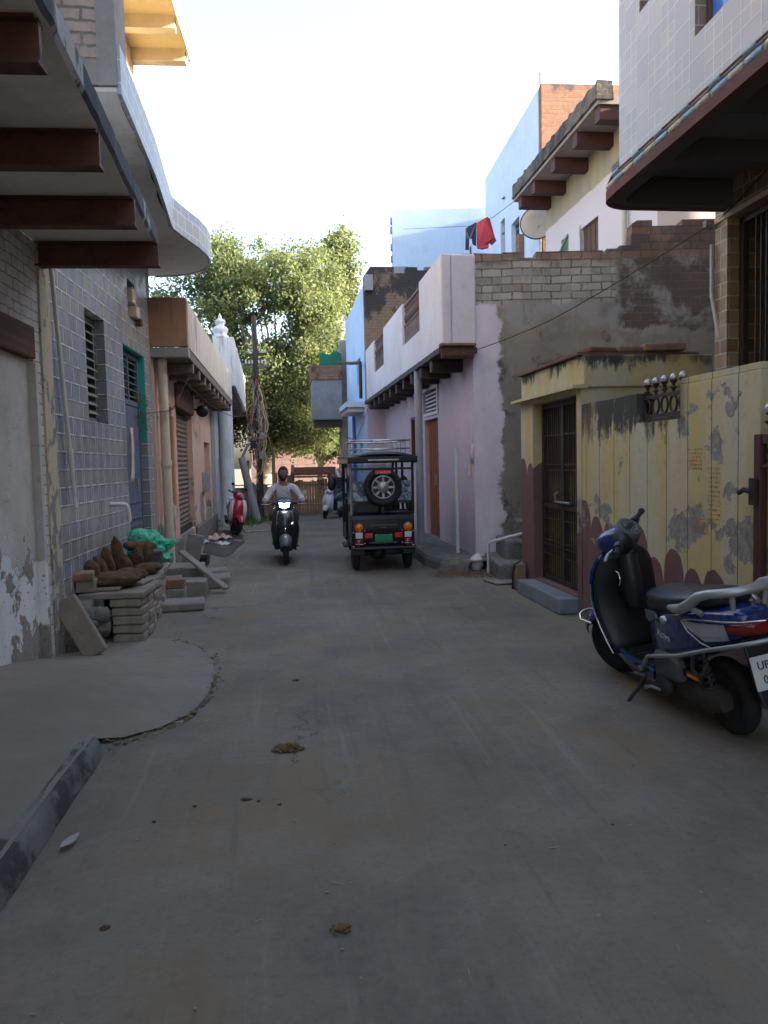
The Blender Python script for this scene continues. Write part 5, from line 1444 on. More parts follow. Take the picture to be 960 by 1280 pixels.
# ------------------------------------------------------------------ washing on a wire
c = MB()
L0 = Vector((1.75,16.8,6.55)); L1 = Vector((3.0,16.9,6.68))
b = MB(); b.tube([Vector((.75,22.5,8.2)), Vector((2.05,17.4,6.72)), Vector((2.5,16.9,6.75)), Vector((3.1,16.0,7.0))], .006, 5)
tag(b.build('washing_line', R_['iron']), 'thin washing wire between the pale blue house and the cream slab', 'wire')
def garment(name, pts, col, label, y=16.9):
    # outline in (x, z) given a draped surface by a grid
    g = MB(); n = len(pts)
    front = [(x, y-.03+.05*mnoise.noise(Vector((x*6,z*4,1))), z) for x,z in pts]; back = [(x, y+.03+.05*mnoise.noise(Vector((x*6,z*4,1))), z) for x,z in pts]
    g.add(front+back, [tuple(range(n)), tuple(range(n,2*n))[::-1]] + [(i,n+i,n+(i+1)%n,(i+1)%n) for i in range(n)])
    o = g.build(name, col); tag(o, label, 'garment')
CR = paint('crimson_cloth',(.19,.012,.026),.9,dirt=.3,dirtcol=(.15,.01,.03)); CN = paint('navy_cloth',(.018,.022,.055),.9,dirt=.2)
garment('red_shirt', [(2.13,6.62),(2.36,6.75),(2.42,6.70),(2.52,6.32),(2.55,6.24),(2.46,6.16),(2.40,6.22),(2.38,6.10),(2.25,6.07),(2.14,6.10)], CR, 'crimson shirt hanging on the washing wire before the pale blue house')
garment('navy_trousers', [(1.90,6.52),(2.12,6.64),(2.12,6.15),(2.04,6.20),(2.03,6.32),(1.97,6.30),(1.955,6.06),(1.88,6.07)], CN, 'navy trousers hanging on the washing wire left of the crimson shirt')
# ------------------------------------------------------------------ trees and far end of the lane
def leafmat(name, a, b, tr):
    M = Mat(name); geo = M.T.nodes.new('ShaderNodeObjectInfo')
    n = M.noise(.55, 4, .6); n2 = M.white(M.vec((M.x*7).floor(), (M.y*7).floor(), (M.z*7).floor()))
    c = M.mix(M.ramp(n*.6 + n2*.45, .3, .75), a, b)
    M.set(c, .55, spec=.35)
    t = M.T.nodes.new('ShaderNodeBsdfTranslucent'); cc = M.mix(M.ramp(n*.5+n2*.5,.3,.75), tr, tuple(q*1.35 for q in tr)); M.link(cc, t.inputs[0])
    mx = M.T.nodes.new('ShaderNodeMixShader'); mx.inputs[0].default_value = .52
    M.T.links.new(M.b.outputs[0], mx.inputs[1]); M.T.links.new(t.outputs[0], mx.inputs[2]); M.T.links.new(mx.outputs[0], M.out.inputs[0])
    return M.m
LEAF = leafmat('fig_leaf', (.070,.100,.046), (.125,.155,.076), (.185,.220,.080))
BARK = wood('fig_bark', (.27,.235,.19), (.17,.145,.115), 'z')
def tree(name, label, base, height, crown, nclump, nleaf, seed, group=None, trunk_r=.35, lean=(0,0), leafsize=.11, gap=.30, lmat=None):
    """crown: list of ellipsoids (dx,dy,dz,rx,ry,rz) relative to the base"""
    rng = random.Random(seed)
    T = thing(name, label, 'tree', base, 0, group)
    tb = MB(); top = Vector((lean[0], lean[1], height*.42))
    path = [Vector((0,0,-.1)), Vector((lean[0]*.2, lean[1]*.2, height*.12)), Vector((lean[0]*.6, lean[1]*.6, height*.28)), top]
    tb.tube(path, [trunk_r*1.3, trunk_r, trunk_r*.85, trunk_r*.7], 12)
    clumps = []
    for i in range(nclump):
        e = crown[rng.randrange(len(crown))] if rng.random() > .0 else crown[0]
        while True:
            d = Vector((rng.gauss(0,1), rng.gauss(0,1), rng.gauss(0,1))).normalized()
            r = rng.random()**.38
            p = Vector((e[0]+d.x*e[3]*r, e[1]+d.y*e[4]*r, e[2]+d.z*e[5]*r))
            if mnoise.noise(p*.55 + Vector((seed,0,0))) > -gap: break
        clumps.append(p)
    for i, p in enumerate(clumps[::max(1, nclump//46)]):
        a = path[-1].lerp(path[-2], rng.random()*.7)
        mid = a.lerp(p, .5) + Vector((rng.uniform(-.3,.3), rng.uniform(-.3,.3), rng.uniform(-.1,.5)))
        tb.tube([a, a.lerp(mid,.5)+Vector((0,0,.12)), mid, p], [trunk_r*.36, trunk_r*.22, trunk_r*.12, .015], 6)
    tb.build('trunk', BARK, T)
    lv = []; lf = []
    per = nleaf//nclump
    for p in clumps:
        cr = rng.uniform(.30,.62)
        for k in range(per):
            d = Vector((rng.gauss(0,1), rng.gauss(0,1), rng.gauss(0,.75)))
            q = p + d*cr*.55
            nrm = Vector((rng.gauss(0,1), rng.gauss(0,1), rng.gauss(0,1)+.35)).normalized()
            a = nrm.orthogonal().normalized(); b = nrm.cross(a)
            th = rng.uniform(0, 2*pi); a, b = a*cos(th)+b*sin(th), b*cos(th)-a*sin(th)
            s = leafsize*rng.uniform(.6,1.3); o = len(lv)
            lv += [q-a*s*.5, q+b*s*.34+nrm*s*.07, q+a*s*.62, q-b*s*.34+nrm*s*.07]
            lf.append((o,o+1,o+2,o+3))
    m = MB(); m.add(lv, lf, 0, False); m.build('crown', lmat or LEAF, T)
    return T
tree('fig_tree', 'large spreading fig tree filling the end of the lane above the lit wall', (-4.6,29.5,0), 10,
     [(-.2,0,7.6,3.3,3.0,2.6),(-2.6,.5,6.3,2.6,2.6,2.2),(1.6,0,6.2,1.9,2.2,2.6),(0,-.5,4.9,3.0,2.4,1.7),(-4.4,.5,5.4,2.6,2.6,2.3),(.3,-.6,3.6,2.2,1.8,1.2),(-1.2,-.3,8.6,2.0,1.8,1.3),(1.5,0,8.1,1.7,1.7,1.7),(2.2,0,4.4,1.5,1.6,1.6),(-2.5,-.5,3.0,2.0,1.5,1.0),(1.2,-.6,2.9,2.2,1.5,1.0)], 760, 132000, 5, None, .30, (.3,0), .118, .20)
tree('fig_tree', 'slim lighter tree rising at the right of the large fig, beside the blue house', (-1.75,33.5,0), 10.5,
     [(-.2,0,8.6,1.35,1.4,2.6),(.5,0,7.0,1.7,1.5,2.4),(-.6,0,6.4,1.7,1.5,1.8),(.2,0,10.2,.75,.8,1.3)], 130, 13000, 15, None, .22, (.2,0), .16)
tree('low_tree', 'low bushy tree behind the wooden gate at the end of the lane', (-2.6,31.0,0), 4.2,
     [(0,0,2.9,1.9,1.5,1.0),(1.4,0,2.6,1.3,1.2,.9)], 90, 9000, 25, None, .12, (.1,0), .13)
# sunlit far building, screens and huts
FA = thing('pink_building', 'flat pink brick building half hidden by the fig tree', 'building', (-6.5,38,0))
w = MB(); w.wall(0, 9, 0, 6.3, [(.8+i*1.5,1.7+i*1.5,2.7,3.7) for i in range(6)], 0, .3, 'x'); w.box(0,.3,.3,5,0,6.3); w.box(8.7,9,.3,5,0,6.3); w.box(.3,8.7,.3,5,6.0,6.2)
w.build('wall', brickmat('pink_painted_brick', (.38,.24,.21), (.42,.28,.25), (.29,.19,.17), .5, .22, .02), FA)
for i in range(6):
    f = MB(); f.box(.8+i*1.5,1.7+i*1.5,.2,.24,2.7,3.7); f.build('window', R_['slate'], FA)
GG = thing('board_gate', 'tall weathered wooden board gate standing at the end of the lane', 'gate', (-2.72,23.6,0), .03); GG.scale = (1,1,.62)
b = MB(); r10 = random.Random(7)
for i in range(12):
    x = .02+i*.082; h = 1.72+r10.uniform(-.10,.05); b.box(x,x+.074,r10.uniform(-.012,.012),.03,.03,h)
b.box(0,1.02,.03,.07,.4,.5); b.box(0,1.02,.03,.07,1.4,1.5); b.build('boards', wood('weathered_gate_board', (.34,.20,.10), (.22,.14,.08), 'z'), GG)
GPM = wood('gate_post',(.40,.24,.13),(.28,.18,.10),'z')
b = MB(); b.box(-.10,-.01,-.03,.06,0,2.45); b.build('post', GPM, GG)
b = MB(); b.box(1.02,1.10,-.03,.06,0,2.0); b.build('post', GPM, GG)
b = MB(); b.box(.22,.34,-.022,-.013,1.02,1.2); b.build('notice', R_['plate'], GG)
b = MB(); b.box(-.05,1.3,-.25,.3,1.82,1.90); b.build('lintel', wood('gate_lintel',(.32,.2,.12),(.2,.13,.08),'x'), GG)
b = MB(); b.add([(-.1,-.3,1.95),(1.25,-.3,1.95),(1.25,.4,2.32),(-.1,.4,2.32)],[(0,1,2,3)]); b.build('rusty_awning', brickmat('rusty_corrugated', (.22,.06,.03), (.16,.05,.03), (.06,.02,.015), .08, 1, .02), GG, solid=.03)
KI = thing('roadside_stall', 'small stall under a red and white striped awning behind the white scooter', 'stall', (-1.65,24.6,0), .05); KI.scale = (1,1,.62)
b = MB(); b.box(0,1.6,.6,.7,0,2.1); b.box(0,.06,0,.6,0,2.1); b.build('wall', R_['white_lime'], KI)
b = MB(); b.add([(-.15,-.5,1.78),(1.7,-.5,1.78),(1.7,.7,2.2),(-.15,.7,2.2)],[(0,1,2,3)])
M = Mat('striped_awning'); kk = (M.x*5.5 + M.z*1.6).frac().lt(.5); R_['stripe'] = M.set(M.mix(kk,(.55,.09,.04),(.62,.56,.50)),.7)
b.build('awning', R_['stripe'], KI, solid=.03)
b = MB(); b.box(.30,.62,.5,.58,1.0,1.75); b.build('blue_board', paint('blue_grey_board',(.12,.17,.26),.6), KI)
for x in (.68, 1.2):
    b = MB(); b.tube([(x,-.35,0),(x,-.35,1.85)], .05, 8); b.build('post', R_['cement'], KI)
# boundary of boards and sacking left of the gate
FE = thing('board_fence', 'ragged sunlit fence of orange sheets and boards left of the wooden gate', 'fence', (-5.6,24.3,0), .0); FE.scale = (1,1,.72)
r11 = random.Random(31)
cols = [paint('orange_sheet',(.50,.24,.06),.8,dirt=.6,dirtcol=(.2,.14,.09)), R_['rust_panel'], paint('buff_sheet',(.46,.36,.22),.8,dirt=.5), wood('fence_board',(.34,.22,.13),(.2,.14,.09),'z'), R_['cement']]
x = 0
while x < 2.85:
    wd = r11.uniform(.18,.42); b = MB(); b.box(x,x+wd-.015,r11.uniform(-.05,.05),.08,0,r11.uniform(1.15,1.75)); b.build('panel', cols[r11.randrange(5)], FE); x += wd
for i in range(6):
    b = MB(); b.box(.2+i*.5,.26+i*.5,-.09,-.05,0,r11.uniform(1.5,2.4)); b.build('post', cols[3], FE)
b = MB(); b.box(0,2.85,-.06,-.05,1.25,1.30); b.build('rail', cols[3], FE)
# little house wall left of the fence, under the tree
LW = MB().box(-9,-5.65,24.6,24.9,0,1.2); tag(LW.build('garden_wall', R_['ragbrick']), 'low dark brick garden wall under the fig tree behind the white house', 'wall')
# grass verge
b = MB(); r12 = random.Random(2)
for i in range(1500):
    p = Vector((-3.75+r12.gauss(0,.26), 21.0+r12.gauss(0,.7), 0)); h = r12.uniform(.06,.17); a = r12.uniform(0,pi)
    d = Vector((cos(a),sin(a),0))*.014; t = Vector((r12.uniform(-.05,.05), r12.uniform(-.05,.05), h))
    b.add([p-d,p+d,p+t],[(0,1,2)])
tag(b.build('grass', R_['grass']), 'bright green grass tuft at the foot of the cable pole', 'grass', kind='stuff')
# utility pole with cable tangle
UP = thing('utility_pole', 'dark utility pole with cross-arms, meter boxes and a tangle of cables', 'utility pole', (-3.42,21.3,0))
b = MB(); b.tube([(0,0,-.1),(.01,0,2.6),(-.02,0,5.6)], [.10,.085,.065], 10); b.build('pole', R_['iron'], UP)
for (z,wd,m) in ((4.55,.52,'iron'),(4.22,.62,'joist')):
    b = MB(); b.bar((-wd*.55,0,z),(wd*.6,0,z+.03),.07); b.build('cross_arm', R_[m], UP)
for (x,z,w_,h_) in ((-.12,2.0,.16,.22),(.10,1.7,.14,.2),(-.05,2.55,.15,.2),(.12,2.25,.12,.16)):
    b = MB(); b.box(x-w_/2,x+w_/2,-.16,-.07,z,z+h_); b.build('cable_box', R_['cement'] if x > 0 else R_['iron'], UP, bevel=.01)
for i in range(7):
    for z in (4.32,4.62):
        if i % 2 == 0 and z > 4.5: continue
        q = MB(); x = -.28+i*.09; q.lathe([(.02,0),(.035,.03),(.02,.05),(.03,.08),(0,.1)],8,Matrix.Translation((x,0,z))); q.build('insulator', R_['plate'], UP)
cabm = [plain('cream_cable',(.50,.38,.22),.7), plain('black_cable',(.02,.02,.022),.6), plain('orange_cable',(.33,.13,.06),.7), plain('grey_cable',(.22,.22,.22),.7)]
r13 = random.Random(17)
for ci in range(4):
    b = MB()
    for i in range(7):
        z = r13.uniform(3.2,4.2); p = []
        x0 = r13.uniform(-.25,.22); z1 = r13.uniform(.6,2.4); am = r13.uniform(.05,.24)*(1 if r13.random()>.5 else -1)
        for k in range(12):
            f = k/11; p.append((x0*(1-f)*.6 + am*sin(pi*f*r13.uniform(.8,1.2)) + .03*r13.uniform(-1,1), -.10-.05*r13.random(), z+(z1-z)*f))
        b.tube(p, r13.uniform(.008,.018), 5)
    for i in range(3):
        c0 = Vector((r13.uniform(-.18,.18),-.12,r13.uniform(2.0,3.3))); R = r13.uniform(.10,.2)
        b.tube([c0+Vector((R*cos(a*.6),.02*sin(a),R*1.5*sin(a*.6))) for a in range(16)], .012, 5)
    b.build('cables', cabm[ci], UP)
LP = MB(); LP.tube([(-3.42,20.7,0),(-3.80,20.75,1.75)], [.12,.10], 10); LP.tube([(-3.80,20.75,1.73),(-3.6,20.7,2.12)], .04, 6); tag(LP.build('leaning_post', R_['cement']), 'grey post leaning left at the foot of the cable pole', 'post')
b = MB()
for (x,y) in ((-3.1,21.6),(-3.85,21.7),(-3.2,22.2)):
    b = MB(); b.tube([(x,y,0),(x+.05,y,1.7+.5*(x+3.8))], .04, 6); tag(b.build('stake', cols[3]), {-3.1:'short stake standing right of the cable pole',-3.85:'stake standing left of the leaning post',-3.2:'stake standing behind the cable pole'}[x], 'stake')
# wires across
def wire(name, pts, label, r=.006):
    P = []
    for a, c in zip(pts, pts[1:]):
        a = Vector(a); c = Vector(c)
        for k in range(12):
            f = k/12; q = a.lerp(c, f); q.z -= .035*(c-a).length*4*f*(1-f)*.25; P.append(q)
    P.append(Vector(pts[-1])); b = MB(); b.tube(P, r, 5); tag(b.build(name, R_['iron']), label, 'cable')
wire('cable', [(1.22,10.75,3.02),(2.0,9.2,3.15),(2.88,6.84,3.52)], 'black cable sagging from the pink slab to the tall tiled house', .006)
wire('cable', [(2.95,6.80,3.55),(2.99,6.0,3.70),(3.08,4.2,3.78)], 'thin cable running along the stone tiles above the grille door', .006)
wire('cable', [Pw(.4,.3,2.75),Pw(3.2,.5,2.55),Pw(8,.6,2.7),(-3.42,21.2,3.0)], 'cable looping along under the stained cream parapet to the pole', .008)
wire('cable', [(-.32,19.0,2.9),(-.8,23,2.2),(-3.42,21.2,3.4)], 'cable crossing high from the blue house to the cable pole', .008)
wire('cable', [Lw(3.6,-.02,2.2),Pw(.1,.2,2.3),Pw(.5,.4,2.8)], 'thin cable looped across the cream drain pipe', .006)
# ------------------------------------------------------------------ scooters
BLUE = paint('deep_blue_gloss', (.006,.024,.130), .18, 0, .6, .15, (.02,.022,.03), .5)
CHAR = paint('charcoal_gloss', (.016,.018,.024), .28, 0, .5, .2, (.03,.03,.03), .5)
REDP = paint('red_gloss', (.38,.012,.025), .25, 0, .5, .3, (.12,.05,.04), .5)
WHTP = paint('white_gloss', (.58,.58,.57), .3, 0, .4, .4, (.25,.23,.2), .5)
def wheel(name, M, r, w, parent, rimcol=None):
    t = MB(); R = r; prof = []
    for k in range(15):
        a = pi*(-.5) + pi*k/14*1.0
        prof.append((R-.055+.055*cos(a) if True else 0, w/2*sin(a)))
    prof = [(R-.075,-w*.36)] + [(R-.05,-w*.5)] + [(R-.05+.05*cos(-pi/2+pi*k/10), w*.5*sin(-pi/2+pi*k/10)) for k in range(1,10)] + [(R-.05,w*.5),(R-.075,w*.36)]
    MM = M @ Matrix.Rotation(pi/2,4,'X')
    t.lathe(prof, 36, MM)
    ty = t.build('tyre', R_['rubber'], parent)
    d = MB(); d.lathe([(R-.075,-w*.34),(R-.09,-w*.25),(.05,-w*.15),(.045,-w*.3),(0,-w*.3)], 24, MM); d.lathe([(0,w*.3),(.045,w*.3),(.05,w*.15),(R-.09,w*.25),(R-.075,w*.34),(R-.075,-w*.34)], 24, MM)
    d.build('rim', rimcol or R_['engine'], ty)
    return ty

def scooter(name, label, loc, heading, P, lean=0, steer=0, lit=False, mirrors=False, text=None, plate=None, stand=True, guard=True, drl=None, cat='scooter', k=1.0):
    """local frame: x forward, y to the left, z up; heading = direction of travel in the ground plane"""
    T = thing(name, label, cat, loc)
    T.rotation_mode = 'QUATERNION'; T.scale = (k,k,k)
    T.rotation_quaternion = (Matrix.Rotation(heading,4,'Z') @ Matrix.Rotation(lean,4,'X')).to_quaternion()
    body, apr, fen, side = P['body'], P['apron'], P['fender'], P['side']
    BL = R_['black_pl']; FX, RX, WR = .66, -.60, .222
    # steering assembly turns about the head axis
    ax0 = Vector((FX-.03,0,WR)); ax1 = Vector((.42,0,.98)); axd = (ax1-ax0).normalized()
    S = Matrix.Translation(ax1) @ Matrix.Rotation(steer, 4, axd) @ Matrix.Translation(-ax1)
    def st(o): o.matrix_local = S @ o.matrix_local; return o
    st(wheel('front_wheel', Matrix.Translation((FX,0,WR)), WR, .092, T, R_['black_pl']))
    wheel('rear_wheel', Matrix.Translation((RX,0,.215)), .215, .098, T)
    b = MB()
    for s in (-1,1): b.tube([(FX,s*.07,WR),(FX-.03,s*.075,WR+.12),(.555,s*.05,.52),(.50,s*.03,.62)], [.02,.022,.024,.02], 8)
    b.tube([(.55,0,.52),(.42,0,.98)], .028, 8)
    st(b.build('fork', BL, T))
    # front mudguard
    b = MB(); rg = []
    for i in range(19):
        a = radians(24 + 142*i/18); f = i/18
        ww = .106*(1-.35*(2*f-1)**4) ; rr = .272 + .022*sin(pi*f)
        row = []
        for k in range(11):
            t = -1+2*k/10
            row.append((FX+(rr-.075*abs(t)**2.4)*cos(a), t*ww, WR+(rr-.075*abs(t)**2.4)*sin(a)))
        rg.append(row)
    b.loft(rg, 0, True, False, False, False); fd = st(b.build('front_mudguard', fen, T, solid=.006))
    if guard:
        b = MB(); b.tube([(FX+.10,-.105,.40),(FX+.20,-.10,.42),(FX+.245,-.05,.44),(FX+.255,0,.445),(FX+.245,.05,.44),(FX+.20,.10,.42),(FX+.10,.105,.40)], .008, 8); st(b.build('mudguard_rail', R_['chrome'], T))
    # leg shield: front apron, side wings, black inner panel
    lv = [(.245,.175,.395,.02),(.32,.195,.420,.045),(.42,.212,.455,.085),(.52,.226,.482,.115),(.62,.230,.490,.13),(.72,.224,.478,.13),(.80,.212,.458,.12),(.87,.182,.436,.09),(.925,.12,.415,.06)]
    def shield(off, scale, t0, t1, n=16):
        rg = []
        for (z,w,xf,bu) in lv:
            row = []
            for k in range(n+1):
                t = t0+(t1-t0)*k/n
                row.append((xf+off+bu*(1-abs(t)**1.8)-.012*abs(t)**6, w*scale*t, z))
            rg.append(row)
        return rg
    b = MB(); b.loft(shield(.012,1.0,-1,1,24),0,True,False,False,False); ap = b.build('front_apron', apr, T, solid=.012)
    b = MB()
    for sg in (-1,1):
        rg = []
        for (z,w,xf,bu) in lv[1:]:
            rg.append([(xf+.024+bu*(1-abs(t)**1.8), w*1.004*t*sg, z) for t in (.58,.70,.82,.92,.985)])
        b.loft(rg,0,True,False,False,False)
    b.build('apron_wing', P.get('wing', side), ap, solid=.008)
    b = MB(); rg=[]
    for (z,w,xf,bu) in lv:
        row=[]
        for k in range(17):
            t=-1+2*k/16
            row.append((xf-.022-.05*(1-abs(t)**3)*(1 if z<.85 else .4)*(.6+.9*max(0,(z-.3))), w*.985*t, z))
        rg.append(row)
    b.loft(rg,0,True,False,False,False); inn = b.build('inner_panel', BL, T, solid=.012)
    b = MB(); b.loft([se_ring(.40-.03*i, .72-.11*abs(i-1.5)*0-.0, .075,.16,14) for i in range(3)],0,True); b.tube([(.36,0,.90),(.34,0,.72),(.33,0,.55)],[.06,.07,.05],24)
    b.build('steering_cover', BL, inn)
    b = MB(); b.tube([(.345,.10,.80),(.31,.10,.79),(.30,.10,.74),(.32,.10,.71)], .008, 6); b.build('bag_hook', R_['chrome'], inn)
    b = MB(); 
    for s in (-1,1): b.tube([(lv[j][2]+.005, s*(lv[j][1]+.004), lv[j][0]) for j in (0,1,2,3,4,5)], .006, 6)
    b.build('edge_strip', R_['chrome'], ap)
    # lamps on the apron
    for s in (-1,1):
        b = MB(); pts=[]
        b.loft([[(.575+.0,s*.060,.70),(.58,s*.075,.665),(.585,s*.055,.655)],[(.535,s*.15,.765),(.545,s*.155,.72),(.555,s*.13,.69)],[(.508,s*.185,.775),(.512,s*.188,.745),(.52,s*.175,.725)]],0,False)
        b.build('position_lamp', R_['clear_lens'], ap)
        if drl:
            b = MB(); b.tube([(.628,s*.0,.60),(.622,s*.03,.625),(.60,s*.085,.66),(.565,s*.145,.705)], [.008,.009,.011,.012], 6); b.build('lamp_line', R_['drl'] if drl == 's%d' % s or drl == 'both' else R_['drl_off'], ap)
    if drl:
        b = MB(); b.tube([(.634,0,.60),(.626,0,.55)], .010, 6); b.build('trim_line', R_['drl_off'], ap)
    # handlebar head
    H = MB()
    secs = [(.545,.990,.075,.035),(.53,.985,.115,.065),(.49,.985,.145,.085),(.43,.99,.155,.098),(.37,1.0,.145,.095),(.33,1.005,.115,.075),(.315,1.01,.08,.05)]
    H.loft([se_ring(x,z,hw,hh,22,2.5) for x,z,hw,hh in secs],0,True)
    hd = st(H.build('handlebar_cowl', P['cowl'], T, sub=1))
    # the back half is black with the dial
    b = MB(); b.loft([se_ring(x,z,hw*1.03,hh*1.04,22,2.5) for x,z,hw,hh in [(.415,.995,.152,.097),(.37,1.002,.146,.096),(.33,1.006,.118,.078),(.312,1.010,.085,.052)]],0,True)
    b.loft([se_ring(x,z,hw,hh,14,2.4) for x,z,hw,hh in [(.46,.88,.055,.06),(.42,.88,.075,.08),(.36,.89,.07,.07),(.34,.90,.05,.05)]],0,True)
    st(b.build('dash', BL, hd))
    MD = Matrix.Translation((.335,0,1.062)) @ Matrix.Rotation(radians(-42),4,'Y')
    b = MB(); b.lathe([(0,.012),(.070,.012),(.082,.008),(.085,-.03)], 28, MD @ Matrix.Scale(1.25,4,(0,1,0))); st(b.build('instrument_dial', R_['grey_box'], hd))
    b = MB(); b.lathe([(0,.014),(.060,.014)], 24, MD @ Matrix.Scale(1.25,4,(0,1,0))); b2 = MB()
    st(b.build('dial_glass', plain('dial_glass_'+name,(.06,.065,.075),.08,spec=.8), hd))
    b = MB()
    for k in range(11):
        a = radians(-210+ 24*k); b.add([MD @ Vector((-.050*sin(a+pi/2)*1.0, .062*cos(a+pi/2)*1.0, .0155)), MD @ Vector((-.040*sin(a+pi/2), .050*cos(a+pi/2), .0155)), MD @ Vector((-.040*sin(a+.06+pi/2), .050*cos(a+.06+pi/2), .0155)), MD @ Vector((-.050*sin(a+.06+pi/2), .062*cos(a+.06+pi/2), .0155))],[(0,1,2,3)])
    b.add([MD @ Vector(p) for p in ((-.004,0,.016),(.004,0,.016),(.03,.04,.016),(.027,.042,.016))],[(0,1,2,3)])
    st(b.build('dial_marks', R_['plate'], hd))
    # headlamp
    b = MB(); b.loft([[(.562-.05*abs(t)**2, t*.088, zz+.012*(1-abs(t))*(-1 if zz < 1 else .4)+.02*abs(t)) for t in [-1+2*k/10 for k in range(11)]] for zz in (.945,.96,.985,1.005)],0,True,False,False,False)
    for i,v in enumerate(b.v): b.v[i] = (v[0]+.012, v[1], v[2])
    st(b.build('headlamp', R_['lamp_on'] if lit else R_['clear_lens'], hd, solid=.01))
    for s in (-1,1):
        b = MB(); b.tube([(.39,s*.12,1.01),(.375,s*.22,1.02),(.36,s*.27,1.022)], [.028,.02,.017], 10); b.tube([(.368,s*.20,1.02),(.364,s*.26,1.021)], .032, 10)
        st(b.build('switch_gear', BL, hd))
        b = MB(); b.tube([(.362,s*.25,1.021),(.345,s*.37,1.03)], .0175, 12); b.tube([(.346,s*.365,1.03),(.343,s*.385,1.031)], .022, 12); st(b.build('grip', R_['rubber'], hd))
        b = MB(); b.tube([(.40,s*.22,1.01),(.43,s*.26,1.0),(.425,s*.34,1.0),(.415,s*.385,1.005)], .007, 6, flat=1.5); st(b.build('brake_lever', R_['alloy'], hd))
        if mirrors:
            b = MB(); b.tube([(.39,s*.21,1.03),(.40,s*.25,1.14),(.37,s*.30,1.20)], .007, 6); rock(b,(.36,s*.31,1.225),.015,.075,.045,3,14,10,.02); st(b.build('mirror', BL, hd))
    # floor, skirts
    b = MB(); b.prism([(-.06,-.15),(.20,-.165),(.42,-.13),(.42,.13),(.20,.165),(-.06,.15)], lambda a,c,d:(a,c,d), .235,.275); fl = b.build('floorboard', BL, T, bevel=.01)
    b = MB()
    for i in range(5): b.box(.04+i*.06,.065+i*.06,-.12,.12,.274,.281)
    b.build('foot_ribs', R_['rubber'], fl)
    b = MB()
    for s in (-1,1): b.loft([[(x,s*y,z0),(x,s*(y+.02),z0+.012),(x,s*(y+.022),z1-.01),(x,s*y,z1)] for x,y,z0,z1 in ((-.10,.155,.19,.262),(.06,.162,.20,.272),(.22,.162,.21,.278),(.38,.135,.225,.29),(.43,.11,.235,.30))],0,False)
    b.build('floor_skirt', side, T)
    # body under the seat
    b = MB(); secs = [(-.015,.49,.095,.20),(-.06,.485,.125,.215),(-.16,.485,.165,.215),(-.30,.515,.190,.185),(-.45,.555,.198,.165),(-.60,.605,.188,.145),(-.74,.645,.162,.115),(-.86,.675,.125,.085),(-.93,.690,.085,.055)]
    b.loft([se_ring(x,z,hw,hh,26,3.0) for x,z,hw,hh in secs],0,True); bd = b.build('side_body', body, T, sub=1)
    b = MB(); b.loft([se_ring(x,z,hw,hh,20,3.4) for x,z,hw,hh in [(.012,.47,.075,.185),(.0,.47,.10,.195),(-.05,.47,.118,.20),(-.09,.47,.13,.20)]],0,True); b.build('front_panel', BL, bd)
    # silver-grey flash and badge on each side
    for s in (-1,1):
        b = MB(); b.add([(-.10,s*.1605,.64),(-.24,s*.1855,.655),(-.28,s*.193,.625),(-.18,s*.1875,.585),(-.12,s*.1735,.60)],[(0,1,2,3,4) if s < 0 else (4,3,2,1,0)])
        b.build('side_vent', R_['grey_box'], bd, solid=.012)
        b = MB(); b.lathe([(0,.004),(.022,.003),(.024,-.02)],14,Matrix.Translation((-.33,s*.196,.625)) @ Matrix.Rotation(-s*pi/2,4,'X')); b.build('badge', R_['badge'], bd)
    if text:
        a = radians(5)
        for s in (1,):
            Mx = Matrix(((-.996,0,.085,-.33),(.085,0,.996,.2015),(0,1,0,.535),(0,0,0,1))) @ Matrix.Rotation(radians(-3),4,'Z')
            lettering(text, .062, R_['badge'], bd, Mx, 'badge_lettering')
    # seat
    b = MB(); secs = [(.04,.655,.06,.035),(.015,.662,.095,.065),(-.05,.672,.132,.085),(-.16,.680,.155,.090),(-.28,.688,.168,.088),(-.38,.705,.174,.084),(-.50,.732,.172,.074),(-.62,.760,.158,.060),(-.72,.780,.128,.044),(-.77,.79,.085,.026)]
    b.loft([se_ring(x,z,hw,hh,24,3.0) for x,z,hw,hh in secs],0,True); b.build('seat', R_['seat'], T, sub=1)
    # broad silver grab rail
    b = MB(); pts = []
    half = [(-.40,.178,.712),(-.48,.196,.722),(-.56,.200,.735),(-.64,.196,.775),(-.72,.188,.828),(-.80,.178,.852),(-.87,.150,.862),(-.91,.09,.866),(-.92,0,.867)]
    path = [Vector(p) for p in half] + [Vector((p[0],-p[1],p[2])) for p in half[-2::-1]]
    b.tube(path, [.014,.024,.030,.030,.026,.024,.024,.024,.024,.024,.024,.024,.026,.030,.030,.024,.014], 12, flat=1.0)
    for s in (-1,1): b.tube([(-.62,s*.19,.755),(-.70,s*.165,.725)], .016, 8); b.tube([(-.88,s*.10,.86),(-.86,s*.09,.76)], .014, 8)
    b.build('grab_rail', R_['alloy'], T)
    # tail: lamp cluster, plate and flap
    b = MB(); b.loft([se_ring(x,z,hw,hh,18,3.2) for x,z,hw,hh in [(-.80,.655,.148,.035),(-.88,.665,.130,.040),(-.95,.672,.10,.038),(-.975,.675,.075,.028)]],0,True); b.build('tail_lamp', R_['red_lens'], T)
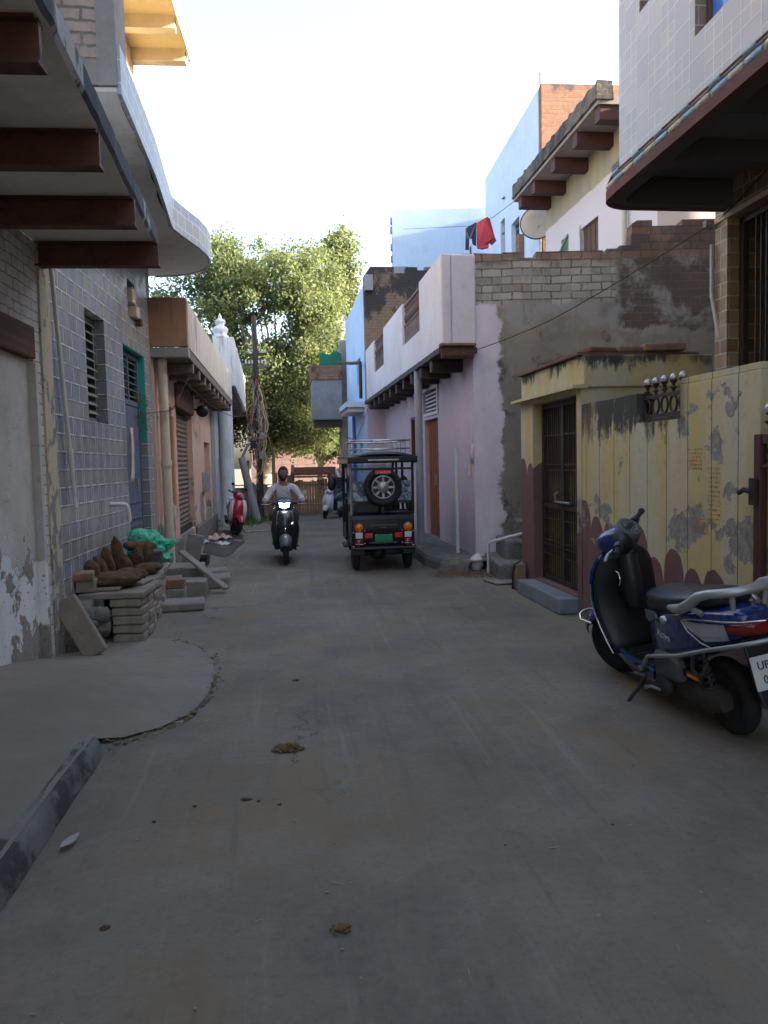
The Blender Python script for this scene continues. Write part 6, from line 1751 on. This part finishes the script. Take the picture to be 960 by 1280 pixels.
    for s in (-1,1):
        b = MB(); b.loft([[(-.56,s*.200,.672),(-.58,s*.203,.640),(-.60,s*.200,.630)],[(-.68,s*.186,.678),(-.70,s*.192,.610),(-.72,s*.186,.585)],[(-.84,s*.142,.690),(-.86,s*.146,.635),(-.865,s*.138,.612)]],0,False); b.build('indicator', R_['clear_lens'], T)
        b = MB(); b.tube([(-.55,s*.203,.668),(-.60,s*.204,.620),(-.70,s*.194,.575),(-.76,s*.182,.560)], .005, 6); b.tube([(-.55,s*.203,.668),(-.62,s*.197,.690),(-.72,s*.183,.700),(-.84,s*.145,.705),(-.93,s*.10,.712),(-.975,0,.712)], .0055, 6); b.build('chrome_line', R_['chrome'], T)
    b = MB(); b.loft([[(-.90,-.09,.62),(-.90,.09,.62),(-.88,.09,.62),(-.88,-.09,.62)],[(-.95,-.085,.40),(-.95,.085,.40),(-.93,.085,.40),(-.93,-.085,.40)],[(-.985,-.07,.27),(-.985,.07,.27),(-.968,.07,.27),(-.968,-.07,.27)]],0,False); fp = b.build('mud_flap', BL, T, bevel=.006)
    PM = Matrix.Translation((-.958,0,.45)) @ Matrix.Rotation(radians(12),4,'Y')
    b = MB(); b.box(-.012,-.004,-.10,.10,-.085,.085,0,PM); pl = b.build('number_plate', R_['plate'], T, bevel=.004)
    if plate:
        for (tx,dz,dy) in plate:
            Mx = PM @ Matrix(((0,0,-1,-.0135),(-1,0,0,dy),(0,1,0,dz),(0,0,0,1))); lettering(tx, .058, R_['ink'], pl, Mx, 'plate_lettering')
    # engine, air box, shock, stand, guard rail
    b = MB(); b.loft([se_ring(x,z,hw,hh,18,2.8,.085) for x,z,hw,hh in [(-.08,.235,.04,.05),(-.14,.23,.065,.085),(-.28,.215,.07,.09),(-.44,.21,.07,.085),(-.58,.215,.065,.085),(-.68,.215,.04,.05)]],0,True)
    b.tube([(-.02,0,.26),(-.25,0,.30)], .07, 10); b.lathe([(0,0),(.06,.0),(.075,.03),(.06,.05),(0,.055)],18,Matrix.Translation((-.22,.15,.215)) @ Matrix.Rotation(-pi/2,4,'X')); b.build('engine', R_['engine'], T)
    b = MB(); b.loft([se_ring(x,z,hw,hh,18,3.6,.165) for x,z,hw,hh in [(-.16,.335,.025,.045),(-.19,.34,.04,.075),(-.33,.345,.043,.08),(-.40,.335,.04,.068),(-.425,.325,.025,.045)]],0,True); b.build('air_box', R_['grey_box'], T)
    b = MB(); b.box(-.60,-.40,.145,.165,.315,.355); b.build('link_arm', BL, T, bevel=.004)
    b = MB(); b.box(-.58,-.47,.163,.170,.325,.345); b.build('side_reflector', R_['amber'], T)
    b = MB(); b.tube([(-.52,.15,.46),(-.545,.175,.385),(-.60,.18,.365),(-.655,.175,.39),(-.665,.16,.44)], .012, 8); b.build('side_handle', R_['engine'], T)
    b = MB()
    hx=[(-.60+.02*0,.12,.25)]
    b.tube([(-.62,.115,.24),(-.56,.115,.50)], .012, 8)
    b.tube([(-.61+.04*k/40*0+ (.05*k/40) + .026*cos(k*.9), .115+.026*sin(k*.9), .28+.17*k/40) for k in range(41)], .006, 6); b.build('shock_spring', R_['engine'], T)
    b = MB(); b.tube([(-.10,-.12,.20),(-.35,-.15,.19),(-.45,-.16,.24)], .02, 8); b.tube([(-.42,-.17,.25),(-.85,-.18,.36)], [.055,.05], 12); b.build('exhaust', BL, T)
    b = MB(); b.tube([(-.26,.165,.20),(-.20,.20,.175),(-.10,.21,.17)], .010, 8); b.tube([(-.10,.19,.168),(-.10,.24,.168)], .012, 8); b.build('kick_start', R_['steel'], T)
    if stand:
        b = MB(); b.tube([(.02,.13,.22),(.045,.22,.11),(.07,.30,.022)], .012, 8); b.box(.05,.10,.285,.325,.010,.022); b.build('side_stand', BL, T)
    b = MB(); b.box(-.05,.09,.165,.235,.235,.265); b.build('foot_peg', BL, T, bevel=.01)
    for s in ((-1,1) if guard else ()):
        b = MB(); b.tube([(.02,s*.20,.255),(-.045,s*.218,.262),(-.10,s*.222,.32),(-.155,s*.222,.375),(-.24,s*.222,.395),(-.50,s*.222,.462),(-.78,s*.215,.560),(-.95,s*.17,.61),(-1.02,s*.09,.63),(-1.03,0,.632)], .0125, 10); b.build('guard_rail', R_['steel'], T)
    return T

# the parked blue scooter: heads up the lane, leaning on its stand, bars turned left
scooter('parked_scooter', 'parked deep blue scooter with black seat and silver grab rail before the yellow wall', (1.80,4.72,0.0), radians(90+10.5),
        dict(body=BLUE, apron=BLUE, fender=BLUE, side=BLUE, cowl=BLUE), radians(-9), radians(24), text='Activa', plate=[('UP 83',.035,0),('0.',-.035,.035)])
scooter('parked_scooter', 'red and white scooter parked nose-out beside the white column', (-3.46,17.6,0), radians(-100+26),
        dict(body=REDP, apron=REDP, fender=REDP, side=WHTP, wing=WHTP, cowl=REDP), radians(-7), radians(26), mirrors=True, guard=False, k=.87)
scooter('parked_scooter', 'small white scooter parked far up the lane before the awning stall', (-1.45,21.9,0), radians(-90-24),
        dict(body=WHTP, apron=WHTP, fender=WHTP, side=WHTP, wing=WHTP, cowl=WHTP), radians(-5), radians(14), mirrors=True, guard=False, k=.76)
RID = Vector((-1.60, 12.3, 0)); RH = math.atan2(-.99, .14)
scooter('ridden_scooter', 'charcoal scooter with lit headlamp ridden toward the camera', RID, RH,
        dict(body=CHAR, apron=CHAR, fender=paint('grey_fender',(.10,.105,.115),.35,0,.3,.3), side=BLK if False else R_['black_pl'], wing=CHAR, cowl=paint('dark_blue_cowl',(.030,.04,.075),.3,0,.5)), 0, 0, lit=True, stand=False, guard=False, drl='s1', k=.92)
# ------------------------------------------------------------------ rider
def person():
    T = thing('person', 'bearded man in a pale speckled long-sleeved shirt riding the charcoal scooter', 'person', RID)
    T.rotation_euler = (0,0,RH); T.scale = (.92,.92,.92)
    def skinobj(name, chains, mat, roots, sub=2):
        V = []; E = []; Rr = []
        key = {}
        for ch in chains:
            prev = None
            for (p, r) in ch:
                k = tuple(round(c,4) for c in p)
                if k not in key:
                    key[k] = len(V); V.append(p); Rr.append(r if isinstance(r, tuple) else (r, r))
                i = key[k]
                if prev is not None and prev != i: E.append((prev, i))
                prev = i
        me = bpy.data.meshes.new(name); me.from_pydata(V, E, []); me.materials.append(mat)
        o = bpy.data.objects.new(name, me); COL.objects.link(o)
        md = o.modifiers.new('skin','SKIN'); md.use_smooth_shade = True
        for i, sv in enumerate(me.skin_vertices[0].data):
            sv.radius = Rr[i]; sv.use_root = (i == roots)
        o.modifiers.new('sub','SUBSURF').levels = sub; o.modifiers['sub'].render_levels = sub
        dg = bpy.context.evaluated_depsgraph_get(); m2 = bpy.data.meshes.new_from_object(o.evaluated_get(dg))
        bpy.data.objects.remove(o)
        for p in m2.polygons: p.use_smooth = True
        return m2
    SK = plaster('brown_skin', (.29,.155,.095), (.24,.125,.078), None, rough=.55, bump=.05)
    hip = (-.27,0,.84)
    def arm(s):
        return [((-.235,0,1.25),.115),((-.235,s*.10,1.275),(.075,.085)),((-.225,s*.185,1.255),.062),((-.12,s*.285,1.10),.045),((-.06,s*.315,1.055),.041),((.13,s*.325,1.035),.034),((.27,s*.322,1.045),.026)]
    def leg(s):
        return [(hip,(.14,.12)),((-.25,s*.10,.82),.095),((-.02,s*.175,.80),.082),((.13,s*.19,.755),.062),((.15,s*.175,.60),.058),((.15,s*.155,.40),.042),((.15,s*.15,.33),.04),((.19,s*.15,.305),.04),((.28,s*.155,.295),.03)]
    spine = [(hip,(.14,.12)),((-.275,0,.96),(.14,.105)),((-.265,0,1.10),(.15,.105)),((-.235,0,1.25),.115),((-.225,0,1.345),.058),((-.21,0,1.41),.055)]
    def fingers(s):
        out = []
        for k in range(4):
            y = s*(.292+.020*k)
            out.append([((.27,s*.322,1.045),.026),((.325,y,1.062),.0105),((.362,y,1.048),.0095),((.370,y,1.018),.009),((.345,y,1.000),.008)])
        out.append([((.27,s*.322,1.045),.026),((.30,s*.285,1.04),.011),((.335,s*.268,1.015),.0095)])
        return out
    body = skinobj('body', [spine, arm(1), arm(-1), leg(1), leg(-1)], SK, 0)
    mb = MB()
    def addmesh(m, MM=None):
        mb.add([tuple(v.co) for v in m.vertices], [tuple(p.vertices) for p in m.polygons], 0, True, MM)
    addmesh(body)
    for s in (1,-1):
        for ch in fingers(s)[:4]+fingers(s)[4:]:
            addmesh(skinobj('finger', [[( ch[0][0], .012)]+ch[1:]], SK, 0, 1))
        pm = MB(); rock(pm, (.295,s*.322,1.052), .045,.042,.02, 2, 14, 8, .03); mb.add(pm.v, pm.f, 0, True)
    # head turned slightly to his left
    hd = []; hf = []; n, m = 36, 30
    HM = Matrix.Translation((-.185,0,1.505)) @ Matrix.Rotation(radians(20),4,'Z') @ Matrix.Rotation(radians(3),4,'Y') @ Matrix.Rotation(radians(-4),4,'X')
    def g(v, c, s): return math.exp(-((v-c)/s)**2)
    for j in range(m+1):
        t = pi*j/m
        for k in range(n):
            a = 2*pi*k/n
            d = Vector((sin(t)*cos(a), sin(t)*sin(a), cos(t)))
            x, y, z = d.x*.096, d.y*.076, d.z*.122
            if z < 0: y *= 1-.22*(-z/.122)**1.4; x *= 1-.06*(-z/.122)
            if x > 0:
                fw = x/.096
                x += fw*(.026*g(y,0,.013)*g(z,-.020,.022) + .010*g(y,0,.010)*g(z,.008,.03))      # nose
                x -= fw*.013*(g(y,.033,.016)+g(y,-.033,.016))*g(z,.014,.014)                       # eye sockets
                x += fw*.006*g(z,.034,.010)*g(y,0,.05)                                            # brow
                x += fw*.008*g(y,0,.02)*g(z,-.060,.008) + fw*.007*g(y,0,.018)*g(z,-.074,.006)       # lips
                x += fw*.012*g(y,0,.022)*g(z,-.098,.014)                                           # chin
            hd.append((x,y,z))
    for j in range(m):
        for k in range(n):
            l = (k+1)%n; hf.append((j*n+k,(j+1)*n+k,(j+1)*n+l,j*n+l))
    mb.add(hd, hf, 0, True, HM)
    for s in (1,-1):
        e = MB(); rock(e, (-.008,s*.078,-.005), .020,.010,.032, 3, 12, 8, .06); mb.add(e.v, e.f, 0, True, HM)
    bo = mb.build('body', SK, T)
    md = bo.modifiers.new('weld','REMESH'); md.mode = 'VOXEL'; md.voxel_size = .0055; md.use_smooth_shade = True
    # eyes
    e = MB()
    for s in (1,-1): rock(e, (.083,s*.032,.013), .010,.013,.008, 1, 12, 8, 0); 
    e2 = MB(); e2.add(e.v,e.f,0,True,HM); e2.build('eyes', plain('eye_white',(.45,.42,.40),.25), T)
    e = MB()
    for s in (1,-1): rock(e, (.0905,s*.032,.013), .004,.0055,.006, 1, 10, 6, 0)
    e2 = MB(); e2.add(e.v,e.f,0,True,HM); e2.build('pupils', R_['ink'], T)
    # hair, beard, brows
    HR_ = concrete('black_hair', (.012,.010,.009), (.02,.017,.014), 30, .7, .5)
    h = MB(); vs = []; fs = []; idx = {}
    def keep(p):
        x, y, z = p
        return (z > .062 - .035*max(0,-x/.09)) or (x < -.005 and z > -.045) or (x < .018 and z > .0 and abs(y) > .055)
    vv = [Vector(p)*1.0 + Vector(p).normalized()*(.012+.004*mnoise.noise(Vector(p)*60)) for p in hd]
    h.add(vv, [f for f in hf if all(keep(hd[i]) for i in f)], 0, True, HM); h.build('hair', HR_, T, solid=.008)
    def keepb(p):
        x, y, z = p
        beard = z < -.030 and x > -.02 and not (x > .07 and abs(y) < .017 and -.080 < z < -.055)
        side_ = abs(y) > .052 and -.035 < z < .0 and -.02 < x < .03
        return beard and (abs(y) > .026 or z < -.075 or (z > -.056 and z < -.040)) or side_
    b = MB(); vv = [Vector(p) + Vector(p).normalized()*(.008+.004*mnoise.noise(Vector(p)*70)) for p in hd]
    b.add(vv, [f for f in hf if all(keepb(hd[i]) for i in f)], 0, True, HM); b.build('beard', HR_, T, solid=.006)
    b = MB()
    for s in (1,-1): b.tube([HM @ Vector(p) for p in ((.096,s*.014,.032),(.093,s*.032,.038),(.078,s*.050,.032))], [.004,.0045,.003], 6)
    b.build('eyebrows', HR_, T)
    # clothes
    def grow(ch, k): return [(p, tuple(q+k for q in r) if isinstance(r, tuple) else r+k) for p, r in ch]
    SH = Mat('speckled_pale_shirt')
    c = SH.mix(SH.ramp(SH.noise(3,4,.6),.3,.7), (.58,.53,.52), (.50,.455,.45)); sp = SH.voro(26)
    c = SH.mix(sp.lt(.22)*SH.noise(9,2,.5).gt(.47), c, (.12,.10,.14)); SH.bump(SH.noise(7,4,.6), .5, .02); SH.set(c, .9)
    sl = lambda s: [((-.235,0,1.25),.115)] + arm(s)[1:-2] + [((.06,s*.322,1.042),.040)]
    shirt = skinobj('shirt', [grow([(hip,(.15,.125))]+spine[1:4]+[((-.228,0,1.325),.060)],.014), grow(sl(1),.014), grow(sl(-1),.014)], SH.m, 0)
    me = MB(); me.add([tuple(v.co + Vector((mnoise.noise(v.co*9),mnoise.noise(v.co*9+Vector((5,0,0))),mnoise.noise(v.co*9+Vector((0,5,0)))))*.012 + v.co.normalized()*(.010*abs(mnoise.noise(Vector((v.co.x*10,v.co.y*10,v.co.z*26)))))) for v in shirt.vertices], [tuple(p.vertices) for p in shirt.polygons], 0, True); me.build('shirt', SH.m, T)
    TR = paint('dark_trouser_cloth', (.045,.04,.045), .9)
    tr = skinobj('trousers', [grow([(hip,(.14,.115))]+[((-.275,0,.93),(.135,.10))],.012)] + [grow(leg(s)[:6],.014) for s in (1,-1)], TR, 0)
    me = MB(); me.add([tuple(v.co) for v in tr.vertices], [tuple(p.vertices) for p in tr.polygons], 0, True); me.build('trousers', TR, T)
    for s in (1,-1):
        b = MB(); b.loft([se_ring(x,z,hw,hh,14,2.4,s*.152) for x,z,hw,hh in [(.10,.322,.034,.036),(.15,.325,.042,.044),(.22,.315,.044,.034),(.30,.308,.044,.028),(.345,.302,.028,.018)]],0,True); b.build('shoe', paint('brown_shoe',(.05,.03,.02),.6), T)
person()

# ------------------------------------------------------------------ electric rickshaw
NAVY = paint('black_navy_gloss', (.004,.006,.013), .30, 0, .15, .05, (.02,.02,.022), .3)
def rickshaw():
    ax = Vector((-.015, 10.72, 0)); hz = pi/2 + slope(.118)
    T = thing('electric_rickshaw', 'black electric rickshaw with rear-mounted spare wheel and roof rack driving away', 'rickshaw', ax, hz)
    BL = R_['black_pl']; G = NAVY
    for s in (-1,1): wheel('rear_wheel', Matrix.Translation((.30,s*.375,.235)), .235, .105, T)
    wheel('front_wheel', Matrix.Translation((2.25,0,.235)), .235, .09, T)
    for s in (-1,1):
        b = MB(); rg = []
        for i in range(13):
            a = radians(5+170*i/12); rg.append([(.30+.29*cos(a), s*(.375+t), .235+.27*sin(a)) for t in (-.075,-.04,.04,.075)])
        b.loft(rg,0,True,False,False,False); b.build('mudguard', BL, T, solid=.012)
        b = MB(); b.box(.0,.10,s*.36-.09,s*.36+.09,.24,.33); b.box(-.02,.02,s*.36-.06,s*.36+.06,.27,.285); b.build('bumper_pad', BL, T, bevel=.02)
    b = MB(); b.tube([(.30,-.4,.235),(.30,.4,.235)], .035, 10); rock(b,(.30,.05,.235),.10,.12,.10,3,16,10,.03); b.bar((.2,-.38,.31),(1.9,-.36,.31),.05,.07); b.bar((.2,.38,.31),(1.9,.36,.31),.05,.07); b.bar((.05,-.44,.33),(.05,.44,.33),.05,.05)
    b.box(.25,.60,-.28,.02,.24,.36)
    b.build('chassis', BL, T)
    # rear body panel: rolled top, louvre slats
    b = MB()
    prof = [(.03,.37),(.0,.42),(-.012,.60),(-.005,.74),(.012,.79),(.05,.82),(.10,.825),(.16,.80),(.16,.37)]
    b.loft([[(x,y,z) for x,z in prof] for y in (-.44,-.42,.42,.44)],0,False)
    rp = b.build('rear_panel', G, T, bevel=.012)
    b = MB(); b.box(-.022,-.008,-.20,.20,.645,.665); b.box(-.020,-.006,-.20,.20,.40,.42); b.box(-.018,-.005,-.05,.05,.615,.63); b.build('trim_strip', R_['grey_box'], rp)
    b = MB(); b.box(-.03,-.013,-.125,.125,.42,.525); pl = b.build('number_plate', R_['plate_green'], rp, bevel=.006)
    b = MB()
    for s in (-1,1): b.lathe([(0,.003),(.008,.003),(.008,-.004)],8,Matrix.Translation((-.031,s*.105,.512)) @ Matrix.Rotation(-pi/2,4,'Y'))
    b.build('plate_screws', R_['chrome'], pl)
    RB = Matrix.Rotation(-pi/2,4,'Y')
    for s in (-1,1):
        b = MB(); b.lathe([(0,.045),(.045,.04),(.066,.02),(.066,0)],20,Matrix.Translation((-.008,s*.345,.625)) @ RB); l_ = b.build('orange_lamp', R_['amber'], rp)
        b = MB(); b.lathe([(.066,.03),(.078,.03),(.078,-.01)],20,Matrix.Translation((-.008,s*.345,.625)) @ RB); b.build('lamp_rim', BL, l_)
        b = MB(); b.box(-.04,-.008,s*.345-.05,s*.345+.05,.475,.562); b.build('white_lamp', R_['white_lens'], rp, bevel=.008)
        b = MB(); b.lathe([(0,.045),(.045,.04),(.068,.02),(.068,0)],20,Matrix.Translation((-.008,s*.345,.405)) @ RB); l_ = b.build('red_lamp', R_['red_lens'], rp)
        b = MB(); b.box(-.058,-.05,s*.345-.055,s*.345+.055,.395,.405); b.build('lamp_bar', R_['alloy'], l_)
        b = MB(); b.box(-.04,-.008,s*.21-.055,s*.21+.055,.475,.545); b.build('red_reflector', plain('bright_red_reflector',(.60,.03,.04),.2), rp, bevel=.006)
        for (yy,z) in ((.42,.56),(.42,.36),(.265,.58),(.265,.40)):
            b = MB(); b.lathe([(0,.012),(.012,.01),(.014,0)],8,Matrix.Translation((-.01,s*yy,z)) @ RB); b.build('bolt', R_['chrome'], rp)
    b = MB(); b.tube([(-.04,-.45,.335),(-.06,-.30,.335),(-.06,.30,.335),(-.04,.45,.335)], .02, 8); b.build('bumper', BL, T)
    # pillars, roof, rack
    for s in (-1,1):
        for (x0,x1) in ((.06,.04),(1.05,1.05),(1.72,1.72)):
            b = MB(); b.tube([(x0,s*.435,.36 if x0 > .5 else .80),(x1,s*.435,1.53)], .020, 8); b.build('pillar', R_['steel'] if (s > 0 and x0 < .5) else BL, T)
        b = MB(); b.tube([(2.12,s*.36,.85),(1.98,s*.42,1.55)], .022, 8); b.build('pillar', BL, T)
    b = MB(); rg = []
    for (x,k) in ((-.10,-.03),(-.06,.0),(.3,.012),(1.2,.02),(2.0,.012),(2.22,-.01),(2.28,-.05)):
        rg.append([(x, y, 1.60+k+.075*(1-abs(y/.47)**3.0)) for y in [-.47+.94*i/14 for i in range(15)]])
    b.loft(rg,0,True,False,False,False)
    rg2 = [[(x,-.475,1.53),(x,-.475,1.61),(x,.475,1.61),(x,.475,1.53)] for x in (-.10,2.26)]
    b.box(-.11,2.28,-.485,-.455,1.52,1.605); b.box(-.11,2.28,.455,.485,1.52,1.605); b.box(-.12,-.09,-.485,.485,1.53,1.61); b.box(2.25,2.29,-.485,.485,1.52,1.60)
    rf = b.build('roof', G, T, solid=.0, bevel=.008)
    b = MB(); b.box(-.127,-.118,-.22,.20,1.555,1.575); b.build('roof_trim', R_['alloy'], rf)
    b = MB(); b.box(-.05,2.2,-.44,.44,1.56,1.575); b.build('headlining', plain('grey_headlining',(.25,.24,.25),.9), rf)
    b = MB()
    lo = [(-.02,-.40,1.68),(-.02,.40,1.68),(1.85,.40,1.70),(1.85,-.40,1.70)]
    for dz,r in ((.04,.008),(.155,.012)): b.tube([(p[0],p[1],p[2]+dz) for p in lo], r, 8, closed=True)
    for f in range(5):
        x = -.02+1.87*f/4
        for s in (-1,1): b.tube([(x,s*.40,1.665),(x,s*.40,1.86)], .008, 6)
    for y in (-.13,.13): b.tube([(-.02,y,1.69),(-.02,y,1.845)], .007, 6)
    b.tube([(.0,.0,1.70),(.0,.32,1.84)],.007,6) if False else None
    b.build('roof_rack', R_['chrome'], T)
    # spare wheel on its carrier
    sw_ = wheel('spare_wheel', Matrix.Translation((-.055,0,1.185)) @ Matrix.Rotation(pi/2,4,'Z'), .27, .12, T, R_['black_pl'])
    sw_.scale = (1,1,1)
    b = MB(); MM = Matrix.Translation((-.075,0,1.185)) @ RB
    b.lathe([(.165,.03),(.155,.042),(.145,.034)],28,MM); b.lathe([(0,.050),(.07,.046),(.085,.03),(.085,.0)],24,MM)
    for k in range(8): 
        a = 2*pi*k/8; p0 = MM @ Vector((.08*cos(a),.08*sin(a),.03)); p1 = MM @ Vector((.15*cos(a),.15*sin(a),.034)); b.bar(p0,p1,.03,.012,up=(1,0,0))
    b.build('wheel_cover', R_['steel'], sw_)
    b = MB(); b.bar((.05,-.42,1.44),(.05,.42,1.44),.03); b.bar((.05,-.42,.98),(.05,.42,.98),.025); b.bar((.03,0,.82),(.03,0,1.46),.035); b.build('wheel_carrier', BL, T)
    b = MB(); b.box(-.118,-.108,-.11,.11,1.365,1.42); sg = b.build('red_badge', plain('red_badge_board',(.50,.02,.035),.35), T, bevel=.008)
    lm_ = plain('pale_badge_letter',(.75,.22,.26),.5)
    Mx = Matrix(((0,0,-1,-.1185),(-1,0,0,.075),(0,1,0,1.393),(0,0,0,1))); lettering('E', .042, lm_, sg, Mx, 'badge_lettering')
    b = MB()
    for i in range(6): b.box(-.1195,-.1182,.03-i*.025-.009,.03-i*.025+.008,1.378+.004*(i%2),1.405)
    b.build('badge_strokes', lm_, sg)
    # curtains / seat covers seen through the back, seats, driver's gear
    SC_ = Mat('silver_blue_seat_cover'); c = SC_.mix(SC_.ramp(SC_.noise(14,5,.7),.42,.58),(.045,.06,.10),(.42,.48,.60)); SC_.set(c,.35); 
    for s in (-1,1):
        b = MB(); b.box(.10,.14,s*.335-.085,s*.335+.085,.95,1.27); b.build('side_curtain', SC_.m, T, bevel=.02)
    b = MB(); b.box(.12,.22,-.40,.40,.58,.86); b.box(.16,.56,-.40,.40,.50,.62); b.box(.10,.17,.02,.40,.80,.99); b.build('rear_bench', R_['seat'], T, bevel=.035, seg=3)
    b = MB(); b.box(1.18,1.55,-.40,.40,.50,.62); b.box(1.12,1.20,-.40,.40,.60,.92); b.build('front_bench', R_['seat'], T, bevel=.035, seg=3)
    for y in (-.14,-.40):
        b = MB(); rg=[se_ring(0,0,.05,.05,12)]; rock(b,(.20,y,.93),.035,.062 if y>-.3 else .05,.15,4,14,10,.03); b.build('head_cushion', R_['seat'], T)
    b = MB(); b.box(.10,1.95,-.44,.44,.33,.37); b.build('floor', BL, T)
    for s in (-1,1):
        b = MB(); b.box(.16,.62,s*.425,s*.445,.37,.82); b.box(1.2,1.7,s*.425,s*.445,.37,.60); b.build('side_panel', G, T, bevel=.006)
        b = MB(); b.bar((.65,s*.47,.30),(1.15,s*.47,.30),.08,.03); b.build('step', BL, T)
        b = MB(); b.tube([(.08,s*.44,1.0),(.6,s*.45,1.02),(1.05,s*.44,1.0)], .014, 8); b.build('hand_rail', BL, T)
    b = MB(); b.loft([[(1.86,-.42,.32),(1.86,.42,.32),(1.86,.42,.86),(1.86,-.42,.86)],[(2.2,-.40,.36),(2.2,.40,.36),(2.14,.38,.90),(2.14,-.38,.90)],[(2.45,-.22,.40),(2.45,.22,.40),(2.32,.22,.84),(2.32,-.22,.84)]],0,False); b.build('front_body', G, T, bevel=.02)
    b = MB(); b.add([(2.15,-.36,.90),(2.15,.36,.90),(2.0,.41,1.50),(2.0,-.41,1.50)],[(0,1,2,3)]); b.build('windscreen', plain('rickshaw_glass',(.75,.78,.80),.05,trans=.92), T, solid=.006)
    b = MB(); b.tube([(1.95,0,.85),(1.9,0,1.0)], .03, 8); b.tube([(1.85,-.30,1.02),(1.9,0,1.0),(1.85,.30,1.02)], .015, 8); b.build('handlebar', BL, T)
    b = MB(); b.box(1.40,1.80,-.20,.20,.36,.60); b.build('driver_seat', R_['seat'], T, bevel=.03)
    for s in (-1,1):
        b = MB(); b.tube([(2.05,s*.40,1.15),(2.08,s*.55,1.22)], .010, 6); rock(b,(2.06,s*.60,1.19),.025,.075,.11,2,14,10,.03); b.build('mirror', BL, T)
    PN = plain('pale_notice',(.40,.45,.52),.6)
    for q in ((.80,.94,.44,.452,1.30,1.46),(.90,1.03,.44,.452,1.08,1.24)):
        b = MB(); b.box(*q); b.build('paper_notice', PN, T)
rickshaw()
# ------------------------------------------------------------------ camera, sky and sun
cam = bpy.data.cameras.new('camera'); co = bpy.data.objects.new('camera', cam); COL.objects.link(co)
cam.sensor_fit = 'VERTICAL'; cam.sensor_height = 36.0; cam.sensor_width = 27.0
cam.lens = 36.0*960/1280; cam.clip_start = .05; cam.clip_end = 1500
pt, rl = radians(3.65), radians(1.3)
fw = Vector((0, cos(pt), -sin(pt))); rt = Vector((1,0,0)); up = rt.cross(fw)
Rv = rt*cos(rl) - up*sin(rl); Uv = rt*sin(rl) + up*cos(rl)
co.matrix_world = Matrix.Translation((0,0,1.52)) @ Matrix((Rv, Uv, -fw)).transposed().to_4x4()
SC.camera = co
EL, AZ = radians(19), radians(94)          # sun low on the right and slightly behind the camera, azimuth from +y towards +x
wd = bpy.data.worlds.new('World'); SC.world = wd; wd.use_nodes = True
nt = wd.node_tree; bg = nt.nodes['Background']
sky = nt.nodes.new('ShaderNodeTexSky'); sky.sky_type = 'NISHITA'; sky.sun_disc = False
sky.sun_elevation = EL; sky.sun_rotation = AZ; sky.altitude = 100; sky.air_density = 1.0; sky.dust_density = 5.0; sky.ozone_density = 1.0
hs = nt.nodes.new('ShaderNodeHueSaturation'); hs.inputs['Saturation'].default_value = .92
nt.links.new(sky.outputs[0], hs.inputs['Color']); nt.links.new(hs.outputs[0], bg.inputs[0]); bg.inputs[1].default_value = .12
sl_ = bpy.data.lights.new('sun', 'SUN'); sl_.energy = 3.2; sl_.angle = radians(.5); sl_.color = (1.0,.90,.74)
so_ = bpy.data.objects.new('sun', sl_); COL.objects.link(so_)
sd = Vector((sin(AZ)*cos(EL), cos(AZ)*cos(EL), sin(EL)))
so_.rotation_euler = sd.to_track_quat('Z','Y').to_euler(); so_.location = (10,10,20)
vs_ = SC.view_settings; vs_.view_transform = 'Standard'; vs_.look = 'None'; vs_.exposure = 2.9; vs_.gamma = 1; vs_.use_curve_mapping = False
SC.cycles.max_bounces = 8; SC.cycles.diffuse_bounces = 5; SC.cycles.use_denoising = True
